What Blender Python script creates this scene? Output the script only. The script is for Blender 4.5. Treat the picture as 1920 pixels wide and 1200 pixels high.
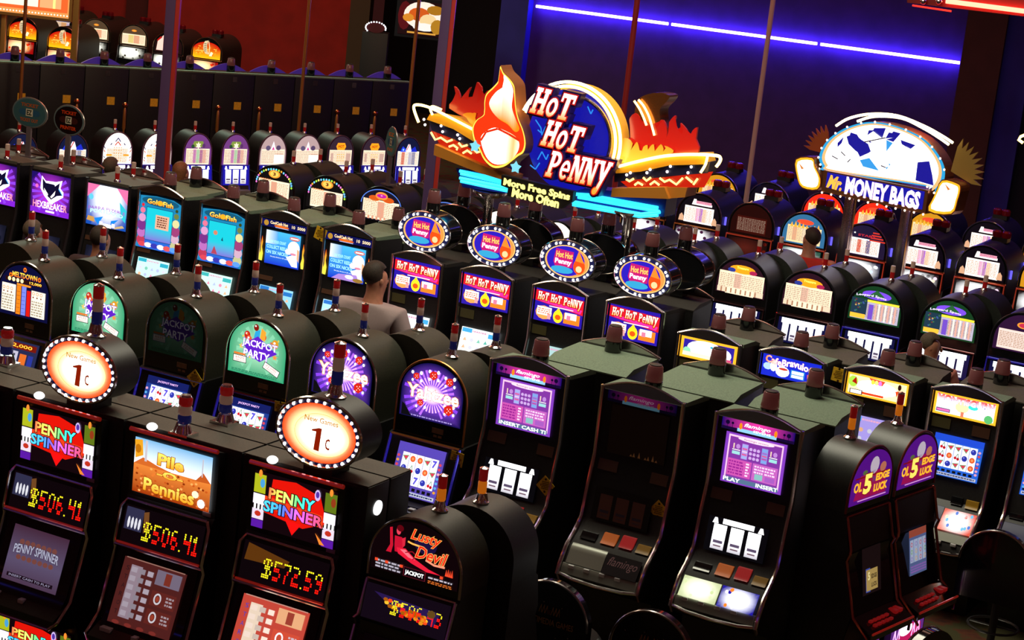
import bpy, bmesh, math, random
import numpy as np
from mathutils import Vector, Matrix
random.seed(7)
for o in list(bpy.data.objects): bpy.data.objects.remove(o)
scene=bpy.context.scene
COL=scene.collection
R_=math.radians
# ------------------------------------------------------------------ camera
F_PX=3726.0; PITCH=R_(12.58); ROLL=R_(6.37); CAM_H=5.37
_w=Vector((0,math.cos(PITCH),-math.sin(PITCH))); _up=Vector((0,math.sin(PITCH),math.cos(PITCH))); _rt=Vector((1,0,0))
_r=math.cos(ROLL)*_rt+math.sin(ROLL)*_up; _u=-math.sin(ROLL)*_rt+math.cos(ROLL)*_up
CAMP=Vector((0,0,CAM_H))
cd=bpy.data.cameras.new('camera'); cam=bpy.data.objects.new('camera',cd); COL.objects.link(cam)
cd.sensor_fit='HORIZONTAL'; cd.sensor_width=36.0; cd.lens=36.0*F_PX/1920.0; cd.clip_end=200
M=Matrix(((_r.x,_u.x,-_w.x,0),(_r.y,_u.y,-_w.y,0),(_r.z,_u.z,-_w.z,CAM_H),(0,0,0,1)))
cam.matrix_world=M; scene.camera=cam
# ------------------------------------------------------------------ world, exposure, lights
vs=scene.view_settings; vs.view_transform='Standard'; vs.look='None'; vs.gamma=1; vs.use_curve_mapping=False; vs.exposure=0.0
wd=bpy.data.worlds.new('hall_ambience'); scene.world=wd; wd.use_nodes=True
# stand-in for the unseen hall: dark red haze and made-up lamp spots for reflections
_nt=wd.node_tree; _bg=_nt.nodes['Background']; _tc=_nt.nodes.new('ShaderNodeTexCoord'); _vo=_nt.nodes.new('ShaderNodeTexVoronoi'); _vo.inputs['Scale'].default_value=9
_mr=_nt.nodes.new('ShaderNodeMapRange'); _mr.inputs[1].default_value=.10; _mr.inputs[2].default_value=.22; _mr.inputs[3].default_value=1; _mr.inputs[4].default_value=0
_hs=_nt.nodes.new('ShaderNodeHueSaturation'); _hs.inputs['Saturation'].default_value=.75; _hs.inputs['Value'].default_value=1.0
_mx=_nt.nodes.new('ShaderNodeMix'); _mx.data_type='RGBA'; _mx.inputs[6].default_value=(.040,.009,.008,1)
_rp=_nt.nodes.new('ShaderNodeValToRGB'); _e=_rp.color_ramp.elements; _rp.color_ramp.interpolation='CONSTANT'
_e[0].color=(2.2,.16,.08,1); _e[1].position=.35; _e[1].color=(2.4,2.0,1.7,1)
for _p,_c in ((.62,(.25,.22,2.4,1)),(.78,(2.4,1.1,.3,1))): _q=_e.new(_p); _q.color=_c
_sp=_nt.nodes.new('ShaderNodeSeparateColor'); _L=_nt.links
_L.new(_tc.outputs['Generated'],_vo.inputs['Vector']); _L.new(_vo.outputs['Distance'],_mr.inputs[0]); _L.new(_vo.outputs['Color'],_sp.inputs[0]); _L.new(_sp.outputs[0],_rp.inputs['Fac'])
_L.new(_mr.outputs[0],_mx.inputs[0]); _L.new(_rp.outputs['Color'],_mx.inputs[7]); _L.new(_mx.outputs[2],_bg.inputs[0]); _bg.inputs[1].default_value=.62
def light(name,kind,loc,energy,color,size=1,size_y=None,rot=(0,0,0),spot=None):
    l=bpy.data.lights.new(name,kind); l.energy=energy; l.color=color
    if kind=='AREA':
        l.size=size
        if size_y: l.shape='RECTANGLE'; l.size_y=size_y
    elif kind=='SPOT': l.spot_size=spot or 1.2; l.spot_blend=.6; l.shadow_soft_size=size
    else: l.shadow_soft_size=size
    o=bpy.data.objects.new(name,l); COL.objects.link(o); o.location=loc; o.rotation_euler=rot
    return o
PHI=R_(26.7)
RA=Vector((-4.007,15.905,0)); HR=Vector((math.cos(PHI),-math.sin(PHI),0)); HB=Vector((math.sin(PHI),math.cos(PHI),0))
def hall(a,b,z=0): return RA+HR*a+HB*b+Vector((0,0,z))
# soffit strip lights of the hall ceiling (above and outside the view)
light('ceiling_downlight','AREA',hall(4.2,1.4,7.5),350,(1,.95,.74),3,3)
light('ceiling_downlight','AREA',hall(-2.2,-.4,7.5),190,(1,.82,.56),2.5,2.5)
light('ceiling_downlight','AREA',hall(-2.5,5,7.5),110,(1,.26,.16),3,3)
light('ceiling_downlight','AREA',hall(3.5,7,7.5),32,(1,.45,.28),3,3)
light('ceiling_strip','AREA',hall(2,8.2,6.5),22,(.70,1,.75),10,.18,rot=(0,0,-PHI))
light('ceiling_strip','AREA',hall(1.5,10.0,6.5),55,(1,.07,.04),12,.25,rot=(0,0,-PHI))
light('ceiling_strip','AREA',hall(5,12.5,6.0),60,(.14,.10,1),9,.3,rot=(0,0,-PHI))
light('ceiling_downlight','AREA',Vector((-7,31,7)),330,(.75,1,.75),3,2)
light('ceiling_downlight','AREA',Vector((-6.5,35.5,8)),170,(1,.22,.12),4,2,rot=(R_(25),0,0))
light('ceiling_downlight','AREA',Vector((-1,28,7.5)),45,(1,.42,.16),4,2)
light('ceiling_spot','SPOT',Vector((-3,21,7)),260,(1,.55,.25),.3,rot=(R_(62),0,R_(8)),spot=1.1)

# ------------------------------------------------------------------ colour helpers
def lin(h,k=1.0):
    h=h.lstrip('#'); h=h if len(h)==6 else ''.join(c*2 for c in h); out=[]
    for i in (0,2,4):
        c=int(h[i:i+2],16)/255; out.append((c/12.92 if c<=.04045 else ((c+.055)/1.055)**2.4)*k)
    return tuple(out)
def mixc(a,b,t):
    t=max(0,min(1,t)); return tuple(a[i]*(1-t)+b[i]*t for i in range(3))
# ------------------------------------------------------------------ materials
MATS={}
def mat(name,base=(.02,.02,.02),rough=.5,metal=0,emit=None,es=0,noise=0,nscale=20,coat=0,trans=0,alpha=1,bump=0,spec=.5,sample=False):
    if name in MATS: return MATS[name]
    m=bpy.data.materials.new(name); m.use_nodes=True; nt=m.node_tree; p=nt.nodes['Principled BSDF']
    p.inputs['Base Color'].default_value=(*base,1); p.inputs['Roughness'].default_value=rough; p.inputs['Metallic'].default_value=metal
    p.inputs['Coat Weight'].default_value=coat; p.inputs['Transmission Weight'].default_value=trans; p.inputs['Alpha'].default_value=alpha
    p.inputs['Specular IOR Level'].default_value=spec
    if emit: p.inputs['Emission Color'].default_value=(*emit,1); p.inputs['Emission Strength'].default_value=es
    if noise:
        tc=nt.nodes.new('ShaderNodeTexCoord'); n=nt.nodes.new('ShaderNodeTexNoise'); n.inputs['Scale'].default_value=nscale; n.inputs['Detail'].default_value=4
        r=nt.nodes.new('ShaderNodeValToRGB')
        r.color_ramp.elements[0].color=(*[c*(1-noise) for c in base],1); r.color_ramp.elements[1].color=(*[min(1,c*(1+noise)) for c in base],1)
        r.color_ramp.elements[0].position=.35; r.color_ramp.elements[1].position=.65
        nt.links.new(tc.outputs['Object'],n.inputs['Vector']); nt.links.new(n.outputs['Fac'],r.inputs['Fac']); nt.links.new(r.outputs['Color'],p.inputs['Base Color'])
        if bump:
            b=nt.nodes.new('ShaderNodeBump'); b.inputs['Strength'].default_value=bump; b.inputs['Distance'].default_value=.002
            nt.links.new(n.outputs['Fac'],b.inputs['Height']); nt.links.new(b.outputs['Normal'],p.inputs['Normal'])
    if not sample: m.cycles.emission_sampling='NONE'
    MATS[name]=m; return m
def attrmat(name,lit,sample=False):
    m=bpy.data.materials.new(name); m.use_nodes=True; nt=m.node_tree; p=nt.nodes['Principled BSDF']
    a=nt.nodes.new('ShaderNodeAttribute'); a.attribute_name='Col'
    if lit:
        p.inputs['Base Color'].default_value=(.01,.01,.01,1); nt.links.new(a.outputs['Color'],p.inputs['Emission Color']); p.inputs['Emission Strength'].default_value=1.0
        p.inputs['Roughness'].default_value=.2
    else:
        nt.links.new(a.outputs['Color'],p.inputs['Base Color']); p.inputs['Roughness'].default_value=.35
    m.cycles.emission_sampling='AUTO' if sample else 'NONE'
    MATS[name]=m; return m
LIT=attrmat('backlit_graphic',True); PRINT=attrmat('printed_graphic',False); NEONG=attrmat('sign_graphic',True,False)
BLK=mat('black_laminate',(.010,.009,.009),.45,noise=.3,nscale=60)
GLOSSB=mat('black_gloss',(.006,.006,.007),.12,coat=.4)
BARREL=mat('barrel_vinyl',(.027,.027,.017),.5,noise=.2,nscale=90,bump=.15)
BARRELG=mat('barrel_gloss_vinyl',(.016,.019,.015),.42,noise=.2,nscale=90)
BARRELN=mat('barrel_navy',(.020,.022,.060),.35,noise=.2,nscale=60)
TOPD=mat('cabinet_top_dark',(.026,.020,.017),.6,noise=.15,nscale=80)
TOPG=mat('cabinet_top_grey_green',(.155,.215,.145),.75,noise=.15,nscale=80,bump=.2)
TOPR=mat('cabinet_top_brown',(.085,.075,.058),.6,noise=.15,nscale=80,bump=.2)
CHROME=mat('chrome',(.92,.88,.86),.16,1)
GOLD=mat('polished_brass',(.75,.30,.08),.32,.75)
DCHROME=mat('dark_chrome',(.62,.56,.56),.20,1)
BLUECH=mat('blue_glow_chrome',(.12,.12,.65),.18,1,emit=(.03,.02,.4),es=.35)  # chrome trim is no lamp; a faint blue glow is added to it
SILV=mat('brushed_silver',(.30,.31,.27),.38,.6)
TAG=mat('yellow_card',(.85,.50,.015),.6,noise=.12,nscale=40)
TAN=mat('tan_label',(.20,.095,.045),.6,noise=.15,nscale=50)
WHITEP=mat('white_plastic',(.6,.6,.6),.4)
LRED=mat('red_lens',(.30,.006,.006),.25,emit=(.45,.01,.01),es=.16,trans=.2)
LWHT=mat('white_lens',(.5,.35,.28),.3,emit=(.5,.28,.2),es=.10,trans=.2)
LWON=mat('white_lens_on',(.9,.9,.9),.3,emit=(1,.8,.7),es=2.2)
LBLU=mat('blue_lens',(.012,.016,.10),.25,emit=(.02,.03,.25),es=.10,trans=.2)
LORG=mat('orange_lens',(.55,.16,.01),.25,emit=(.8,.22,.01),es=.35,trans=.2)
CLEAR=mat('clear_acrylic',(.8,.75,.75),.06,trans=.9,alpha=.35)
LPINK=mat('smoked_pink_lens',(.15,.062,.066),.22,emit=(.30,.06,.05),es=.10,trans=.15)
DKRED=mat('dark_red_lens',(.10,.001,.003),.25,emit=(.35,.0,.01),es=.04)
ORANGEG=mat('orange_enamel',(.70,.28,.02),.35,emit=None)
# ------------------------------------------------------------------ mesh builder
class MB:
    def __init__(s): s.v=[]; s.f=[]
    def add(s,v,f):
        n=len(s.v); s.v+= [tuple(p) for p in v]; s.f+=[tuple(i+n for i in q) for q in f]; return s
    def box(s,x0,x1,y0,y1,z0,z1,c=0):
        if c<=0:
            return s.add([(x0,y0,z0),(x1,y0,z0),(x1,y1,z0),(x0,y1,z0),(x0,y0,z1),(x1,y0,z1),(x1,y1,z1),(x0,y1,z1)],
              [(0,3,2,1),(4,5,6,7),(0,1,5,4),(1,2,6,5),(2,3,7,6),(3,0,4,7)])
        bm=bmesh.new(); bmesh.ops.create_cube(bm,size=1)
        for v in bm.verts: v.co=Vector(((x0+x1)/2+v.co.x*(x1-x0),(y0+y1)/2+v.co.y*(y1-y0),(z0+z1)/2+v.co.z*(z1-z0)))
        bmesh.ops.bevel(bm,geom=list(bm.edges),offset=c,segments=2,affect='EDGES',profile=.6)
        bm.verts.index_update()
        s.add([v.co[:] for v in bm.verts],[[v.index for v in f.verts] for f in bm.faces]); bm.free(); return s
    def prism(s,pts,y0,y1):      # outline in x,z extruded along y
        n=len(pts); v=[(x,y0,z) for x,z in pts]+[(x,y1,z) for x,z in pts]
        f=[tuple(range(n)),tuple(range(2*n-1,n-1,-1))]+[(i,i+n,(i+1)%n+n,(i+1)%n) for i in range(n)]
        return s.add(v,f)
    def prismx(s,pts,x0,x1):     # outline in y,z extruded along x
        n=len(pts); v=[(x0,y,z) for y,z in pts]+[(x1,y,z) for y,z in pts]
        f=[tuple(range(n)),tuple(range(2*n-1,n-1,-1))]+[(i,i+n,(i+1)%n+n,(i+1)%n) for i in range(n)]
        return s.add(v,f)
    def tube(s,P,r,n=8,closed=False,rs=None):
        P=[Vector(p) for p in P]; m=len(P); base=len(s.v); prev=None
        for i,p in enumerate(P):
            if closed: t=(P[(i+1)%m]-P[i-1])
            else: t=(P[min(i+1,m-1)]-P[max(i-1,0)])
            t.normalize()
            if prev is None:
                a=Vector((0,0,1)) if abs(t.z)<.9 else Vector((0,1,0)); nx=t.cross(a).normalized()
            else:
                nx=(prev-t*prev.dot(t)).normalized()
            prev=nx; ny=t.cross(nx); rr=rs[i] if rs else r
            for k in range(n):
                an=2*math.pi*k/n; q=p+nx*math.cos(an)*rr+ny*math.sin(an)*rr; s.v.append(tuple(q))
        for i in range(m if closed else m-1):
            j=(i+1)%m
            for k in range(n):
                s.f.append((base+i*n+k,base+i*n+(k+1)%n,base+j*n+(k+1)%n,base+j*n+k))
        if not closed:
            s.f.append(tuple(base+k for k in range(n))[::-1]); s.f.append(tuple(base+(m-1)*n+k for k in range(n)))
        return s
    def lathe(s,prof,c=(0,0,0),n=16,axis='z',sx=1,sy=1):
        base=len(s.v); m=len(prof)
        for r,z in prof:
            for k in range(n):
                a=2*math.pi*k/n; x,y=r*math.cos(a)*sx,r*math.sin(a)*sy
                p=(x,y,z) if axis=='z' else (x,z,y)
                s.v.append((c[0]+p[0],c[1]+p[1],c[2]+p[2]))
        for i in range(m-1):
            for k in range(n): s.f.append((base+i*n+k,base+i*n+(k+1)%n,base+(i+1)*n+(k+1)%n,base+(i+1)*n+k))
        s.f.append(tuple(base+k for k in range(n))[::-1]); s.f.append(tuple(base+(m-1)*n+k for k in range(n)))
        return s
    def ball(s,c,r,n=10,sz=1):
        prof=[(max(.0005,r*math.sin(math.pi*i/8)),-r*sz*math.cos(math.pi*i/8)) for i in range(9)]
        return s.lathe(prof,c,n)
    def mesh(s,name,m,smooth=35):
        me=bpy.data.meshes.new(name); me.from_pydata(s.v,[],s.f); me.update()
        bm=bmesh.new(); bm.from_mesh(me); bmesh.ops.recalc_face_normals(bm,faces=bm.faces); bm.to_mesh(me); bm.free()
        if smooth:
            me.polygons.foreach_set('use_smooth',[True]*len(me.polygons)); me.set_sharp_from_angle(angle=R_(smooth))
        me.materials.append(m); return me
# ------------------------------------------------------------------ flat artwork: shapes and lettering as geometry with its own colours
_G={}
def glyph(sx,off=0.0,shear=0.0):
    key=(sx,off,shear)
    if key in _G: return _G[key]
    cu=bpy.data.curves.new('lettering','FONT'); cu.body=sx; cu.offset=off; cu.shear=shear; cu.resolution_u=2
    ob=bpy.data.objects.new('lettering',cu); COL.objects.link(ob)
    me=bpy.data.meshes.new_from_object(ob)
    v=[tuple(p.co[:2]) for p in me.vertices]; f=[tuple(p.vertices) for p in me.polygons]
    bpy.data.objects.remove(ob); bpy.data.curves.remove(cu); bpy.data.meshes.remove(me)
    _G[key]=(v,f); return _G[key]
class Art:
    """2D artwork. u runs 0..1 over the width, v 0..H over the height (same scale)."""
    def __init__(s,x0,x1,z0,z1,y=-.012,prof=None,eps=.0003):
        s.x0,s.z0,s.s=x0,z0,(x1-x0); s.H=(z1-z0)/(x1-x0); s.y=y; s.prof=None; s.eps=eps
        if prof:   # a flat pane leaning with the front it covers
            y0,y1=prof(z0),prof(z1); ch=lambda z:y0+(y1-y0)*(z-z0)/(z1-z0)
            gap=max(ch(z0+(z1-z0)*i/12)-prof(z0+(z1-z0)*i/12) for i in range(13)); s.prof=lambda z:ch(z)-gap
        s.v=[]; s.f=[]; s.c=[]; s.L=0; s.cl=None
    def _p(s,u,v):
        x=s.x0+u*s.s; z=s.z0+v*s.s; y=s.y-s.L*s.eps
        if s.prof: y+=s.prof(z)
        return (x,y,z)
    def poly(s,pts,col,up=True,pc=None):
        if up: s.L+=1
        n=len(s.v); s.v+=[s._p(u,v) for u,v in pts]; s.f.append(tuple(range(n,n+len(pts))))
        for i,(u,v) in enumerate(pts): s.c.append(pc[i] if pc else (col(u,v) if callable(col) else col))
        return s
    def rect(s,a,b,c,d,col,nu=1,nv=1,up=True):
        if nu==1 and nv==1: return s.poly([(a,c),(b,c),(b,d),(a,d)],col,up)
        if up: s.L+=1
        for i in range(nu):
            for j in range(nv):
                s.poly([(a+(b-a)*i/nu,c+(d-c)*j/nv),(a+(b-a)*(i+1)/nu,c+(d-c)*j/nv),(a+(b-a)*(i+1)/nu,c+(d-c)*(j+1)/nv),(a+(b-a)*i/nu,c+(d-c)*(j+1)/nv)],col,False)
        return s
    def ell(s,cx,cy,rx,ry,col,n=20,rot=0,up=True,rings=1,fn=None):
        if up: s.L+=1
        cr,sr=math.cos(rot),math.sin(rot)
        def pt(k,q):
            a=2*math.pi*k/n; x,y=rx*q*math.cos(a),ry*q*math.sin(a); return (cx+x*cr-y*sr,cy+x*sr+y*cr)
        if fn is None: return s.poly([pt(k,1) for k in range(n)],col,False)
        for i in range(rings):
            q0,q1=i/rings,(i+1)/rings
            for k in range(n):
                if i==0: s.poly([pt(0,0),pt(k,q1),pt(k+1,q1)],None,False,[fn(0),fn(q1),fn(q1)])
                else: s.poly([pt(k,q0),pt(k,q1),pt(k+1,q1),pt(k+1,q0)],None,False,[fn(q0),fn(q1),fn(q1),fn(q0)])
        return s
    def ring(s,cx,cy,rx,ry,w,col,n=28,a0=0,a1=2*math.pi):
        s.L+=1
        for k in range(n):
            a=a0+(a1-a0)*k/n; b=a0+(a1-a0)*(k+1)/n
            s.poly([(cx+(rx-w)*math.cos(a),cy+(ry-w)*math.sin(a)),(cx+rx*math.cos(a),cy+ry*math.sin(a)),(cx+rx*math.cos(b),cy+ry*math.sin(b)),(cx+(rx-w)*math.cos(b),cy+(ry-w)*math.sin(b))],col,False)
        return s
    def line(s,P,w,col):
        s.L+=1
        for (a,b),(c,d) in zip(P[:-1],P[1:]):
            l=math.hypot(c-a,d-b) or 1e-6; nx,ny=-(d-b)/l*w/2,(c-a)/l*w/2
            s.poly([(a+nx,b+ny),(a-nx,b-ny),(c-nx,d-ny),(c+nx,d+ny)],col,False)
        return s
    def burst(s,cx,cy,r0,r1,n,col,clip=None,w=.5):
        s.L+=1
        for k in range(n):
            a=2*math.pi*k/n; b=a+2*math.pi/n*w; q=r1
            P=[(cx+r0*math.cos(a),cy+r0*math.sin(a)),(cx+q*math.cos(a),cy+q*math.sin(a)),(cx+q*math.cos(b),cy+q*math.sin(b))]
            if clip and not all(clip(*p) for p in P): continue
            s.poly(P,col,False)
        return s
    def text(s,t,cx,cy,w,h,col,off=0,out=None,oo=.035,shear=0,warp=None,rot=0):
        v0,f0=glyph(t,off,shear)
        if not v0: return s
        xs=[p[0] for p in v0]; ys=[p[1] for p in v0]; mx,my=(min(xs)+max(xs))/2,(min(ys)+max(ys))/2
        kx=w/max(1e-6,max(xs)-min(xs)); ky=h/max(1e-6,max(ys)-min(ys))
        cr,sr=math.cos(rot),math.sin(rot)
        def emit(v,f,c,L):
            s.L+=L
            for q in f:
                P=[]
                for i in q:
                    x=(v[i][0]-mx)*kx; y=(v[i][1]-my)*ky
                    if warp: x,y=warp(x/w*2,y/h*2,x,y)
                    P.append((cx+x*cr-y*sr,cy+x*sr+y*cr,x/w+.5,y/h+.5))
                s.poly([(p[0],p[1]) for p in P],None,False,[c(p[2],p[3]) if callable(c) else c for p in P])
        if out is not None:
            v1,f1=glyph(t,off+oo,shear); emit(v1,f1,out,1)
        emit(v0,f0,col,1); return s
    def arch(s,col,spring,m=0.0,n=18,up=True):   # arch-topped background filling the panel
        hw=.5-m; P=[(m,m),(1-m,m),(1-m,spring)]
        for k in range(1,n): a=math.pi*k/n; P.append((.5+hw*math.cos(a),spring+(s.H-m-spring)*math.sin(a)))
        P.append((m,spring))
        if callable(col):
            if up: s.L+=1
            c=(.5,s.H*.45)
            for i in range(len(P)): s.poly([c,P[i],P[(i+1)%len(P)]],col,False)
            return s
        return s.poly(P,col,up)
    def mesh(s,name,m):
        me=bpy.data.meshes.new(name); me.from_pydata(s.v,[],s.f); me.update()
        ca=me.color_attributes.new('Col','FLOAT_COLOR','CORNER')
        arr=np.ones((len(s.c),4),dtype=np.float32); arr[:,:3]=np.array(s.c,dtype=np.float32); 
        order=np.array([l.vertex_index for l in me.loops]); ca.data.foreach_set('color',arr[order].ravel())
        me.materials.append(m); return me
W1=(1.6,1.6,1.6); WH=(2.6,2.6,2.6); K0=(.004,.004,.006)
# ------------------------------------------------------------------ objects
def ob(name,me,parent=None,label=None,kind=None,cat=None,group=None):
    o=bpy.data.objects.new(name,me); COL.objects.link(o)
    if parent is not None: o.parent=parent
    for k,v in (('label',label),('kind',kind),('category',cat),('group',group)):
        if v: o[k]=v
    return o
class Kit:
    """A kind of thing: list of parts (name, mesh, parent index, label)."""
    def __init__(s): s.p=[]
    def add(s,name,me,parent=None,label=None): s.p.append((name,me,parent,label)); return len(s.p)-1
    def place(s,name,loc,rot,label,cat,group=None):
        if group is None and len(s.p)<7 and 'back' in label: group='backs of machines facing away'
        e=bpy.data.objects.new(name,None); e.empty_display_size=.1; COL.objects.link(e)
        e.location=loc; e.rotation_euler=(0,0,rot); e['label']=label; e['category']=cat
        if group: e['group']=group
        objs=[]
        for n,me,pa,lb in s.p:
            o=bpy.data.objects.new(n,me); COL.objects.link(o); o.parent=e if pa is None else objs[pa]
            if lb: o['label']=lb
            objs.append(o)
        return e
# ------------------------------------------------------------------ artwork designs
C=lin
def grad(c0,c1,H=1.0): return lambda u,v: mixc(c0,c1,v/H)
def words(a,x0,x1,y0,y1,rows,col,cols=1,seed=1):
    """rows of small print, drawn as short bars"""
    rn=random.Random(seed); a.L+=1
    for c in range(cols):
        xa=x0+(x1-x0)*c/cols; xb=x0+(x1-x0)*(c+1)/cols-.01
        for r in range(rows):
            y=y1-(y1-y0)*(r+.5)/rows; h=(y1-y0)/rows*.28; x=xa
            while x<xb-.01:
                w=min(xb-x,rn.uniform(.02,.06)); a.poly([(x,y-h),(x+w,y-h),(x+w,y+h),(x,y+h)],col,False); x+=w+.012
def star(a,cx,cy,r,col,n=5,q=.45,rot=0):
    P=[]
    for k in range(2*n):
        rr=r if k%2==0 else r*q; an=math.pi/2+rot+math.pi*k/n; P.append((cx+rr*math.cos(an),cy+rr*math.sin(an)))
    a.L+=1; c=(cx,cy)
    for i in range(len(P)): a.poly([c,P[i],P[(i+1)%len(P)]],col,False)
ARCHBOX=(-.262,.262,1.385,1.822); ARCH2=(-.265,.265,1.462,1.826)
def arch_art(box=ARCHBOX,**k): return Art(*box,**k)
def art_party(on=1):
    a=arch_art(); sp=.40; k=1.05 if on else .014
    g0,g1=C('#2fa876',k),C('#b8f0c8',k*1.1)
    a.arch(lambda u,v: mixc(g1,g0,(math.hypot(u-.5,v-.4))*1.9),sp,n=26)
    cen=C('#d8ffe4',k)
    inside=lambda u,v: .03<u<.97 and .03<v<a.H-.03 and (v<sp or math.hypot((u-.5)/.47,(v-sp)/(a.H-.03-sp))<1)
    a.burst(.5,.4,.1,.38,18,C('#8fe0b4',k),inside)
    for cx,cy,r,c in ((.30,.60,.055,'#d02818'),(.45,.74,.045,'#8c1a10'),(.80,.55,.06,'#e8a020'),(.60,.62,.04,'#e04820'),(.34,.545,.05,'#e86040')):
        a.ell(cx,cy,r,r*1.15,C(c,k),14); a.ell(cx-.012,cy+.02,r*.35,r*.3,C('#ffffff',k*1.2),8)
    a.poly([(.42,.58),(.52,.60),(.53,.72),(.44,.68)],C('#2aa0d8',k*1.2)); a.poly([(.53,.58),(.62,.56),(.63,.70),(.55,.75)],C('#f0a030',k*1.2))
    for i in range(14):
        rn=random.Random(i); x=rn.uniform(.12,.88); y=rn.uniform(.2,.62); a.rect(x,x+.022,y,y+.03,C(rn.choice(['#ffd24a','#ff8a3a','#38b6e8','#e84848','#ffffff']),k))
    star(a,.22,.42,.05,C('#ffd860',k)); star(a,.82,.36,.05,C('#ff9a50',k))
    a.poly([(.24,.47),(.36,.53),(.50,.62),(.66,.52),(.86,.42),(.70,.33),(.56,.24),(.40,.30)],C('#5a1fb8',k*1.3))
    wv=C('#fff4ff',k*2.2); pu=C('#6a20c8',k*1.2)
    a.text('JACKPOT',.54,.48,.62,.135,wv,off=.015,out=pu,oo=.05,rot=-.02); a.text('PARTY',.50,.335,.46,.12,wv,off=.015,out=pu,oo=.05,rot=-.02)
    a.rect(.09,.33,.17,.28,K0); a.rect(.10,.32,.18,.27,C('#fff4e8',k*1.4)); a.text('6525',.21,.242,.15,.036,C('#d02018',k)); a.text('CREDITS',.21,.20,.19,.024,C('#a01810',k)); a.rect(.10,.31,.285,.315,C('#f08030',k))
    q=-.38
    def rr(x,y): return (.78+x*math.cos(q)-y*math.sin(q),.17+x*math.sin(q)+y*math.cos(q))
    a.poly([rr(-.15,-.055),rr(.15,-.055),rr(.15,.055),rr(-.15,.055)],K0); a.poly([rr(-.14,-.045),rr(.14,-.045),rr(.14,.045),rr(-.14,.045)],C('#fff4e8',k*1.4))
    a.text('22,000',*rr(-.01,.016),.20,.036,C('#d02018',k),rot=q); a.text('CREDITS',*rr(-.01,-.022),.2,.024,C('#a01810',k),rot=q)
    words(a,.08,.9,.03,.075,2,C('#2a8060',k),1,5)
    return a.mesh('party_glass',LIT)
def art_dice():
    a=arch_art(); sp=.40
    a.arch(lambda u,v: mixc(C('#8a4ae8',1.6),C('#0c0c48',1.0),math.hypot(u-.5,v-.38)*2.3),sp,n=26)
    inside=lambda u,v: .04<u<.96 and .04<v<a.H-.03 and (v<sp or math.hypot((u-.5)/.46,(v-sp)/(a.H-.04-sp))<1)
    for r,c in ((.46,'#7a3ae0'),(.36,'#a860ff'),(.26,'#d8a0ff')): a.burst(.5,.38,.05,r,30,C(c,1.6),inside)
    a.ell(.5,.38,.19,.15,None,24,fn=lambda q: mixc((2.2,1.9,2.8),C('#a060f0',1.5),q**1.1),rings=4)
    for cx,cy,s in ((.50,.66,.065),(.23,.60,.05),(.77,.62,.06),(.80,.22,.075),(.34,.24,.05)):
        for dx,dy,r in ((-.07,.05,.022),(.07,.06,.024),(-.06,-.06,.018),(.08,-.05,.02)): a.ell(cx+dx,cy+dy,r,r*1.2,C('#f4f0ff',1.8),8)
        a.poly([(cx-s,cy-s*.5),(cx+s*.1,cy-s),(cx+s,cy-s*.2),(cx+s*.7,cy+s),(cx-s*.3,cy+s),(cx-s,cy+s*.5)],C('#e02818',1.1))
        for dx,dy in ((-.3,.3),(.3,.4),(0,0),(-.3,-.4),(.4,-.2)): a.ell(cx+dx*s,cy+dy*s,s*.12,s*.12,C('#ffd0c0',1.6),6)
    a.text('Yahtzee',.53,.40,.84,.19,lambda u,v: mixc(C('#ff9c20',2.0),(3,3,2.8),min(1,.15+u*1.9 if u<.45 else 1.3-(u-.45)*1.2)),off=.025,out=C('#d87818',1.3),oo=.03)
    words(a,.1,.9,.03,.06,1,C('#c0a8ff',.9),1,8)
    a.poly([(.05,.02),(.22,.02),(.10,.17),(.05,.2)],K0)
    return a.mesh('dice_glass',LIT)
def art_meltdown():
    a=arch_art(); sp=.40; o=C('#ff9a20',1.7)
    a.arch(C('#080c3a',1),sp,n=24)
    a.text('MELTDOWN',.5,.665,.50,.085,grad(C('#ff5a10',1.5),C('#ffd040',2)),off=.02)
    for x,y in ((.5,.765),(.22,.64),(.80,.66)): a.ell(x,y,.035,.04,C('#e87018',1.2),10); a.ell(x,y,.015,.015,K0,6)
    a.rect(.12,.86,.55,.61,C('#301008',1))
    for i in range(4): a.ell(.2+i*.085,.58,.032,.034,C('#ffe8a0',1.8),10)
    a.text('12,000',.73,.575,.24,.05,grad(C('#ff8a10',1.6),C('#ffe060',2)),off=.02)
    a.rect(.06,.34,.06,.50,C('#fff0d8',1.35)); a.rect(.66,.94,.05,.47,C('#fff0d8',1.35))
    a.rect(.36,.45,.04,.5,C('#e88018',1.3)); a.rect(.465,.555,.04,.5,C('#7a88f0',1.2)); a.rect(.57,.645,.04,.45,C('#e01810',1.2)); a.rect(.36,.64,.505,.535,C('#ff9020',1.3))
    for i in range(6): a.rect(.37,.44,.08+i*.065,.085+i*.065,C('#803008',1)); a.rect(.475,.545,.08+i*.065,.085+i*.065,C('#2a30a0',1))
    words(a,.08,.32,.08,.34,6,C('#b8a890',1.0),1,3); words(a,.68,.92,.07,.32,6,C('#b8a890',1.0),1,4)
    for i in range(3):
        for x0 in (.11,.71): a.ring(x0+i*.08,.43,.028,.028,.01,C('#ff9060',1.2),10); a.ell(x0+i*.08,.37,.016,.014,C('#803020',1),6)
    return a.mesh('pay_glass',LIT)
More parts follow.
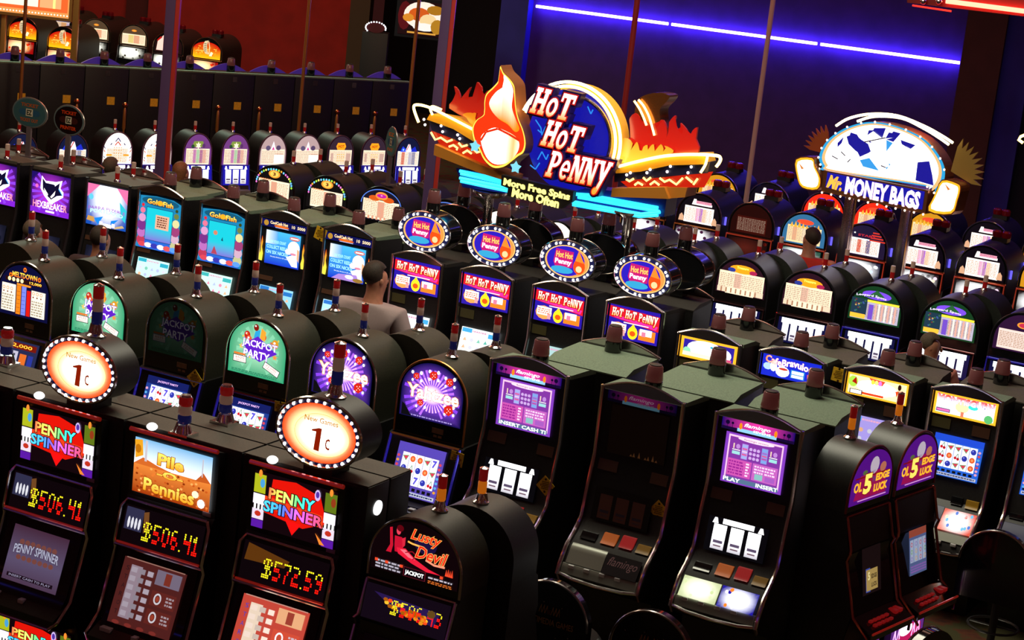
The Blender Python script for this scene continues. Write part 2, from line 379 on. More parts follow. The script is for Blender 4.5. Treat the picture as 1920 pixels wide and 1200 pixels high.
def art_paytable(bg,panel,cols,emblem,box=ARCH2,k=1.3,ptop=.47,lines=9,extra=None,bands=None,mat_=None,m=.07):
    a=Art(*box); sp=max(.05,a.H-.5) if a.H<.95 else a.H-.66; jb=a.H>.95 and box is not ARCHBOX and box is not ARCH2
    if jb: ptop=.56
    a.arch(bg if not callable(bg) else bg,sp,n=22)
    if box is ARCH2: ptop=ptop*.82
    a.rect(m,1-m,.03,ptop,C(panel,k))
    n=len(cols); w=(1-2*m-.02)/n; L0=a.L
    for i,c in enumerate(cols):
        x=m+.01+i*w
        if c: a.rect(x+.004,x+w-.004,.07,ptop-.03,C(c,k*.9))
    words(a,m+.02,1-m-.02,.07,ptop-.04,lines,C('#cba68e',k*.88),max(3,n),len(cols)*7+lines)
    if jb: _q=a._p; a._p=lambda u,v: _q(u,v*1.24-.08 if v>.35 else v)
    if box is ARCH2:
        _p=a._p; a._p=lambda u,v: _p(u,v*.83)
    if emblem: emblem(a)
    if extra: extra(a)
    return a.mesh('pay_glass',mat_ or LIT)
def emb_oval(c1,c2,txt=None,y=.60,rx=.17,ry=.09):
    def f(a):
        a.ell(.5,y,rx,ry,C(c1,1.4),18); a.ell(.5,y,rx*.72,ry*.7,C(c2,1.3),14)
        if txt: a.text(txt,.5,y,rx*.9,ry*.8,C('#2a1408',1),off=.03)
    return f
def art_jukebox(j):
    box=(-.228,.228,1.36,1.835)
    if j==0:  # red white navy chevrons with a grid of small coins
        def ex(a):
            for x in (-1,1):
                for i,c in enumerate(('#c82818','#1a2060','#fff0e0','#c82818','#1a2060')):
                    y=.1+i*.09; a.poly([(.5+x*.43,y),(.5+x*.48,y+.06),(.5+x*.48,y+.10),(.5+x*.43,y+.04)],C(c,1.2))
            for y,c,w in ((.70,'#1a2468',.09),(.60,'#d03020',.10),(.58,'#1a2468',.26)): a.line([(.5-w,y),(.5-w+.05,y+.05)] if w>.2 else [(.5-w,y-.03),(.5,y+.07),(.5+w,y-.03)],.03,C(c,1.1))
            a.line([(.5+.26,.58),(.5+.21,.63)],.03,C('#1a2468',1.1))
            for i in range(4):
                for q in range(6): a.ell(.38+i*.08,.14+q*.075,.018,.018,C('#e8a050',1.2),6)
            a.rect(.1,.3,.28,.34,C('#f0a028',1.2)); a.rect(.7,.9,.28,.34,C('#f0a028',1.2))
        return art_paytable(C('#fff2e4',1.7),'#ffeed8',[None]*4,None,box=box,k=1.4,ptop=.5,extra=ex,m=.12)
    if j==1:  # purple and mint jukebox
        def ex(a):
            a.poly([(.26,.56),(.34,.72),(.66,.72),(.74,.56)],C('#90a848',.9)); star(a,.5,.60,.11,C('#ffe8c8',1.4),6,.5); a.ell(.3,.58,.06,.05,C('#305838',.8)); a.ell(.7,.6,.06,.06,C('#6a3a78',.8))
        return art_paytable(C('#7a4088',1.0),'#ffe8c8',[None,'#fff0d8','#c058c0','#98e0b0','#a04098','#f0b0a0','#fff0d8'],None,box=box,k=1.25,ptop=.5,extra=ex)
    if j==2:  # pale jukebox with white flame
        def ex(a):
            a.poly([(.40,.5),(.5,.74),(.60,.5)],C('#fff4ff',1.7)); a.poly([(.44,.5),(.5,.6),(.56,.5)],C('#e04898',1.1)); a.ell(.3,.55,.09,.07,C('#6a5a80',.9)); a.ell(.7,.56,.09,.07,C('#604a70',.9)); a.rect(.55,.93,.08,.36,C('#fff4e8',1.5)); a.text('*****',.74,.39,.3,.03,C('#c02020',1))
        return art_paytable(C('#c8a8a8',1.0),'#ffe6cc',[None]*3,None,box=box,k=1.3,ptop=.5,extra=ex,m=.05)
    if j==3:  # orange badge
        def ex(a):
            a.poly([(.36,.52),(.30,.62),(.36,.72),(.64,.72),(.70,.62),(.64,.52)],C('#ff9018',1.6)); a.text('HOT',.5,.62,.24,.08,C('#a02808',1),off=.03)
            for q in range(4):
                for i in range(4): a.ell(.38+i*.08,.18+q*.07,.022,.02,C('#f8b040',1.3),6)
            a.rect(.72,.9,.14,.42,C('#d8b0a0',1.0)); a.rect(.1,.2,.14,.42,C('#d8b0a0',1.0))
        return art_paytable(C('#3a2838',.9),'#ffe2c4',[None]*4,None,box=box,k=1.35,ptop=.5,extra=ex,m=.05)
    # blue top with red and blue columns
    def ex(a):
        a.poly([(.14,.5),(.24,.66),(.42,.56),(.40,.5)],C('#2038d8',1.5)); a.poly([(.86,.5),(.76,.66),(.58,.56),(.60,.5)],C('#1828c0',1.3)); a.poly([(.36,.52),(.46,.72),(.54,.72),(.62,.52)],C('#f4f0ff',1.5)); a.line([(.4,.54),(.52,.72)],.03,C('#d02818',1.2)); a.ell(.27,.56,.04,.035,C('#70a0ff',2),8)
    return art_paytable(C('#10183c',1),'#fff0dc',[None,'#d84838',None,'#a8b8e0','#5878b0',None],None,box=box,k=1.35,ptop=.5,extra=ex,m=.05)
def art_gems():
    def ex(a):
        rn=random.Random(3)
        for k in range(22):
            an=math.pi*(k/21); x=.5-.46*math.cos(an); y=.38+.40*math.sin(an)
            a.ell(x,y,.022,.03,C(rn.choice(['#60e0e0','#e070c0','#e8a030','#a0e040','#70c0ff','#ffe070']),1.5),8)
        a.ell(.5,.66,.15,.105,C('#e89030',1.5),18); a.ell(.5,.66,.11,.075,C('#ffb850',1.6),16); a.text('3',.5,.66,.07,.09,C('#502008',1),off=.04)
        for i in range(5): a.ring(.16+i*.06,.49,.026,.026,.012,C('#e87828',1.2),8)
    return art_paytable(C('#0c0a0c',1),'#ffe8c4',[None,None,'#e89878',None,None],None,k=1.4,ptop=.5,extra=ex,m=.1)
def art_wheelpay():
    def ex(a):
        a.ring(.5,.4,.5,.41,.022,C('#5880e0',1.2),26,0,math.pi); a.ell(.33,.56,.14,.07,C('#d85818',1.2)); a.ell(.67,.56,.14,.07,C('#d85818',1.2))
        a.ell(.5,.64,.15,.10,C('#ff8838',1.5),18); a.ell(.5,.64,.12,.05,C('#b81898',1.4),18); a.text('*',.5,.64,.05,.05,C('#ffd0e0',1.5),off=.04)
        for i in range(5): a.ring(.12+i*.06,.50,.026,.026,.012,C('#c87838',1.2),8)
        for i in range(8): a.rect(.1+i*.1,.15+i*.1,.02,.10,C('#e8a080',1.1))
    return art_paytable(C('#181428',1),'#ffe8c4',[None,None,'#e89878',None,None],None,k=1.4,ptop=.53,extra=ex,m=.06)
def art_safari():
    def ex(a):
        a.ell(.5,.62,.28,.10,C('#7a4ae0',1.3),18); a.poly([(.3,.55),(.5,.74),(.66,.6)],C('#2a6a38',1)); a.text('Leopard Spots',.40,.575,.58,.065,C('#e8d8ff',1.7),off=.02,warp=lambda s,t,x,y:(x,y-.03*s*s+.02))
        a.rect(.04,.34,.14,.5,C('#203c50',1))
        for i in range(14): rn=random.Random(i); a.ell(rn.uniform(.07,.31),rn.uniform(.17,.47),.02,.02,C(rn.choice(['#3a7a50','#7a3838','#d8b060','#4060a0']),1),6)
        a.rect(.04,.33,.05,.15,C('#ffb838',1.4)); a.rect(.38,.47,.06,.40,C('#7a50d0',1.1)); a.rect(.34,.95,.45,.50,C('#ffd838',1.5))
        for i in range(7): a.rect(.50+i*.062,.535+i*.062,.06,.44,C('#ffe8d8' if i%2 else '#e0a898',1.3))
    return art_paytable(C('#0e3a1c',1.2),'#d8d0e8',[None,None,None],None,k=.9,ptop=.45,extra=ex,m=.04)
def art_pirate(hdr='#ff9a18'):
    def ex(a):
        a.ell(.5,.60,.26,.10,C(hdr,1.5),18); a.ell(.28,.56,.08,.05,C('#3040a0',1)); a.ell(.72,.56,.08,.05,C('#c02858',1))
        a.text('Treasure',.5,.635,.24,.055,C('#ffe860',2),off=.03)
        a.rect(.03,.97,.02,.14,C('#f0d8b8',1.2)); a.rect(.20,.78,.0,.15,C('#ffe8c8',1.3))
        for i in range(8): a.rect(.1+i*.1,.13+i*.1,.02,.13,C('#c08868',1))
    return art_paytable(C('#2a0c1c',1.2),'#ffe6c0',[None,None,'#e8b8a0',None,None,None],None,k=1.35,ptop=.52,extra=ex,m=.04)
def art_house(k=1.0,dark=False):
    def ex(a):
        if dark: return
        a.poly([(.30,.54),(.34,.70),(.40,.70),(.42,.60),(.80,.60),(.80,.54)],C('#fff0ee',1.6*k)); a.rect(.40,.78,.58,.66,C('#f0a0b8',1.2*k)); a.text('JACKPOT JEWELS',.59,.62,.34,.05,C('#a02848',1))
        for x in (.08,.90): a.poly([(x-.07,.05),(x-.05,.2),(x,.26),(x+.05,.18),(x+.06,.05)],C('#f0b890',1.0))
    return art_paytable(C('#0c0610',1) if not dark else C('#300604',.6),'#fff0e4' if not dark else '#501008',[None,None,None,'#f4a8d8','#a05ac0','#f0c8a8',None,None] if not dark else ['#702018']*6,None,k=1.55 if not dark else .55,ptop=.5,extra=ex,m=.14)
def art_flag():
    def ex(a):
        for i in range(4): a.rect(.62+i*.02,.98-i*.05,.44+i*.07,.475+i*.07,C('#d83828',1.2))
        for x,y in ((.12,.4),(.2,.5),(.27,.6)): star(a,x,y,.03,C('#f8f0f0',1.5))
        a.text('STARS',.55,.56,.4,.06,C('#c02838',1.2),off=.03)
    return art_paytable(C('#201838',1),'#fff2ea',[None,None,'#d02818',None,'#203880',None,None],None,k=1.5,ptop=.48,extra=ex,m=.13)
def art_volcano(c='#e03010'):
    def ex(a):
        a.ell(.5,.62,.2,.07,C('#ff4828',1.4),16)
        for i in range(8): a.poly([(.15+i*.09,.45),(.19+i*.09,.58+.04*math.sin(i)),(.23+i*.09,.45)],C('#ffa838',1.4))
    return art_paytable(C(c,1.3),'#ffd8a0',[None,'#f0a878',None,'#ffe8c0',None,'#f09060',None],None,k=1.3,ptop=.5,extra=ex,m=.10)
def art_boot():   # red and yellow flames with a pale horn in the middle
    a=arch_art(ARCH2); _p=a._p; a._p=lambda u,v: _p(u,v*.83); a.arch(lambda u,v: mixc(C('#ffb010',1.6),C('#c80c08',1.2),v*2.2),.34,n=24)
    rn=random.Random(5)
    for i in range(46):
        x=rn.uniform(.1,.9); y=rn.uniform(.12,.5); a.ell(x,y,.03,.022,C(rn.choice(['#ff8a20','#ffb838','#e84810','#ff6a18']),1.4),7)
    a.poly([(.42,.72),(.55,.76),(.50,.55),(.52,.35),(.60,.18),(.46,.20),(.38,.38),(.37,.58)],C('#e8cfa0',1.1))
    for i in range(5): a.rect(.40,.49,.30+i*.075,.325+i*.075,C('#605038',.9))
    a.line([(.56,.72),(.60,.5),(.60,.2)],.02,C('#ffd8a0',1.6)); a.poly([(.6,.12),(.66,.3),(.74,.26),(.70,.12)],C('#ffe0b0',1.6)); a.text('SEVENS',.28,.31,.26,.05,C('#ffd060',1.5),off=.02)
    return a.mesh('flame_glass',LIT)
def art_photo():
    a=arch_art(ARCH2); _p=a._p; a._p=lambda u,v: _p(u,v*.83); a.arch(C('#200608',1),.34,n=22); a.poly([(.06,.08),(.40,.08),(.44,.60),(.30,.72),(.10,.45)],C('#f4c0b0',1.5)); a.poly([(.1,.45),(.26,.62),(.2,.66),(.07,.5)],C('#b01010',1.2)); a.poly([(.50,.08),(.66,.08),(.64,.55),(.52,.5)],C('#a85038',.9)); a.poly([(.72,.08),(.88,.08),(.84,.4),(.74,.3)],C('#c07868',.9)); return a.mesh('photo_glass',LIT)
# --- screens
def art_fruit(x0,x1,z0,z1,prof,bg='#3a58c8',k=1.15,hdr='#14307a',seed=2,title=None,style=0,nc=5,nr=3):
    a=Art(x0,x1,z0,z1,y=-.02,prof=prof,eps=.0002); H=a.H
    a.rect(0,1,0,H,C(bg,k)); a.rect(.0,1,H*.84,H,C(hdr,k))
    if title: a.text(title,.5,H*.915,.5,H*.055,C('#f0c0ff',1.4),off=.02)
    rn=random.Random(seed); x_a,x_b,ya,yb=.12,.90,H*.22,H*.82
    for c in range(nc):
        w=(x_b-x_a)/nc; xc=x_a+w*(c+.5); a.rect(xc-w*.47,xc+w*.47,ya,yb,C('#f6f6ff',k*1.2))
        for r in range(nr):
            h=(yb-ya)/nr; yc=ya+h*(r+.5); t=rn.randrange(5); s=min(w,h)*.45
            if t==0: a.text('7',xc,yc,s*1.3,s*1.9,C('#5a50d8',k*1.1),off=.05)
            elif t==1: a.ell(xc-s*.4,yc-s*.3,s*.42,s*.42,C('#d81828',k),8); a.ell(xc+s*.4,yc-s*.5,s*.42,s*.42,C('#c01020',k),8); a.line([(xc-s*.3,yc),(xc+s*.2,yc+s),(xc+s*.5,yc-s*.1)],s*.14,C('#308840',k))
            elif t==2: a.ell(xc,yc,s*.8,s*.8,C('#3038b0',k),12); a.ell(xc-s*.2,yc+s*.25,s*.2,s*.2,C('#a0a8ff',k),6)
            elif t==3: a.ell(xc,yc,s*.8,s*.8,C('#f0602a',k),12); a.ell(xc,yc,s*.4,s*.4,C('#ffa060',k),8)
            else: a.poly([(xc-s,yc+s*.4),(xc+s*.9,yc+s*.7),(xc+s*.2,yc-s*.8)],C('#40a858',k)); a.poly([(xc-s*.7,yc+s*.3),(xc+s*.7,yc+s*.5),(xc+s*.2,yc-s*.5)],C('#e83858',k))
    for i in range(8): a.rect(.04+i*.11,.11+i*.11,H*.12,H*.18,K0) if style==0 else None
    a.rect(.03,.97,H*.03,H*.10,C('#d8dcf0',k*.8)); words(a,.05,.95,H*.04,H*.09,1,C('#303870',.8),1,seed)
    for i in range(7):
        for x in (.055,.945): a.ell(x,H*(.2+.09*i),.03,.026,C(rn.choice(['#e04858','#60b0e8','#f0a8c8','#f0a030']),k),7)
    return a.mesh('screen_picture',LIT)
def art_whitegame(x0,x1,z0,z1,prof,bg='#f4ffff',c1='#38a8e0',seed=1,k=1.35):
    a=Art(x0,x1,z0,z1,y=-.02,prof=prof,eps=.0002); H=a.H; rn=random.Random(seed)
    a.rect(0,1,0,H,C(bg,k),1,1); a.rect(.02,.28,H*.86,H*.98,C(c1,1.2)); a.rect(.72,.98,H*.80,H*.93,C(c1,1.2)); a.rect(0,1,0,H*.07,C('#303878',1))
    for c in range(5):
        for r in range(3):
            x=.13+c*.185; y=H*(.22+r*.22); col=C(rn.choice(['#e890b0','#80c8b0','#b8c0e8','#f0b890','#d8d8e8','#60b8a8']),k*.95)
            (a.ell(x,y,.05,.045,col,9) if rn.random()<.6 else a.poly([(x-.05,y-.04),(x+.05,y-.03),(x,y+.05)],col))
    words(a,.3,.7,H*.88,H*.96,1,C('#e8a8c8',1.1),1,seed)
    return a.mesh('screen_picture',LIT)
def art_reels(x0,x1,z0,z1,prof,n=3,k=2.6,frame='#14143a',seed=1,on=True):
    a=Art(x0,x1,z0,z1,y=-.02,prof=prof,eps=.0002); H=a.H; rn=random.Random(seed)
    a.rect(0,1,0,H,C(frame,.8) if on else C('#120806',1)); wc=(k,k,k*1.02) if on else C('#6a4038',.8)
    if on and n>3: a.rect(.06,.94,H*.78,H*.99,wc)
    for i in range(n):
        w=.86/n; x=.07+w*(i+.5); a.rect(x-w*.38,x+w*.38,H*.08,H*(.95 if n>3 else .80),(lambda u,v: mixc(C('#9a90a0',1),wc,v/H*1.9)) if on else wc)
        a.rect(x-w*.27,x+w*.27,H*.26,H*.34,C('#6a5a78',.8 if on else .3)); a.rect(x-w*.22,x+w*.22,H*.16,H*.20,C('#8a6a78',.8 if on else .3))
    if on and n<=3:
        a.rect(.24,.76,H*.84,H*.99,wc); a.poly([(.07,H*.82),(.10,H*.98),(.14,H*.98),(.17,H*.82)],wc); a.poly([(.83,H*.82),(.86,H*.98),(.90,H*.98),(.93,H*.82)],wc)
    return a.mesh('reel_window',LIT if on else PRINT)
def art_slab(x0,x1,z0,z1,prof,cols,k=1.5,seed=1,y=-.02,hot=(.5,.5)):
    """belly glass: bright centre over a coloured print"""
    a=Art(x0,x1,z0,z1,y=y,prof=prof,eps=.0002); H=a.H; rn=random.Random(seed)
    a.rect(0,1,0,H,lambda u,v: mixc(C(cols[-1],k*1.7),C(cols[0],k*.8),max(0,math.hypot(u-hot[0],(v/H-hot[1])*.8)*2.1-.12)),10,6)
    for i in range(16):
        x,y_=rn.uniform(.06,.94),rn.uniform(.1,.9)
        if math.hypot(x-hot[0],(y_-hot[1])*.8)>.30: a.ell(x,H*y_,.045,.09*H,C(rn.choice(cols[:-1]),k),8,up=i%4==0)
    return a.mesh('belly_glass',LIT)
def art_txt(x0,x1,z0,z1,prof,bg,lines,k=1.0,y=-.015,m=LIT,border=None,deco=None):
    a=Art(x0,x1,z0,z1,y=y,prof=prof,eps=.00025); H=a.H
    if border: a.rect(0,1,0,H,border); a.rect(.03,.97,.03,H-.03,bg)
    else: a.rect(0,1,0,H,bg)
    if deco: deco(a)
    for t,cx,cy,w,h,c,kw in lines: a.text(t,cx,cy*H,w,h*H,c,**kw)
    return a.mesh('glass_graphic',m)

def slab(a,t,x0,y0,w,h,col,out=None,grow=.0,shear=0.0,small=None,rot=0,vary=None):
    """thick slab serif capitals built from bars and rings; letters in 'small' are lower and rounder"""
    n=len(t); wl=[1.0 if c not in (small or '') else .78 for c in t]; wl=[q*(.55 if c==' ' else 1) for q,c in zip(wl,t)]; W=sum(wl); cr,sr=math.cos(rot),math.sin(rot)
    def run(g,c,up=True):
        if up: a.L+=1
        x=0
        for ch,q in zip(t,wl):
            lw=w*q/W; hh=h*(.74 if ch in (small or '') else 1.0); dy=0 if not vary else vary(x/w)
            def P(u,v):
                X=x+lw*(.02+.96*u); Y=dy+hh*v; X+=shear*Y; return (x0+X*cr-Y*sr,y0+X*sr+Y*cr)
            gx,gy=g/lw,g/hh
            def bar(u0,u1,v0,v1):
                N=1; Q=[P(u0-gx,v0-gy),P(u1+gx,v0-gy),P(u1+gx,v1+gy),P(u0-gx,v1+gy)]; cc=[c(0,max(0,min(1,v)))if callable(c) else c for v in (v0,v0,v1,v1)]; a.poly(Q,None,False,cc)
            def rng(cu,cv,ru,rv,wu,wv,a0=0,a1=2*math.pi,k=16):
                for i in range(k):
                    p,q_=a0+(a1-a0)*i/k,a0+(a1-a0)*(i+1)/k
                    ou,ov,iu,iv=ru+gx,rv+gy,max(0,ru-wu-gx),max(0,rv-wv-gy)
                    L=[(cu+iu*math.cos(p),cv+iv*math.sin(p)),(cu+ou*math.cos(p),cv+ov*math.sin(p)),(cu+ou*math.cos(q_),cv+ov*math.sin(q_)),(cu+iu*math.cos(q_),cv+iv*math.sin(q_))]
                    a.poly([P(*l) for l in L],None,False,[c(0,max(0,min(1,l[1]))) if callable(c) else c for l in L])
            def dia(u0,v0,u1,v1,tw):
                L=[(u0-tw-gx,v0+(gy if v0>v1 else -gy)),(u0+tw+gx,v0+(gy if v0>v1 else -gy)),(u1+tw+gx,v1+(-gy if v0>v1 else gy)),(u1-tw-gx,v1+(-gy if v0>v1 else gy))]
                a.poly([P(*l) for l in L],None,False,[c(0,max(0,min(1,l[1]))) if callable(c) else c for l in L])
            C_=ch.upper()
            if C_=='H': bar(.10,.34,.0,1); bar(.66,.90,0,1); bar(.3,.7,.42,.60); [bar(u,u+.40,v,v+.15) for u in (.02,.58) for v in (0,.85)]
            elif C_=='O': rng(.5,.5,.46,.5,.24,.20)
            elif C_=='T': bar(.37,.63,0,1); bar(.03,.97,.84,1); bar(.03,.15,.68,1); bar(.85,.97,.68,1); bar(.22,.78,0,.13)
            elif C_=='P': bar(.12,.38,0,1); bar(.02,.50,0,.15); bar(.02,.4,.86,1); rng(.45,.70,.45,.30,.24,.13,-math.pi/2,math.pi/2,10); bar(.3,.46,.40,.53); bar(.3,.46,.87,1)
            elif C_=='E': 
                if ch=='e': rng(.5,.5,.46,.5,.22,.18,.0,2*math.pi*.88); bar(.2,.9,.44,.58)
                else: bar(.12,.38,0,1); [bar(.04,.9,v,v+.16) for v in (0,.42,.84)]
            elif C_=='N': bar(.08,.28,0,1); bar(.72,.92,0,1); dia(.22,1,.78,0,.13); bar(.0,.36,0,.13); bar(.0,.30,.87,1); bar(.62,1,.87,1)
            elif C_=='Y': dia(.2,1,.52,.28,.13); dia(.84,1,.36,-.25,.12); bar(.02,.40,.87,1); bar(.64,1,.87,1); rng(.30,-.18,.2,.14,.16,.12)
            x+=lw
    if out is not None: run(grow,out)
    run(0,col)
# ------------------------------------------------------------------ shared pieces of the machines
def interp(P):
    P=sorted(P,key=lambda t:t[0]); zs=[p[0] for p in P]; ys=[p[1] for p in P]
    return lambda z: float(np.interp(z,zs,ys))
def arch_pts(hw,zs,zt,zb,n=20,x=0):
    P=[(x-hw,zb),(x-hw,zs)]
    for k in range(1,n): a=math.pi*(1-k/n); P.append((x+hw*math.cos(a),zs+(zt-zs)*math.sin(a)))
    return P+[(x+hw,zs),(x+hw,zb)]
_cache={}
def memo(key,fn):
    if key not in _cache: _cache[key]=fn()
    return _cache[key]
def add_light(kit,x,y,z,kind='tower',parent=None):
    """signal light on top of a machine"""
    def mk(key,f): return memo((key,round(x,3),round(y,3),round(z,3)),f)
    if kind in('tower','tower_on','tower_org','tower_big'):
        s=1.0 if kind!='tower_big' else 1.3; r=.027*s; h=.062*s
        b=kit.add('signal_light',mk('tw'+kind,lambda: MB().lathe([(.05*s,0),(.05*s,.008),(.034*s,.02),(.024*s,.055*s),(.024*s,.06*s)],(x,y,z),14).tube([(x-.036*s,y-.02,z),(x-.025*s,y-.012,z+.06*s)],.006,5).tube([(x+.036*s,y-.02,z),(x+.025*s,y-.012,z+.06*s)],.006,5).mesh('light_base',CHROME)),parent)
        kit.add('cap',mk('twc'+kind,lambda: MB().lathe([(r*.95,z+.06*s+3*h*(1 if kind!='tower_org' else .8)),(r*1.05,z+.065*s+3*h*(1 if kind!='tower_org' else .8)),(.004,z+.075*s+3*h*(1 if kind!='tower_org' else .8))],(x,y,0),14).mesh('cap',CHROME)),b)
        z0=z+.06*s
        cols=[('blue_lens',LBLU,'blue lens'),('white_lens',LWHT if kind!='tower_on' else LWON,'white lens'),('red_lens',LRED,'red lens')]
        if kind=='tower_org': cols=[('orange_lens',LORG,'orange lens'),('red_lens',LRED,'red lens')]; h*=1.2
        if parent is None or True:
            for i,(n,m,lb) in enumerate(cols):
                kit.add('lens',mk('ln'+kind+n,lambda i=i,m=m: MB().lathe([(r*.9,z0+i*h+.001),(r,z0+i*h+.006),(r,z0+(i+1)*h-.006),(r*.9,z0+(i+1)*h-.001)],(x,y,0),14).mesh(n,m)),b,lb)
    elif kind=='tiny':
        b=kit.add('signal_light',mk('ty',lambda: MB().lathe([(.035,0),(.03,.02),(.022,.03)],(x,y,z),10).mesh('light_base',DCHROME)))
        kit.add('lens',mk('ty1',lambda: MB().lathe([(.022,z+.03),(.024,z+.09)],(x,y,0),10).mesh('red_lens',LRED)),b,'red lens')
        kit.add('lens',mk('ty2',lambda: MB().lathe([(.024,z+.092),(.024,z+.15),(.02,z+.155)],(x,y,0),10).mesh('clear_lens',LWHT)),b,'clear lens')
    elif kind=='beacon':
        b=kit.add('signal_light',mk('bc',lambda: MB().lathe([(.064,0),(.064,.115),(.05,.12)],(x,y,z-.03),16).mesh('light_base',GLOSSB)))
        kit.add('lens',mk('bc1',lambda: MB().lathe([(.060,z+.088),(.064,z+.10),(.054,z+.195),(.048,z+.202)],(x,y,0),16).mesh('smoked_lens',LPINK)),b,'smoked pink lens')
        kit.add('cap',mk('bc2',lambda: MB().lathe([(.046,z+.202),(.046,z+.208),(.02,z+.214)],(x,y,0),12).mesh('cap',BLK)),b)
    elif kind=='stub':
        b=kit.add('signal_light',mk('st',lambda: MB().box(x-.07,x+.07,y-.06,y+.06,z,z+.015).lathe([(.055,.015),(.038,.06)],(x,y,z),12).tube([(x-.05,y-.03,z+.015),(x-.034,y-.02,z+.075)],.007,5).tube([(x+.05,y-.03,z+.015),(x+.034,y-.02,z+.075)],.007,5).mesh('light_base',CHROME)))
        for i,(m,lb) in enumerate(((LBLU,'dark blue lens'),(LWHT,'white lens'),(LRED,'dark red lens'))):
            kit.add('lens',mk('st%d'%i,lambda i=i,m=m: MB().lathe([(.036,z+.07+i*.056),(.043,z+.08+i*.056),(.043,z+.115+i*.056),(.036,z+.125+i*.056)],(x,y,0),14).mesh('lens',m)),b,lb)
        kit.add('cap',mk('st9',lambda: MB().lathe([(.036,z+.238),(.03,z+.25)],(x,y,0),12).mesh('cap',CHROME)),b)
    elif kind=='siren':
        b=kit.add('signal_light',mk('si',lambda: MB().box(x-.09,x+.09,y-.08,y+.08,z-.01,z+.04).mesh('light_base',BLK)))
        for dx in (-.055,.055): kit.add('lens',mk('si%.2f'%dx,lambda dx=dx: MB().lathe([(.05,z+.04),(.055,z+.055),(.055,z+.10),(.04,z+.115)],(x+dx,y,0),12).mesh('lens',DKRED)),b,'dark red lens')
def add_tag(kit,x,y,z,rot=45,s=.075):
    def f():
        a=R_(rot); P=[(x+s*math.cos(a+k*math.pi/2),z+s*math.sin(a+k*math.pi/2)) for k in range(4)]
        return MB().prism(P,y-.004,y).mesh('yellow_card',TAG)
    t=kit.add('warning_card',memo(('tag',x,y,z,rot),f),None,'yellow diamond warning card')
    def g():
        a=Art(x-s,x+s,z-s,z+s,y=y-.0045); q=R_(rot-45)
        words(a,.30,.70,.30,.72,5,C('#4a2c02',1),1,3)
        for dx in (-.24,.24): a.ell(.5+dx,.5,.025,.07,C('#8a1c02',1),6)
        a.ell(.5,.2,.06,.06,C('#3a2002',1),8); a.ell(.5,.82,.06,.06,C('#3a2002',1),8)
        return a.mesh('card_print',PRINT)
    kit.add('card_print',memo(('tagp',x,y,z,rot),g),t)
PROF_A=interp([(2.2,0),(1.245,0),(1.235,-.03),(.80,-.16),(.76,-.36),(.70,-.36),(.62,-.12),(0,-.08)])
POLY_A=lambda d,zt=1.245:[(0,zt),(-.03,1.235),(-.16,.80),(-.36,.76),(-.36,.70),(-.12,.62),(-.08,0),(d,0),(d,zt)]
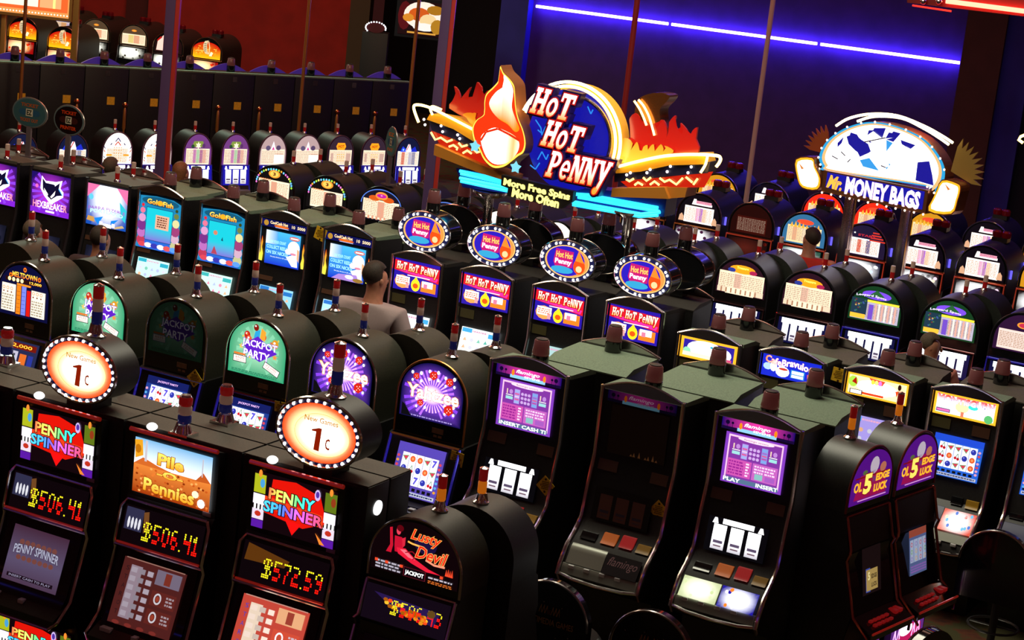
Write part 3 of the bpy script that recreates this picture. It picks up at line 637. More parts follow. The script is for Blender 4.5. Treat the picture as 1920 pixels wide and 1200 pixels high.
def kit_arch(art,screen=None,depth=.44,barrel=BARREL,light='tower',ly=.18,trim=DCHROME,tag=None,hw=.30,zt=1.85,zs=1.55,sidetrim=BLUECH,toptrim=CHROME,label=True,back=False,glow=None,ft=1.36,front='video',depth2=None,tags2=None):
    k=Kit(); d=depth; key=(hw,zt,zs,depth)
    k.add('cabinet',memo(('cabA',)+key,lambda: MB().prismx(POLY_A(d),-hw-.02,hw+.02).mesh('cabinet',BLK)))
    b=k.add('arched_topper',memo(('barA',barrel.name)+key,lambda: MB().prism(arch_pts(hw,zs,zt,1.235),0,depth2 or d).mesh('arched_topper',barrel)))
    if back:
        if light: add_light(k,0,ly,zt,light)
        return k
    k.add('arch_trim',memo(('trA',trim.name)+key,lambda: MB().tube([(x,-.006,z) for x,z in arch_pts(hw-.004,zs,zt-.004,1.25,26)],.009,6).mesh('arch_trim',trim)))
    k.add('arch_bezel',memo(('bzA',)+key,lambda: MB().prism(arch_pts(hw-.008,zs,zt-.008,1.25,24),-.008,0).mesh('arch_bezel',GLOSSB)))
    k.add('arch_glass',art)
    if label:
        k.add('price_label',memo(('lbl',),lambda: MB().box(.03,.125,-.013,-.008,1.305,1.345).box(.045,.075,-.013,-.008,1.275,1.292).box(.085,.115,-.013,-.008,1.275,1.292).mesh('price_label',TAN)))
    if front=='video':
        fr=k.add('screen_frame',memo(('sf',sidetrim.name,hw),lambda: MB().prismx([(-.035,1.235),(-.165,.80),(-.13,.79),(0,1.235)],-hw+.005,hw-.005).mesh('screen_frame',GLOSSB)))
        if screen: k.add('screen',screen,fr)
        k.add('side_trim',memo(('st',sidetrim.name,hw,-1),lambda: MB().tube([(-hw+.005,-.04,1.235),(-hw+.005,-.175,.80),(-hw+.005,-.2,.76)],.010,6).mesh('side_trim',sidetrim)))
        k.add('side_trim',memo(('st',sidetrim.name,hw,1),lambda: MB().tube([(hw-.005,-.04,1.235),(hw-.005,-.175,.80),(hw-.005,-.2,.76)],.010,6).mesh('side_trim',sidetrim)))
        k.add('top_trim',memo(('tt',toptrim.name,hw),lambda: MB().tube([(-hw+.01,-.04,1.236),(hw-.01,-.04,1.236)],.011,6).mesh('top_trim',toptrim)))
    else:
        fr=k.add('screen_frame',memo(('sf2',hw,ft),lambda: MB().prismx([(-.02,ft),(-.04,ft),(-.075,1.06),(-.02,1.06)],-hw+.005,hw-.005).mesh('screen_frame',GLOSSB)))
        if screen: k.add('reel_glass',screen,fr)
        k.add('front_trim',memo(('ft',sidetrim.name,hw,ft),lambda: MB().tube([(-hw+.005,-.19,.78),(-hw+.005,-.08,1.06),(-hw+.01,-.045,ft+.005),(hw-.01,-.045,ft+.005),(hw-.005,-.08,1.06),(hw-.005,-.19,.78)],.011,6).mesh('front_trim',sidetrim)))
        k.add('coin_box',memo(('cb',hw),lambda: MB().box(-hw+.03,hw-.03,-.20,-.05,.90,1.0,.01).mesh('coin_box',SILV)))
    k.add('button_deck',memo(('bd',hw),lambda: MB().box(-hw+.02,hw-.02,-.37,-.17,.765,.785,.005).mesh('button_deck',GLOSSB)))
    for i in range(5): k.add('button',memo(('bt',hw,i),lambda i=i: MB().box(-hw+.07+i*.1,-hw+.12+i*.1,-.33,-.29,.785,.80,.005).mesh('button',WHITEP)))
    if glow: k.add('side_light',glow[0],None,glow[1])
    if tag: add_tag(k,*tag)
    if light: add_light(k,.03,ly,zt,light)
    return k
# upright cabinet with a swept front framed in chrome and a low arched visor
PV=[(2.3,0),(1.45,0),(1.25,-.05),(1.0,-.10),(.9,-.20),(.83,-.30),(.71,-.38),(.65,-.40),(.60,-.36),(.5,-.14),(0,-.10)]
def prof_for(h): 
    s=h/1.95; return interp([(z*s if z<2 else z,y) for z,y in PV])
def kit_visor(w,h,depth,parts,frame=CHROME,top=TOPG,light='beacon',ly=.07,visor=True,back=False,extra=None,lx=.02):
    k=Kit(); s=h/1.95; hw=w/2; P=[(y,z*s) for z,y in PV if z<2]
    key=(w,h,depth)
    k.add('cabinet',memo(('cabV',)+key,lambda: MB().prismx([(0,h-.03)]+P+[(depth,0),(depth,h-.06),(depth-.02,h-.05)],-hw+.005,hw-.005).mesh('cabinet',BLK)))
    k.add('cabinet_top',memo(('topV',top.name)+key,lambda: MB().prismx([(.03,h-.035),(.03,h-.005),(depth-.12,h-.015),(depth+.002,h-.052),(depth+.002,h-.062)],-hw+.003,hw-.003).mesh('cabinet_top',top)))
    if visor:
        def f():
            Q=[(-hw,h-.02)]+[(-hw+w*i/14,h-.01+.078*math.sin(math.pi*i/14)) for i in range(15)]+[(hw,h-.02)]
            return MB().prism(Q,-.02,.0).tube([(x,-.02,z) for x,z in Q[1:-1]],.009,5).mesh('visor',DCHROME)
        k.add('visor',memo(('vis',)+key,f))
    if light: add_light(k,lx,ly,h-.01,light)
    if back: return k
    Q=[(0,h)]+P
    for sx,n in((-1,'l'),(1,'r')):
        k.add('frame_rail',memo(('fr',frame.name,n)+key,lambda sx=sx: MB().tube([(sx*(hw-.010),y-.014,z) for y,z in Q[:-2]],.016,8).mesh('frame_rail',frame)))
    k.add('deck_edge',memo(('de',frame.name)+key,lambda: MB().tube([(-hw,-.40,.655*s),(-hw*.6,-.425,.64*s),(0,-.435,.635*s),(hw*.6,-.425,.64*s),(hw,-.40,.655*s)],.012,7).mesh('deck_edge',frame)))
    for n,me,lb in parts:
        if n=='button_row':
            for q in range(4): k.add('button',memo(('vb',q)+key,lambda q=q: MB().box(-hw+.10+q*.12-.022,-hw+.10+q*.12+.022,-.40,-.36,.70*s,.725*s,.005).mesh('button',WHITEP)))
        else: k.add(n,me,None,lb)
    if extra: extra(k)
    return k
def box_on(name,x0,x1,z0,z1,prof,m,t=.012,n=6):
    """thin raised plate lying on the swept front"""
    def f():
        b=MB(); v=[]; 
        for i in range(n+1):
            z=z0+(z1-z0)*i/n; y=prof(z); v+=[(x0,y-t,z),(x1,y-t,z),(x1,y,z),(x0,y,z)]
        F=[]
        for i in range(n):
            for j in range(4): F.append((i*4+j,i*4+(j+1)%4,(i+1)*4+(j+1)%4,(i+1)*4+j))
        F+= [(3,2,1,0),(n*4,n*4+1,n*4+2,n*4+3)]
        return b.add(v,F).mesh(name,m)
    return f()
ROT=-PHI
def put(kit,name,a,b,label,cat='slot machine',group=None,rot=0.0):
    return kit.place(name,hall(a,b),ROT+rot,label,cat,group)
PI=math.pi
# ------------------------------------------------------------------ the room
def struct(name,me,loc=(0,0,0),rot=0):
    o=ob(name,me,kind='structure'); o.location=loc; o.rotation_euler=(0,0,rot); return o
def carpet():
    m=bpy.data.materials.new('patterned_carpet'); m.use_nodes=True; nt=m.node_tree; p=nt.nodes['Principled BSDF']
    tc=nt.nodes.new('ShaderNodeTexCoord'); v=nt.nodes.new('ShaderNodeTexVoronoi'); v.inputs['Scale'].default_value=2.2; n=nt.nodes.new('ShaderNodeTexNoise'); n.inputs['Scale'].default_value=5
    r=nt.nodes.new('ShaderNodeValToRGB'); e=r.color_ramp.elements; e[0].position=.42; e[0].color=(.012,.006,.008,1); e[1].position=.62; e[1].color=(.10,.022,.006,1); q=e.new(.75); q.color=(.05,.045,.012,1)
    mx=nt.nodes.new('ShaderNodeMath'); mx.operation='MULTIPLY'
    nt.links.new(tc.outputs['Object'],v.inputs['Vector']); nt.links.new(tc.outputs['Object'],n.inputs['Vector']); nt.links.new(v.outputs['Distance'],mx.inputs[0]); nt.links.new(n.outputs['Fac'],mx.inputs[1])
    a=nt.nodes.new('ShaderNodeMath'); a.operation='ADD'; nt.links.new(mx.outputs[0],a.inputs[0]); nt.links.new(n.outputs['Fac'],a.inputs[1])
    nt.links.new(a.outputs[0],r.inputs['Fac']); nt.links.new(r.outputs['Color'],p.inputs['Base Color']); p.inputs['Roughness'].default_value=.95
    return m
struct('floor',MB().box(-22,26,2,52,-.1,0).mesh('floor',carpet(),0))
NAVY=mat('navy_wall_paint',(.060,.014,.085),.8,noise=.12,nscale=3)
NAVY2=mat('deep_blue_paint',(.03,.02,.25),.8,noise=.1,nscale=3)
MAROON=mat('maroon_wall_paint',(.30,.012,.006),.85,noise=.12,nscale=3)
REDCOL=mat('rust_column_paint',(.085,.018,.012),.8,noise=.1,nscale=3)
OLIVE=mat('olive_trim_paint',(.06,.040,.015),.7)
DARKW=mat('near_black_backing',(.010,.008,.014),.9)
WA=R_(19)  # turn of the neon wall
WD=Vector((math.cos(WA),-math.sin(WA),0)); W0=Vector((-.19,34.75,0))
def wall_seg(name,s0,s1,m,y0=0,y1=.3,z1=8):
    return struct(name,MB().box(s0,s1,y0,y1,0,z1).mesh(name,m,0),W0,-WA)
wall_seg('wall_back',-.05,7.35,NAVY)
wall_seg('trim_1',-.55,-.05,NAVY2,-.25,.3)
wall_seg('trim_2',7.35,7.98,REDCOL,-.25,.3)
wall_seg('trim_3',7.98,8.42,NAVY2,-.1,.3)
wall_seg('wall_right',8.42,16,DARKW,.1,.3)
struct('wall_left',MB().box(-18,-8.05,41,41.3,0,9).box(-8.05,-3.95,40.6,41.3,0,9).mesh('wall_left',MAROON,0))
struct('trim_4',MB().box(-3.95,-3.55,40.5,41.3,0,9).mesh('trim_4',OLIVE,0))
struct('wall_alcove',MB().box(-3.55,2.5,44,44.3,0,9).mesh('wall_alcove',DARKW,0))  # near-black sheet put in as the darkness of the opening
struct('trim_5',MB().box(-8.55,-8.05,40.85,41.0,0,9).mesh('trim_5',mat('dark_red_strip',(.07,.006,.005),.8),0))  # darker red strip set along the wall corner
NEONB=mat('blue_neon_glass',(.05,.05,.3),.3,emit=(.07,.045,1),es=75,sample=True)
gz=3.2
for i,(s0,s1) in enumerate(((.04,2.42),(2.48,4.98),(5.04,7.32))):
    P=[W0+WD*s for s in (s0,s1)]
    n=Vector((-math.sin(WA),-math.cos(WA),0))*.10
    o=ob('neon_tube',MB().tube([(p.x+n.x,p.y+n.y,gz) for p in P],.024,8).mesh('neon_tube',NEONB),label=('left end','middle','right end')[i]+' length of glowing blue neon tube on the dark purple back wall',cat='neon light')
# ------------------------------------------------------------------ poles
def pole(name,px,z,r,z1,m,label,cat='pole',box=None,m2=None,Y=None,b=None):
    if b is not None:
        d=ray(*px); B=HB; P0=hall(0,b); t=((P0-CAMP).dot(B))/d.dot(B); P=CAMP+d*t
    else:
        d=ray(*px); t=Y/d.y; P=CAMP+d*t
    e=bpy.data.objects.new(name,None); COL.objects.link(e); e.location=(P.x,P.y,0); e['label']=label; e['category']=cat
    if box:
        ob('shaft',MB().box(-box,box,-box,box,0,z1,.006).mesh('shaft',m),e)
        ob('edge_strip',MB().box(box,box*1.9,-box*.9,box*.9,0,z1,.004).mesh('edge_strip',m2),e,'red side strip')
    else:
        ob('shaft',MB().lathe([(r,0),(r,z1)],(0,0,0),12).mesh('shaft',m),e)
    ob('base_plate',MB().lathe([(max(r,box or 0)*2.4,0),(max(r,box or 0)*2.4,.02),(max(r,box or 0)*1.3,.04)],(0,0,0),16).mesh('base_plate',m),e)
    return e
def ray(px,py): return _w*F_PX+_r*(px-960)-_u*(py-600)
def at(px,py,z): d=ray(px,py); return CAMP+d*((z-CAM_H)/d.z)
PURP=mat('purple_painted_steel',(.09,.045,.13),.45); REDP=mat('red_painted_steel',(.45,.03,.02),.4); PINKW=mat('pale_pink_painted_steel',(.50,.32,.30),.5); DRED=mat('dark_red_painted_steel',(.30,.012,.012),.5)
pole('support_column',(298,345),0,.03,6,PURP,'square purple and red column rising behind the sea creature machines',cat='column',box=.052,m2=REDP,b=5.0)
pole('support_column',(800,385),0,.03,6,PURP,'square purple and red column beside the left tip of the flame sign',cat='column',box=.048,m2=REDP,b=5.0)
pole('ceiling_pole',(1398,380),0,.032,6,PINKW,'thin pale pink pole in front of the purple wall',b=11.25)
pole('ceiling_pole',(1172,190),0,.034,6,DRED,'thin dark red pole rising behind the round blue part of the flame sign',b=8.95)
for q,t in (((37,210),'leftmost thin brass pole, crossing the red and orange arched machines'),((560,240),'thin brass pole in front of the maroon wall'),((762,245),'thin brass pole beside the dark alcove with the food picture')):
    pole('brass_pole',q,0,.026,6,GOLD,t,Y=(28.5 if q[0]<100 else 29.6))
# ------------------------------------------------------------------ middle row: arched machines facing the lower left
pA=PROF_A
G_PARTY=art_party(1); G_PARTYD=art_party(0); G_DICE=art_dice(); G_MELT=art_meltdown()
S_PARTY=art_fruit(-.2,.2,.83,1.2,pA,bg='#1c3c90',hdr='#101c60',seed=4,title='JACKPOT PARTY')
S_PARTY2=art_fruit(-.2,.2,.83,1.2,pA,bg='#1c3c90',hdr='#101c60',seed=9,title='JACKPOT PARTY')
S_DICE=art_fruit(-.2,.2,.83,1.2,pA,bg='#5a48b0',hdr='#5a48b8',seed=12,title=None,k=1.1)
S_MELT=art_paytable(C('#202858',1),'#dcd8ee',[None,'#e87830','#303890',None],None,box=(-.24,.24,.85,1.2),k=1.0,ptop=.55,lines=6)
rowA=[(0,G_MELT,None,'arched machine with navy glass and white pay columns, leftmost of the middle row',None),
 (.78,G_PARTY,S_PARTY,'lit green arched party machine partly behind the left round 1c sign',(.255,-.045,1.22,45)),
 (1.56,G_PARTYD,S_PARTY,'unlit dark green arched machine between the two lit green party machines',(.235,-.045,1.26,0)),
 (2.34,G_PARTY,S_PARTY2,'brightly lit green arched party machine just left of the purple dice machines',(.28,-.05,1.20,48)),
 (3.12,G_DICE,S_DICE,'purple arched dice machine, its glass crossed by a red white and blue light',(.29,-.05,1.17,45)),
 (3.905,G_DICE,S_DICE,'purple arched dice machine with gold rim, next to the pink screen machine',(.285,-.055,1.17,40))]
for i,(a,g,s,lb,tg) in enumerate(rowA):
    if i==0:
        s=memo('meltscr',lambda: (lambda A:(A.rect(0,1,0,A.H,C('#28305c',.8)),A.rect(.05,.95,A.H*.8,A.H*.95,C('#7a1408',1)),A.text('$12,000',.5,A.H*.875,.7,A.H*.1,C('#ffb838',1.6),off=.02),A.rect(.08,.55,.05,A.H*.74,C('#d8d4ec',.9)),A.rect(.6,.76,.05,A.H*.7,C('#e87028',1.1)),A.rect(.8,.92,.05,A.H*.7,C('#2838a0',1)),words(A,.12,.5,.08,A.H*.7,6,C('#404058',1),1,3),A.mesh('screen_picture',LIT)))(Art(-.2,.24,.88,1.2,y=-.02,prof=pA))[-1])
    kt=kit_arch(g,s,tag=tg,trim=CHROME if i!=5 else GOLD,sidetrim=DCHROME if i==0 else BLUECH,toptrim=(CHROME,CHROME,DCHROME,mat('red_chrome',(.8,.25,.2),.15,1),CHROME,GOLD)[i])
    put(kt,'arched_slot_machine',a,0,lb,group='arched machines of the middle row')
kb=kit_arch(None,depth=.40,back=True,light='tower',ly=.17)
for i,(a,lb) in enumerate(((-1.36,'at the left edge of the photo'),(-.58,'behind the navy glass machine'),(.20,'behind the left lit party machine'),(.98,'behind the unlit party machine'),(1.77,'behind the right lit party machine'),(2.55,'behind the left dice machine'),(3.33,'behind the right dice machine'),(4.01,'behind the left pink screen machine'))):
    put(kb,'arched_slot_machine',a,.88,'rounded back with red white and blue light, '+lb,rot=PI,group='rounded backs of the middle bank')
# ------------------------------------------------------------------ pink screen machines (chrome framed, swept front)
hF=1.95; pF=prof_for(hF); fw=.64
def flam_header(on=True):
    k=1.0 if on else .10
    a=Art(-.265,.265,1.845,1.925,y=-.014,prof=pF); H=a.H
    a.rect(0,1,0,H,lambda u,v: mixc(C('#e838a0',1.3*k),C('#14086a',1.0*k),abs(u-.5)*2.1),10,1)
    a.rect(.22,.76,0,H*.3,C('#90d0f0',1.2*k)); a.rect(0,.22,0,H*.25,C('#180838',k)); a.rect(.76,1,0,H*.25,C('#180838',k))
    for x,s in ((.08,.03),(.15,.018),(.92,.03),(.86,.018)): a.ell(x,H*.62,s,s,C('#120430',k),8); a.rect(x-.003,x+.003,0,H*.6,C('#120430',k))
    a.ell(.265,H*.5,.022,.045,C('#ff7810',1.6*k),10); a.ell(.745,H*.5,.022,.045,C('#ff7810',1.6*k),10)
    a.text('flamingo',.49,H*.64,.36,H*.42,C('#ffffff',2.0*k) if on else C('#907080',.5),off=.01,shear=.3); a.text('SEVENS',.56,H*.30,.24,H*.2,C('#fff0ff',1.6*k) if on else C('#706070',.4),off=.02)
    return a.mesh('marquee',LIT)
def flam_screen(t1,t2):
    a=Art(-.222,.222,1.475,1.83,y=-.014,prof=pF,eps=.0002); H=a.H; k=1.05
    a.rect(0,1,0,H,C('#8a40c8',k)); a.rect(.05,.95,.05,H-.03,C('#ffc8e8',k*1.1)); a.rect(.075,.925,.09,H-.06,C('#8838a8',k)); a.ell(.5,H-.07,.3,.035,C('#ffe0f8',1.2),16); a.text('flamingo sevens',.5,H-.075,.4,.04,C('#a03870',1))
    for x in (.13,.74):
        a.rect(x,x+.13,.47,.52,C('#a8e8e8',k)); a.ell(x+.09,.60,.035,.04,C('#c890e0',k),8); a.rect(x+.01,x+.03,.56,.64,C('#ffe0c0',k)); a.rect(x,x+.13,.535,.55,C('#fff',1))
    a.rect(.285,.385,.42,.66,C('#b8a0f0',k)); a.rect(.61,.71,.42,.66,C('#90a0e8',k))
    for i in range(5): a.rect(.295,.375,.435+i*.045,.46+i*.045,C(('#a0c0f0','#e060a0','#f0d0f0','#e060a0','#a0c0f0')[i],k)); a.rect(.62,.70,.435+i*.045,.46+i*.045,C(('#80b0f0','#c050b0','#e060a0','#a070d0','#80b0f0')[i],k))
    for r in range(3):
        for c in range(3): a.ell(.435+c*.062,.46+r*.07,.026,.028,C('#d8b0f0',k),9); a.rect(.41+c*.062,.46+c*.062,.43+r*.07,.437+r*.07,C('#5a2890',k))
    a.rect(.09,.48,.13,.40,C('#d858b8',k)); a.rect(.50,.91,.13,.40,C('#d068c8',k)); words(a,.11,.36,.15,.38,5,C('#a02898',k),2,4); words(a,.39,.46,.15,.38,5,C('#ffe0ff',k*1.1),1,6); words(a,.53,.88,.24,.38,3,C('#ffd8f8',k*1.1),4,7); a.rect(.55,.68,.15,.24,C('#90c8c8',k)); a.rect(.72,.88,.15,.23,C('#b060c8',k))
    a.rect(.05,.95,.03,.10,C('#5a7898',k))
    for t,x,w in t1: a.text(t,x,.065,w,.062,C('#ffffff',1.6),off=.03)
    return a.mesh('screen_picture',LIT)
def off_screen():
    a=Art(-.222,.222,1.475,1.83,y=-.014,prof=pF); a.rect(0,1,0,a.H,C('#3c2c22',1))
    for i,x in enumerate((.42,.47,.56,.67,.72,.8,.86)): a.poly([(x-.02,.02),(x+.025,.02),(x+.004,.06+.03*(i%3))],C('#ffd890',.9))
    return a.mesh('screen_picture',mat('off_screen_glass',(.05,.035,.028),.12) if False else PRINT)
SP25=art_txt(-.05,.0,1.045,1.085,pF,C('#1a3868',1),[('25c',.5,.5,.6,.6,C('#e8f0ff',2),dict(off=.03))],y=-.03)
FL_HDR,FL_HDR0=flam_header(True),flam_header(False)
def bills(p,s=1.0):
    out=[]
    out.append(('ticket_slot',box_on('ticket_slot',-.25,-.13,.885,.925,p,GLOSSB,.02),None)); out.append(('bill_slot',box_on('bill_slot',-.09,.02,.885,.945,p,mat('orange_slot_plate',(.5,.12,.02),.4,emit=(.6,.12,.01),es=.25),.02),'orange bill slot'))
    out.append(('digit_display',box_on('digit_display',.05,.15,.89,.955,p,mat('red_digit_glass',(.12,.01,.01),.2,emit=(.6,.03,.03),es=.35),.024),'red digit display')); out.append(('coin_slot',box_on('coin_slot',.18,.28,.885,.93,p,mat('amber_slot_plate',(.4,.22,.02),.35),.02),'amber coin slot'))
    return out
BILL=bills(pF)
PLATE=('name_plate',box_on('name_plate',-.27,-.12,1.345,1.42,pF,mat('brown_smoked_plate',(.10,.045,.025),.35),.006),None); PLATE2=('name_plate',box_on('name_plate',.14,.27,1.335,1.41,pF,MATS['brown_smoked_plate'],.006),None)
GL=('deck_glass',box_on('deck_glass',-.275,.0,.73,.85,pF,SILV,.008),'grey blank glass'); 
GLON=('deck_glass',art_slab(-.275,.0,.73,.85,pF,['#e8f4b8','#f0ffd0','#e0f0b0','#ffffe8'],k=1.05,seed=3),'lit pale green glass')
FLOGO=('logo_glass',art_txt(.01,.275,.73,.85,pF,C('#0c0610',1),[('flamingo',.5,.6,.84,.55,C('#a07880',.7),dict(shear=.35))],m=PRINT),None)
FLOGON=('logo_glass',art_slab(.01,.275,.73,.85,pF,['#2018a0','#ff8020','#e830a0','#fff0ff','#ffffff'],k=1.3,seed=8),'brightly lit logo glass')
DECK=('button_deck',box_on('button_deck',-.29,.29,.66,.725,pF,SILV,.014),None)
def flam(hdr,scr,reel,glass,logo,tag,lx=.02):
    parts=[('marquee',hdr,None),('screen',scr,None),PLATE,PLATE2,('reel_glass',reel,None)]+BILL+[glass,logo,DECK,('button_row',None,None)]
    return kit_visor(fw,hF,.45,parts,light='beacon',ly=.10,extra=(lambda k: add_tag(k,*tag)) if tag else None,lx=lx)
RW=lambda on,s: art_reels(-.24,.2,1.0,1.235,pF,3,on=on,seed=s,frame='#06060c')
put(flam(FL_HDR,flam_screen([('INSERT CASH TI',.5,.86)],0),RW(True,1),GL,FLOGO,(.27,-.09,1.14,8)),'upright_slot_machine',4.65,.05,'chrome framed machine with pink screen reading INSERT CASH, left of the dark one','slot machine','chrome framed machines with swept fronts')
put(flam(FL_HDR0,off_screen(),RW(False,2),GL,FLOGO,(.25,-.07,1.17,8)),'upright_slot_machine',5.55,.05,'switched off chrome framed machine with black screen between two pink screen machines','slot machine','chrome framed machines with swept fronts')
put(flam(FL_HDR,flam_screen([('PLAY',.19,.28),('INSERT',.77,.36)],0),RW(True,3),GLON,FLOGON,None),'upright_slot_machine',6.42,.05,'chrome framed machine with pink screen reading PLAY INSERT and bright lower panels','slot machine','chrome framed machines with swept fronts')
kfb=kit_visor(.66,hF,.58,[],back=True,light='beacon',ly=.09)
for a,t in ((4.86,'leftmost of three such tops'),(5.71,'middle of three such tops'),(6.47,'rightmost of three such tops')):
    put(kfb,'upright_slot_machine',a,1.13,'machine back with flat grey-green top behind the pink screens, '+t,rot=PI)
# ------------------------------------------------------------------ front row: boxy machines with a lit top picture and a red jackpot meter
pP=interp([(2,0),(1.42,0),(1.38,-.03),(1.14,-.08),(1.09,-.06),(.68,-.19),(.64,-.24),(.58,-.32),(.50,-.30),(.45,-.12),(0,-.10)])
def led_text(a,t,cx,cy,w,h):
    """dot matrix digits"""
    F={'$':['01110','10101','01110','00101','11110'],'5':['1111','1000','1110','0001','1110'],'0':['0110','1001','1001','1001','0110'],'6':['0110','1000','1110','1001','0110'],'4':['1001','1001','1111','0001','0001'],'1':['010','110','010','010','111'],'3':['1110','0001','0110','0001','1110'],'7':['1111','0001','0010','0100','0100'],'2':['1110','0001','0110','1000','1111'],'9':['0110','1001','0111','0001','0110'],'.':['0','0','0','0','1'],' ':['0']*5}
    cols=sum(len(F[c][0])+1 for c in t); dx=w/cols; dy=h/9; x=cx-w/2; a.L+=1
    for c in t:
        for r in range(9):
            src=F[c][[0,1,1,2,2,3,3,4,4][r]] if c!='.' else ('1' if r>7 else '0')
            for i,b in enumerate(src):
                if b=='1':
                    yy=cy+h/2-dy*(r+.5); col=C('#f0e020',1.6) if r<3 or c in '$.' else C('#ff1408',1.8)
                    a.poly([(x+i*dx,yy-dy*.36),(x+i*dx+dx*.74,yy-dy*.36),(x+i*dx+dx*.74,yy+dy*.36),(x+i*dx,yy+dy*.36)],col,False)
        x+=(len(F[c][0])+1)*dx
def penny_glass(x0=-.29,x1=.29,z0=1.455,z1=1.80,k=1.15,y=-.012,prof=None,name='top_glass',half=False):
    a=Art(x0,x1,z0,z1,y=y,prof=prof,eps=.00025); H=a.H
    a.rect(0,1,0,H,C('#12040a',1)); a.poly([(.14,H*.30),(.2,H*.62),(.22,H*.92),(.5,H*.97),(.80,H*.84),(.9,H*.4),(.62,H*.2)],C('#e01408',k)); a.poly([(.14,H*.4),(.86,H*.3),(.84,H*.52),(.14,H*.6)],C('#f04018',k))
    a.poly([(.40,H*.28),(.60,H*.26),(.5,H*.03)],C('#f01010',k))
    for s in (0,1):
        x=.0 if s==0 else .86
        a.rect(x,x+.14,H*.62,H*.95,C('#b8c020',k*.9) if s==0 else C('#68801c',k*.8)); a.ell(x+.1,H*.8,.03,.05,C('#48a0d8',k) if s==0 else C('#903818',k),8); a.rect(x,x+.14,H*.42,H*.6,C('#f4e8f8',k*1.1)); 
        for i in range(3): a.rect(x+.015+i*.045,x+.04+i*.045,H*.33,H*.5,C('#ffffff',k*1.3)); 
        a.rect(x,x+.14,H*.15,H*.33,C('#e8d8ea',k)); a.ell(x+.07,H*.25,.04,.03,C('#c03020',k),8); a.rect(x,x+.14,0,H*.14,C('#5818a0',k)); a.ell(x+.07,H*.97,.022,.04,C('#ff9030',k),8)
    a.ell(.77,H*.86,.035,.06,C('#d0b8f0',k),10); a.ell(.77,H*.87,.022,.035,C('#5030a0',k),10); a.poly([(.78,H*.2),(.84,H*.02),(.9,H*.02)],C('#ff8830',k))
    st=[(0,(1,.15,.06)),(.2,(1,.75,.1)),(.42,(.8,1,.2)),(.62,(.1,.9,.25)),(.85,(.05,.85,.9)),(1,(.1,.8,1))]
    st2=[(0,(.08,.6,1)),(.2,(.06,.45,1)),(.38,(.12,.1,1)),(.55,(.75,.15,1)),(.72,(.9,.1,.5)),(1,(.9,.08,.1))]
    def cf(S):
        def f(u,v):
            for (a0,c0),(a1,c1) in zip(S,S[1:]):
                if u<=a1: return tuple(x*1.3*k for x in mixc(c0,c1,(u-a0)/(a1-a0)))
            return tuple(x*1.3*k for x in S[-1][1])
        return f
    a.text('PENNY',.47,H*.66,.56,H*.20,cf(st),off=.03,out=K0,oo=.05,rot=-.02); a.text('SPINNER',.50,H*.42,.72,H*.20,cf(st2),off=.03,out=K0,oo=.05,rot=-.02)
    return a.mesh(name,LIT)
def pile_glass():
    a=Art(-.29,.29,1.455,1.80,y=-.012,eps=.00025); H=a.H
    a.rect(0,1,0,H,lambda u,v: mixc(C('#f8fcff',1.5),C('#4aa8e0',1.1),(v/H-.45)*1.6),1,6)
    a.rect(0,1,0,H*.52,lambda u,v: mixc(C('#a83808',1.0),C('#f08a38',1.2),v/H*1.7),6,4)
    rn=random.Random(11)
    for i in range(90): x=rn.uniform(.03,.97); y=rn.uniform(.02,H*.52); a.ell(x,y,.018,.013,C(rn.choice(['#ffb060','#c8581c','#e87a30','#8c3008']),1.15),6,up=(i%9==0))
    a.poly([(0,H*.52),(.12,H*.66),(.3,H*.58),(.5,H*.52)],C('#d86a28',1.1)); a.poly([(.62,H*.5),(.8,H*.5),(.9,H*.68),(1,H*.52)],C('#c85c20',1.1))
    a.poly([(0,H*.95),(.10,H*.98),(.12,H*.7),(.02,H*.62)],C('#e8a020',1.2)); a.ell(.05,H*.8,.04,.05,C('#c07008',1.1),8); a.rect(.14,.17,H*.6,H*.98,C('#d8d0d8',1)); a.rect(.88,.895,H*.6,H*.92,C('#d0c8d0',1))
    y=lambda u,v: mixc(C('#ff9a18',1.3),C('#ffd860',1.6),v)
    a.text('Pile',.48,H*.70,.34,H*.22,y,off=.04,out=C('#a04a08',1),rot=-.03); a.text('-O-',.48,H*.45,.34,H*.13,y,off=.04,out=C('#a04a08',1)); a.text('Pennies',.48,H*.18,.66,H*.24,y,off=.03,out=C('#a04a08',1),rot=-.03)
    a.ell(.9,H*.12,.05,.05,C('#fff0e0',1.5),9); a.ell(.82,H*.26,.045,.04,C('#ffe0c0',1.4),9)
    return a.mesh('top_glass',LIT)
def meter(t,painted_refl=1):
    a=Art(-.30,.30,1.15,1.375,y=-.012,prof=pP,eps=.00025); H=a.H
    a.rect(0,1,0,H,C('#0a0408',1))
    if painted_refl:  # reflections in the meter glass are drawn into the artwork
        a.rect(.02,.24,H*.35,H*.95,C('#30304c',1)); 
        for i in range(4): a.ell(.07+i*.045,H*.55,.016,.06,C('#e8e8f0',1.0 if painted_refl==1 else .4),8)
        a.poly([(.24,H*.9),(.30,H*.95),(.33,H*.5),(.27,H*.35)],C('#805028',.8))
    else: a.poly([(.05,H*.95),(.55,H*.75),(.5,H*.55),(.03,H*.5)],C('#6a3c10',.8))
    led_text(a,t,.62,H*.42,.72,H*.52); return a.mesh('meter_display',LIT)
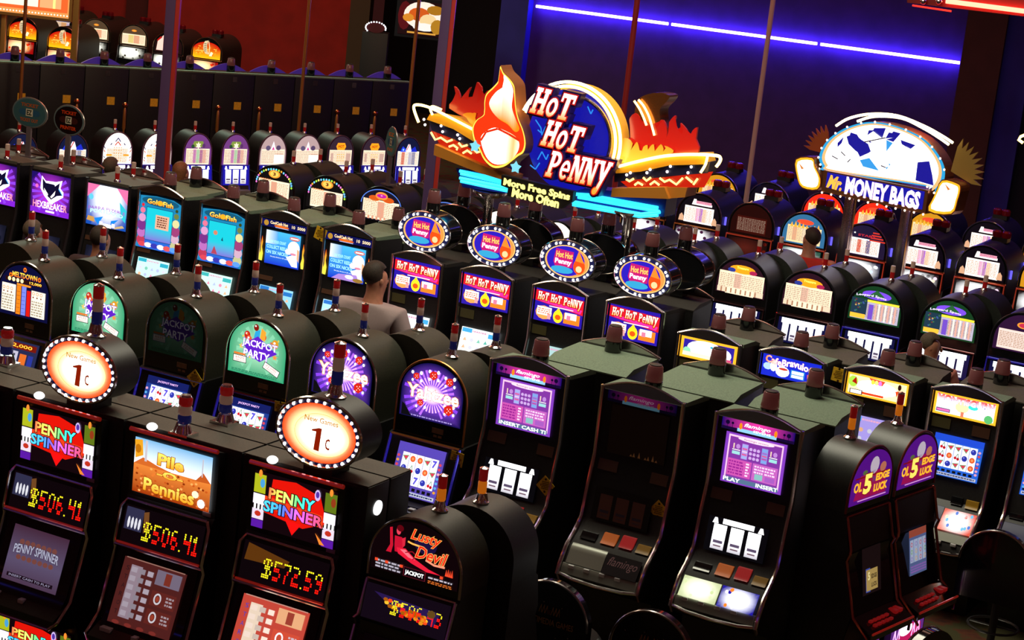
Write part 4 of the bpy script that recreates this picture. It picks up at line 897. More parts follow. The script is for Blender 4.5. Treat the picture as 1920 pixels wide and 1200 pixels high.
def pennyscreen():
    a=Art(-.235,.205,.70,1.085,y=-.012,prof=pP,eps=.00025); H=a.H
    a.rect(0,1,0,H,lambda u,v: mixc(C('#7a6a90',.55),C('#5c3048',.5),abs(v/H-.4)*1.8),1,8)
    for i in range(7): a.ell(.2+i*.1,H*.66,.045,.04,C('#8a5048',.7),9); a.ell(.2+i*.1,H*.42,.045,.035,C('#8a5048',.7),9)
    a.text('PENNY SPINNER',.5,H*.54,.82,H*.14,C('#b8b8d0',.9),off=.02,out=C('#1c1430',1),warp=lambda s,t,x,y:(x,y+.03*(1-s*s))); a.rect(.08,.92,H*.10,H*.16,C('#1a0c18',1)); a.text('INSERT CASH TO PLAY',.5,H*.13,.76,H*.035,C('#b0a8c8',.9))
    return a.mesh('screen_picture',LIT)
def tablescreen(k,warm):
    a=Art(-.25,.22,.66,1.085,y=-.012,prof=pP,eps=.00025); H=a.H
    a.rect(0,1,0,H,C('#6a2c28' if warm else '#c84838',k)); a.rect(.03,.97,H*.93,H*.98,C('#c89080',k)); a.text('PRESS CALL BUTTON FOR ASSISTANCE',.5,H*.955,.85,H*.02,C('#582018',1))
    for i,ch in enumerate('STAROT'): a.text(ch,.09,H*(.80-i*.12),.05,H*.06,C('#281418',1) if warm else C('#3040b0',1))
    a.rect(.14,.32,H*.14,H*.86,C('#c0a8b8' if warm else '#f0d8c0',k))
    for r in range(6):
        for c in range(3): a.rect(.16+c*.13,.25+c*.13,H*(.17+r*.12),H*(.24+r*.12),C('#d8c8d8' if warm else '#f8e0d0',k*(1,.7,1.1)[c]))
    a.rect(.56,.95,H*.70,H*.90,C('#9888a0' if warm else '#f0b080',k)); a.rect(.70,.8,H*.72,H*.88,C('#a04030',k))
    for y in (.52,.27): a.rect(.56,.95,H*(y-.1),H*(y+.1),C('#80322a' if warm else '#d85038',k)); a.ring(.67,H*y,.06,.07,.022,C('#f0e8f0',k*1.3),16); a.ell(.67,H*y,.03,.035,C('#c85038',k),9); words(a,.8,.93,H*(y-.07),H*(y+.07),3,C('#d8c0c8',k),1,3)
    for i in range(4): a.ell(.14+i*.2,H*.07,.06,.025,C('#e05040' if not warm else '#a03c34',k),9)
    return a.mesh('screen_picture',LIT)
RCH=mat('painted_red_reflection_chrome',(.85,.25,.22),.14,1,emit=(.5,.02,.01),es=.25)  # red reflection put into the chrome as tint and faint glow
def kit_penny(glass,met,scr,trim=DCHROME,light=True,topper=False,bell=True,side=False,belly=True):
    k=Kit()
    k.add('cabinet',memo('pcab',lambda: MB().box(-.44,.44,.07,.31,0,1.845,.012).prismx([(.07,1.82),(.0,1.84),(0,1.42),(-.03,1.38),(-.08,1.14),(-.06,1.09),(-.19,.68),(-.10,.45),(-.10,0),(.07,0)],-.328,.328).mesh('cabinet',BLK)))
    k.add('cabinet_top',memo('ptop',lambda: MB().box(-.435,.435,.075,.305,1.845,1.852).mesh('cabinet_top',TOPR)))
    if glass is None:
        add_light(k,.0,.06,1.852,'stub'); return k
    k.add('top_glass',glass); k.add('top_rail',memo(('ptr',trim.name),lambda: MB().tube([(-.328,-.02,1.845),(.328,-.02,1.845)],.014,7).mesh('top_rail',RCH)))
    def fr():
        b=MB()
        P=[(-.325,1.37),(-.30,1.405),(.30,1.405),(.325,1.37)]
        for q in ([(-.30,pP(1.405)-.02,1.405),(.30,pP(1.405)-.02,1.405)],[(-.30,pP(1.405)-.02,1.405),(-.33,pP(1.36)-.02,1.36),(-.33,pP(1.15)-.02,1.15),(-.335,pP(1.09)-.02,1.09),(-.335,pP(.7)-.02,.70),(-.335,pP(.6)-.02,.60),(-.28,pP(.56)-.02,.545)],[(.30,pP(1.405)-.02,1.405),(.33,pP(1.36)-.02,1.36),(.33,pP(1.15)-.02,1.15),(.335,pP(1.09)-.02,1.09),(.335,pP(.7)-.02,.70),(.335,pP(.6)-.02,.60),(.28,pP(.56)-.02,.545)],[(-.33,pP(1.125)-.02,1.125),(.33,pP(1.125)-.02,1.125)],[(-.28,pP(.56)-.02,.545),(.28,pP(.56)-.02,.545)]): b.tube(q,.010,6)
        return b.mesh('front_trim',CHROME)
    k.add('front_trim',memo('pft',fr)); k.add('meter_display',met)
    k.add('meter_rail',memo('pmr',lambda: MB().tube([(-.31,pP(1.145)-.022,1.145),(.31,pP(1.145)-.022,1.145)],.008,6).mesh('meter_rail',RCH)))
    k.add('button_deck',memo('pbd',lambda: MB().prismx([(-.20,.67),(-.33,.60),(-.33,.55),(-.12,.50)],-.31,.31).mesh('button_deck',GLOSSB)))
    for i,x in enumerate((-.24,-.20,0.0)): k.add('button',memo(('pbt',i),lambda x=x,i=i: MB().box(x-.02,x+.02,-.28,-.24,.625,.652,.005).mesh('button',WHITEP)))
    k.add('screen_bezel',memo('psb',lambda: box_on('screen_bezel',-.29,.29,.64,1.10,pP,GLOSSB,.010))); k.add('screen',scr,len(k.p)-1)
    k.add('serial_label',memo('psl',lambda: MB().box(.24,.30,-.006,0,1.425,1.45).mesh('serial_label',mat('pink_label',(.35,.2,.22),.5))))
    if bell: k.add('call_lamp',memo('pcl',lambda: MB().ball((-.22,.05,1.865),.035,10,.7).mesh('call_lamp',mat('white_lamp',(.9,.9,.9),.3,emit=(1,1,1),es=1.3))),None,'small glowing white lamp')
    if belly: k.add('belly_glass',memo('pbg',lambda: penny_glass(-.29,.29,.16,.44,1.1,-.12,None,'belly_glass')))
    if side: k.add('side_lamp',memo('psd',lambda: MB().lathe([(.045,-.001),(.045,.012),(.03,.016)],(0,0,0),18).mesh('side_lamp',MATS['white_lamp'])),None,'glowing white disc on the side')
    if light: add_light(k,-.02,.10,1.852,'stub')
    if topper:
        cx,cz=.085,2.10; rx,rz=.29,.205
        def ell(rx_,rz_,y,n=36): return [(cx+rx_*math.cos(2*math.pi*i/n),y,cz+rz_*math.sin(2*math.pi*i/n)) for i in range(n)]
        def drum():
            b=MB(); n=36
            for (s,y) in ((1,.05),(1,.28)): b.v+=ell(rx*s,rz*s,y)
            b.f+=[(i,(i+1)%n,n+(i+1)%n,n+i) for i in range(n)]+[tuple(range(n))[::-1],tuple(range(n,2*n))]
            b.box(cx-.10,cx+.10,.07,.26,1.85,1.92); return b.mesh('oval_sign_body',BLK)
        d=k.add('oval_sign',memo('pdr',drum),None,'black oval body of the 1c sign')
        k.add('rim',memo('prm',lambda: MB().tube(ell(rx,rz,.045),.012,6,True).mesh('rim',CHROME)),d)
        def face():
            a=Art(cx-rx,cx+rx,cz-rz,cz+rz,y=.046,eps=.0003); h=a.H/2
            a.ell(.5,h,.5,h,C('#160c30',1),40); a.ell(.5,h,.44,h*.86,None,40,fn=lambda q: mixc((2.0,1.5,.7),C('#ff4a04',1.15),max(0,(q-.62)*3.2)),rings=10)
            a.ring(.54,h*.96,.33,h*.62,.006,C('#f0c070',1.3),40); a.ell(.54,h*.96,.322,h*.60,None,40,fn=lambda q: mixc((2.4,2.3,1.9),(1.5,1.12,.52),max(0,(q-.55)*2.4)),rings=8)
            a.text('New Games',.52,h*1.38,.40,.055,C('#c87818',1.1),off=.01); br=C('#8c1c04',1); a.poly([(.455,h*.80-.11),(.52,h*.80-.115),(.535,h*.80+.125),(.50,h*.80+.125),(.415,h*.80+.095),(.42,h*.80+.08),(.47,h*.80+.082)],br); a.text('c',.615,h*.74,.055,.115,br,off=.0)
            return a.mesh('sign_face',LIT)
        k.add('face',memo('pfc',face),d,'glowing orange and white face reading 1c')
        for i in range(30): t=2*math.pi*i/30; k.add('bulb',memo(('pbl',i),lambda t=t: MB().ball((cx+rx*.945*math.cos(t),.036,cz+rz*.925*math.sin(t)),.011,6).mesh('bulb',mat('white_bulb',(1,1,1),.3,emit=(.9,.9,1),es=1.7))),d)
        add_light(k,.10,.17,2.30,'tower_big')
    return k
TP=penny_glass(); MT1,MT2=meter('$506.41',1),meter('$572.59',0); SCR1=pennyscreen(); SCR2=tablescreen(.55,True); SCR3=tablescreen(1.0,False)
put(kit_penny(TP,MT2,SCR1),'box_slot_machine',2.06,-3.02,'box machine at the left edge, only its brown top and signal light in view')
put(kit_penny(TP,MT1,SCR1,topper=True,light=False),'box_slot_machine',2.95,-3.02,'box machine with rainbow lettering under the left 1c sign, meter showing $506.41','slot machine','front row box machines')
put(kit_penny(pile_glass(),MT1,SCR2),'box_slot_machine',3.84,-3.02,'box machine with orange coin heap picture between the two 1c signs','slot machine','front row box machines')
e=put(kit_penny(TP,MT2,SCR3,topper=True,light=False,side=True),'box_slot_machine',4.73,-3.02,'box machine with rainbow lettering under the right 1c sign, meter showing $572.59','slot machine','front row box machines')
for c in e.children:
    if c.name.startswith('side_lamp'): c.location=(.437,.19,1.70); c.rotation_euler=(0,PI/2,0)
kpb=kit_penny(None,None,None)
def kpback(): 
    k=Kit(); k.add('cabinet',memo('pcab2',lambda: MB().box(-.44,.44,0,.24,0,1.845,.012).mesh('cabinet',BLK))); k.add('cabinet_top',memo('ptop2',lambda: MB().box(-.435,.435,.005,.235,1.845,1.852).mesh('cabinet_top',TOPR))); add_light(k,0,.07,1.852,'stub'); return k
kpb=kpback()
for a,t in ((2.06,'at the left edge of the front row'),(2.95,'behind the left 1c sign'),(3.84,'behind the orange pennies picture'),(4.73,'behind the right 1c sign')):
    put(kpb,'box_slot_machine',a,-2.46,'back of a brown topped box machine, '+t,rot=PI,group='backs of the front row box machines')
# --- round topped red machine
def devil():
    a=Art(-.29,.29,1.39,1.725,y=-.012,eps=.00025); H=a.H; sp=H*.35
    P=[(0,0),(1,0),(1,sp)]+[(.5+.5*math.cos(math.pi*k/20),sp+(H-sp)*math.sin(math.pi*k/20)) for k in range(1,20)]+[(0,sp)]; a.poly(P,C('#0c0206',1)); a.ell(.6,H*.66,.13,.1,C('#1c1040',.9),14)
    rd=lambda u,v: mixc(C('#a00820',.9),C('#ff3048',1.3),v)
    a.poly([(.18,H*.80),(.21,H*.82),(.235,H*.5),(.22,H*.36),(.16,H*.36),(.20,H*.5)],C('#d01430',1)); a.ell(.285,H*.78,.026,.042,C('#e84058',1.1),12); a.ell(.30,H*.83,.04,.035,C('#600410',1),10)
    a.poly([(.245,H*.68),(.33,H*.68),(.35,H*.5),(.37,H*.40),(.26,H*.40),(.25,H*.52)],C('#c81030',1.1)); a.poly([(.33,H*.66),(.37,H*.70),(.37,H*.55),(.345,H*.5)],C('#e02840',1))
    a.poly([(.28,H*.48),(.38,H*.50),(.50,H*.36),(.66,H*.25),(.80,H*.20),(.64,H*.19),(.46,H*.27),(.30,H*.38)],C('#e01c38',1.2)); a.poly([(.32,H*.46),(.38,H*.48),(.5,H*.34),(.42,H*.36)],C('#ff7080',1.2)); a.line([(.38,H*.43),(.46,H*.48),(.52,H*.42),(.47,H*.34)],.01,C('#a01020',1))
    a.text('Lusty',.60,H*.76,.34,H*.24,C('#f02010',1.3),off=.01,out=C('#ffb050',1.3),oo=.03,shear=.3,rot=-.03); a.line([(.40,H*.64),(.45,H*.62),(.55,H*.61),(.62,H*.57)],.018,C('#ffb050',1.3))
    a.text('Devil',.68,H*.50,.36,H*.22,C('#f02010',1.3),off=.01,out=C('#ffb060',1.3),oo=.03,shear=.3,rot=-.03); a.line([(.62,H*.40),(.72,H*.35),(.84,H*.36)],.02,C('#ff9070',1.3))
    for i in range(4): a.poly([(.85+i*.022,H*.22),(.862+i*.022,H*.34+.01*(i%2)),(.875+i*.022,H*.22)],C('#f04828',1.2))
    a.rect(.385,.635,H*.02,H*.185,C('#8a2030',.9)); a.rect(.39,.63,H*.025,H*.18,C('#10040c',1)); a.text('JACKPOT',.51,H*.09,.215,H*.10,C('#ffffff',1.6),off=.03)
    words(a,.06,.36,H*.03,H*.20,3,C('#c8c0d0',.9),1,5); words(a,.67,.95,H*.09,H*.14,1,C('#d8d0e0',.9),1,6); words(a,.67,.95,H*.01,H*.07,2,C('#e07028',1.0),1,7)
    for x in (.05,.17,.34,.80): a.rect(x,x+.035,H*.15,H*.2,C('#e84828',1.2))
    return a.mesh('arch_glass',LIT)
pL=interp([(2,0),(1.33,0),(1.31,-.03),(1.10,-.08),(1.05,-.06),(.70,-.18),(.64,-.26),(.58,-.34),(.50,-.32),(.45,-.12),(0,-.10)])
def kit_round(glass,meter_,scr,belly,barrel=BARREL,trim=CHROME,light='tower_org',depth=.32,tg=DCHROME,reddeck=False):
    k=Kit(); hw=.31
    k.add('cabinet',memo('rcab',lambda: MB().prismx([(0,1.35),(0,1.33),(-.03,1.31),(-.08,1.10),(-.06,1.05),(-.18,.70),(-.12,.45),(-.10,0),(.32,0),(.32,1.35)],-hw,hw).mesh('cabinet',BLK)))
    k.add('arched_topper',memo(('rbar',barrel.name,depth),lambda: MB().prism(arch_pts(hw,1.46,1.75,1.34),0,depth).mesh('arched_topper',barrel)))
    if glass is None:
        add_light(k,0,.22,1.75,light); return k
    k.add('arch_trim',memo(('rtr',tg.name),lambda: MB().tube([(x,-.008,z) for x,z in arch_pts(hw-.004,1.46,1.746,1.345,26)],.009,6).mesh('arch_trim',tg)))
    k.add('arch_bezel',memo('rbz',lambda: MB().prism(arch_pts(hw-.008,1.46,1.742,1.345,24),-.008,0).mesh('arch_bezel',GLOSSB))); k.add('arch_glass',glass)
    def fr():
        b=MB()
        for s in(-1,1): b.tube([(s*.295,pL(z)-.015,z) for z in (1.325,1.12)]+[(s*.315,pL(z)-.02,z) for z in (1.10,1.05,.9,.7,.6)]+[(s*.27,pL(.56)-.02,.54)],.011,6)
        b.tube([(-.295,-.02,1.325),(.295,-.02,1.325)],.009,6); return b.mesh('front_trim',trim)
    k.add('front_trim',memo(('rft',trim.name),fr))
    if meter_: k.add('meter_display',meter_)
    k.add('screen_bezel',memo('rsb',lambda: box_on('screen_bezel',-.28,.28,.70,1.09,pL,GLOSSB,.010)))
    if scr: k.add('screen',scr,len(k.p)-1)
    k.add('button_deck',memo(('rbd',reddeck),lambda: MB().prismx([(-.18,.70),(-.36,.63),(-.36,.58),(-.12,.52)],-.30,.30).mesh('button_deck',GLOSSB)))
    if reddeck:
        for i in range(5):
            for r in range(2): k.add('button',memo(('rb',i,r),lambda i=i,r=r: MB().box(-.20+i*.055,-.16+i*.055,-.29-r*.04,-.265-r*.04,.665-r*.015,.682-r*.015,.004).mesh('button',mat('red_button',(.35,.02,.02),.4,emit=(.4,.01,.01),es=.3))))
        for i in range(2): k.add('button',memo(('rbb',i),lambda i=i: MB().box(.14+i*.06,.185+i*.06,-.30,-.23,.66,.685,.006).mesh('button',MATS['red_button'])))
        k.add('deck_rail',memo('rdr',lambda: MB().tube([(-.29,-.365,.63),(.30,-.365,.63)],.008,6).mesh('deck_rail',RCH)))
    if belly: k.add('belly_glass',belly)
    add_light(k,0,.22,1.75,light); return k
def gold_meter():
    a=Art(-.28,.28,1.11,1.31,y=-.012,prof=pL,eps=.00025); H=a.H
    a.rect(0,1,0,H,C('#100814',1)); a.poly([(.1,H*.8),(.9,H*.7),(.85,H*.3),(.4,H*.4)],C('#281850',1)); 
    rn=random.Random(2)
    for i in range(30): x=rn.uniform(.22,.75); a.ell(x,H*(.75-.55*x)+rn.uniform(-.04,.05),.03,.02,C(rn.choice(['#e09018','#ffc030','#a85808','#f04818']),1.1),6,up=i%6==0)
    led_text(a,'$506 43',.64,H*.5,.62,H*.42); a.ell(.80,H*.62,.05,.04,C('#705020',.8),8); return a.mesh('meter_display',LIT)
LS=Art(-.24,.24,.72,1.02,y=-.014,prof=pL); LS.rect(0,1,0,LS.H,C('#181418',1)); words(LS,.1,.9,.2,LS.H*.9,4,C('#302028',1),1,3)
put(kit_round(devil(),gold_meter(),LS.mesh('screen_picture',PRINT),None),'arched_slot_machine',5.53,-2.95,'round topped machine with red devil figure on black glass, at the bottom centre')
put(kit_round(None,None,None,None,barrel=BARRELG),'arched_slot_machine',5.63,-2.20,'round back with red and orange light, behind the red devil machine',rot=PI)
# --- two angled machines at the end of the bank, seen from their left side
def fiver(y,prof,box,name,k,arch):
    a=Art(*box,y=y,prof=prof,eps=.00025); H=a.H
    if arch:
        sp=H*.35; P=[(0,0),(1,0),(1,sp)]+[(.5+.5*math.cos(math.pi*q/20),sp+(H-sp)*math.sin(math.pi*q/20)) for q in range(1,20)]+[(0,sp)]; a.poly(P,C('#5c1090',k)); a.poly([(.1,.05),(.9,.05),(.8,H*.6),(.2,H*.55)],C('#a81058',k))
        a.ell(.52,H*.70,.11,H*.17,C('#c8b8c8',k*1.1),14); a.poly([(.47,H*.6),(.57,H*.6),(.50,H*.48)],C('#b8a8c0',k)); a.ell(.74,H*.62,.08,H*.1,C('#c8785c',k),10); a.ell(.30,H*.60,.06,H*.05,C('#607040',k),8)
    else:
        a.rect(0,1,0,H,C('#5a2878',k)); a.poly([(.02,.3),(.25,H*.7),(.5,H*.95),(.9,H*.85),(.98,H*.3)],C('#b81858',k)); a.ell(.45,H*.82,.2,H*.14,C('#ffe8ff',k*1.6),14)
        for x in (.12,.24,.7,.84): a.line([(x-.05,H*.62),(x,H*.88),(x+.04,H*.66)],.03,C('#f0b0f8',k*1.4))
    g=C('#ffb828',k*1.5) if arch else (lambda u,v: mixc(C('#ff9a28',k*1.6),C('#fff0b0',k*1.7),1-abs(u-.3)))
    a.rect(.08,.92,H*.50,H*.53,C('#7a0814',1)); 
    a.text('OL',.17,H*.34,.2,H*.2,g,off=.04); a.text('5',.40,H*.36,.20,H*.40,C('#ffd860',k*1.7) if arch else (k*2.4,k*2.3,k*1.8),off=.05,out=C('#801018',1)); a.text('TH',.54,H*.42,.08,H*.1,C('#504070',1),off=.04); a.text('EDGE',.76,H*.44,.34,H*.15,g,off=.05); a.text('LUCK',.74,H*.23,.34,H*.16,g,off=.05)
    a.rect(.2,.9,H*.05,H*.07,C('#f0a0e8',k*1.2)); return a.mesh(name,LIT)
def tall_screen(on):
    a=Art(-.14,.12,.80,1.10,y=-.014,prof=pL); H=a.H
    if on:
        a.rect(0,1,0,H,C('#5a6898',.7)); a.rect(0,1,H*.84,H,C('#984838',.8)); a.rect(.05,.95,H*.28,H*.78,C('#a8b4d0',.75))
        for i in range(1,4): a.rect(i*.25-.01,i*.25+.01,H*.28,H*.78,C('#5060a0',.7))
        rn=random.Random(4)
        for c in range(4):
            for r in range(3): a.ring(.13+c*.25,H*(.36+r*.16),.06,.06,.02,C(rn.choice(['#c04858','#8868b0','#70a050','#c8a060']),.8),9)
        words(a,.05,.95,H*.05,H*.22,3,C('#8858a8',.9),1,2)
    else:
        a.rect(0,1,0,H,C('#140a0c',1)); a.rect(.18,.42,.05,H*.55,C('#4050a8',.8)); a.rect(.2,.82,.08,H*.52,C('#a88c50',.9)); a.text('5',.35,H*.38,.12,.2,C('#e0d090',1),off=.04); a.text('EDGE',.62,H*.36,.3,.11,C('#201410',1),off=.03); a.text('LUCK',.62,H*.18,.3,.11,C('#201410',1),off=.03)
    return a.mesh('screen_picture',LIT)
FG=fiver(-.012,None,(-.285,.285,1.385,1.725),'arch_glass',.75,True); FB=fiver(-.14,None,(-.25,.25,.12,.46),'belly_glass',1.15,False)
RCT=mat('red_tinted_chrome',(.7,.22,.18),.2,1)
rot5=R_(52)+PHI
put(kit_round(FG,None,tall_screen(False),FB,trim=RCT,tg=mat('dim_red_trim',(.30,.05,.05),.3,.6),reddeck=True,barrel=BARRELG),'arched_slot_machine',7.14,.40,'nearer of two side-on machines with purple and gold glass, screen mostly dark',rot=rot5).scale=(.98,.92,1.068)
put(kit_round(FG,None,tall_screen(True),FB,trim=RCT,tg=MATS['dim_red_trim'],reddeck=True,barrel=BARRELG),'arched_slot_machine',7.27,1.06,'farther of two side-on machines with purple and gold glass, its screen pale blue',rot=rot5).scale=(.98,.92,1.068)
# ------------------------------------------------------------------ long row behind: tall framed machines with big pictures
hC=2.0; pC=prof_for(hC); wC=.555
def cat_glass(k=1.25):
    a=Art(-.255,.255,1.54,1.95,y=-.014,prof=pC,eps=.0002); H=a.H
    a.rect(0,1,0,H,lambda u,v: mixc(C('#d838f0',k),C('#1c0860',k),math.hypot(u-.5,v-.38)*1.9),6,5); a.rect(0,1,0,H*.14,C('#8020d0',k)); a.burst(.5,H*.55,.1,.47,22,C('#9040f0',k),lambda u,v:0<u<1 and 0<v<H)
    W=(2.2,2.0,2.5)
    a.poly([(.26,H*.93),(.36,H*.82),(.62,H*.84),(.78,H*.90),(.74,H*.70),(.82,H*.62),(.82,H*.5),(.52,H*.26),(.34,H*.45),(.24,H*.62)],W); D=C('#0c0830',1)
    a.poly([(.28,H*.88),(.37,H*.77),(.57,H*.77),(.56,H*.62),(.48,H*.42),(.42,H*.46),(.30,H*.60)],D); a.poly([(.57,H*.70),(.72,H*.84),(.70,H*.68),(.80,H*.54),(.66,H*.50),(.52,H*.38),(.47,H*.42),(.54,H*.6)],D); a.poly([(.36,H*.77),(.60,H*.76),(.60,H*.5),(.46,H*.42),(.38,H*.5)],D)
    a.poly([(.33,H*.64),(.44,H*.50),(.42,H*.44),(.36,H*.5)],(2,1.8,1.6)); a.poly([(.50,H*.45),(.62,H*.62),(.60,H*.50),(.53,H*.42)],(2,1.8,1.6)); a.line([(.70,H*.68),(.80,H*.54)],.02,C('#30a0f8',1.4))
    a.text('HEXBREAKER',.5,H*.22,.86,H*.17,lambda u,v: mixc((2.3,2.2,2.5),C('#ff90a8',1.4),abs(u-.5)*2.3),off=.02); a.rect(.4,.62,H*.05,H*.10,C('#ffd0ff',1.6)); a.ell(.15,H*.66,.04,.04,C('#e868c0',k),9)
    return a.mesh('top_glass',LIT)
def reef_glass(k=1.25):
    a=Art(-.255,.255,1.54,1.95,y=-.014,prof=pC,eps=.0002); H=a.H
    a.rect(0,1,0,H,lambda u,v: mixc((2.4,2.4,2.4),C('#1450b8',1.1),math.hypot((u-.52)*1.2,(v-.55))*1.6),8,6); a.poly([(0,H),(.30,H),(0,H*.66)],C('#f878b0',1.1)); a.poly([(1,H),(.72,H),(1,H*.62)],C('#f878b0',1.1))
    a.poly([(.8,H*.68),(.98,H*.5),(.96,H*.2),(.85,H*.3)],C('#30c8d8',1.2)); a.ell(.1,H*.68,.06,.06,C('#60c8f0',1.3),9); a.poly([(.3,.02),(.42,.2),(.2,.14)],C('#1888e8',1.2)); a.poly([(.6,.02),(.8,.2),(.62,.15)],C('#1888e8',1.2)); a.poly([(.02,.08),(.22,.06),(.2,.16),(.05,.17)],C('#d8a050',1.1)); a.poly([(.7,.0),(.95,.06),(.9,.1),(.74,.05)],C('#d8b880',1.1))
    a.text('PARRA PIZEBLE',.5,H*.45,.9,.065,C('#a058c8',1.2),off=.01,warp=lambda s,t,x,y:(x,y-.03*abs(s))); a.text('PORTLAND',.5,H*.34,.8,.08,C('#b8f0e0',1.5),off=.03,warp=lambda s,t,x,y:(x,y+.03*(1-s*s)))
    for x in (.34,.64): a.rect(x,x+.08,.02,.1,C('#f8e0e0',1.4))
    a.rect(.43,.63,.0,.07,(2,2,2)); return a.mesh('top_glass',LIT)
def fish_glass(v):
    k=1.15; a=Art(-.255,.255,1.43,1.955,y=-.014,prof=pC,eps=.0002); H=a.H
    a.poly([(0,.0),(1,.0),(1,H*.92),(.8,H*.985),(.4,H),(0.02,H*.97)],C('#1a86b8',k)); a.rect(.06,.94,0,H*.16,C('#2868d8',k)); a.ell(.5,H*.90,.44,.09,C('#105878',k),18)
    for s in (0,1):
        for i,(y,r,c) in enumerate(((.14,.10,'#c03858'),(.28,.10,'#c070c0'),(.42,.11,'#7a3088'),(.56,.085,'#e0a0d0'),(.70,.06,'#f07898'),(.80,.035,'#e02838'))):
            a.ell(.10 if s==0 else .90,H*y,r,r*.95,C(c if s==0 else ('#c8c890','#d8b0c8','#a04078','#e8e0a0','#708040','#384818')[i],k),10)
    a.rect(.19,.82,H*.16,H*.78,C('#084878',1)); a.rect(.20,.81,H*.17,H*.77,lambda u,v_: mixc(C('#8070d8',k),C('#18c8d8',1.25),(v_/H-.16)*4),4,8)
    for i,c in enumerate(('#e04858','#f0f0ff','#3838b0','#f0f0ff','#e85858','#60a0f0')): a.ell(.14+i*.15,H*.07,.09,.05,C(c,k),10)
    if v==0: a.rect(.42,.74,H*.40,H*.66,C('#f0b898',1.15)); words(a,.46,.70,H*.43,H*.64,5,C('#703828',1),1,4)
    else: a.ell(.36,H*.57,.05,.045,C('#e08868',1.1),9); a.poly([(.5,H*.45),(.53,H*.52),(.55,H*.44)],C('#106078',1)); a.poly([(.30,H*.18),(.36,H*.33),(.44,H*.18)],C('#c04860',1))
    g=lambda u,v_: mixc(C('#ff8a10',1.3),C('#ffe060',1.8),v_)
    a.text('Gold Fish',.5,H*.885,.62,H*.095,g,off=.03,out=C('#4a1808',1),rot=-.02); a.ell(.5,H*.885,.07,.05,C('#ffa020',1.5),10); return a.mesh('top_glass',LIT)
def bear_glass(v):
    a=Art(-.195,.195,1.545,1.865,y=-.014,prof=pC,eps=.0002); H=a.H
    a.rect(0,1,0,H,lambda u,v_: mixc(C('#1838d0',1.2),C('#48b8f0',1.3),v_/H),3,6); a.rect(0,.35,H*.6,H,lambda u,v_: mixc(C('#48a8f0',1.2),C('#e0e8f8',1.4),(.35-u)*3))
    y=lambda q: H*q; cy=C('#a8f0ff',1.5)
    a.text('ON YOUR COUNT',.36,y(.68),.46,.075,cy,off=.02); a.text('COLLECT REELS',.34,y(.52),.60,.085,cy,off=.02); a.text('ON SIX NICKEL',.36,y(.36),.66,.085,cy,off=.02); a.text('the pay shown is 25 coins',.42,y(.23),.52,.035,C('#e8f0ff',1.4),off=.02)
    W=C('#fff0f0',1.7); a.ell(.82,y(.60),.17,.17,W,16); a.ell(.68,y(.47),.10,.07,C('#ffd8e0',1.5),12); a.poly([(.62,y(.3)),(.92,y(.45)),(.96,y(.05)),(.80,y(.05))],W); a.ell(.82,y(.42),.09,.03,C('#e890a8',1.2),9); a.poly([(.92,y(.6)),(.99,y(.55)),(.99,y(.2)),(.93,y(.3))],C('#f0b080',1.2))
    a.ell(.83,y(.88),.15,.05,C('#e06858',1.2),12); a.rect(.72,.94,y(.86),y(.90),C('#fff',1.4))
    if v: a.poly([(.1,.0),(.9,.0),(.8,y(.22)),(.3,y(.16))],C('#b890e8',1.1)); a.ell(.6,y(.12),.12,.05,C('#f8f0ff',1.4),10); a.ell(.85,y(.06),.15,.05,C('#a88038',1),10)
    return a.mesh('screen_picture',LIT)
def bear_head():
    a=Art(-.25,.25,1.895,1.965,y=-.014,prof=pC,eps=.0002); H=a.H; a.rect(0,1,0,H,C('#0c1058',1)); a.ell(.09,H*.5,.055,.055,C('#b88830',1.2),12); a.text('CoolCash Hot',.38,H*.66,.40,H*.42,C('#ffd8a0',1.6),off=.03); a.ell(.44,H*.28,.17,H*.16,C('#f06818',1.3),12); a.text('10  5000',.82,H*.55,.3,H*.42,C('#ffe0b0',1.5),off=.02); a.rect(.3,.6,H*.04,H*.12,C('#c0d0ff',1.1)); return a.mesh('marquee',LIT)
def flames_side(k):
    for s in(-1,1):
        def f(s=s):
            a=Art(s*.235-.022,s*.235+.022,1.56,1.80,y=-.016,prof=pC); H=a.H; a.L+=1
            a.poly([(.2,0),(.8,0),(.95,H*.3),(.6,H*.55),(.75,H*.75),(.5,H),(.25,H*.7),(.3,H*.4),(.05,H*.2)],lambda u,v: mixc(C('#f8f048',1.6),C('#f03808',1.3),v/H)); return a.mesh('flame_strip',LIT)
        k.add('flame_strip',memo(('fls',s),f),None,'glowing yellow and red flame strip')
SC=(-.19,.19,1.05,1.345)
SW=[art_whitegame(-.19,.19,1.06,1.34,pC,seed=i,bg=b,c1=c) for i,(b,c) in enumerate((('#c8fff8','#30b0c8'),('#d0fff0','#40b8b8'),('#90d0f0','#2878c8'),('#b0e0f8','#3078d0')))]
DARKS=lambda: memo('dks',lambda: art_slab(-.19,.19,1.06,1.34,pC,['#101830','#2858a8','#10203c','#183058','#30304c'],k=.7,seed=6))
PL2=('name_plate',memo('pl3',lambda: box_on('name_plate',-.24,-.08,1.385,1.425,pC,MATS['brown_smoked_plate'],.006)),None)
DK3=('button_deck',memo('dk3',lambda: box_on('button_deck',-.25,.25,.68,.74,pC,SILV,.014)),None)
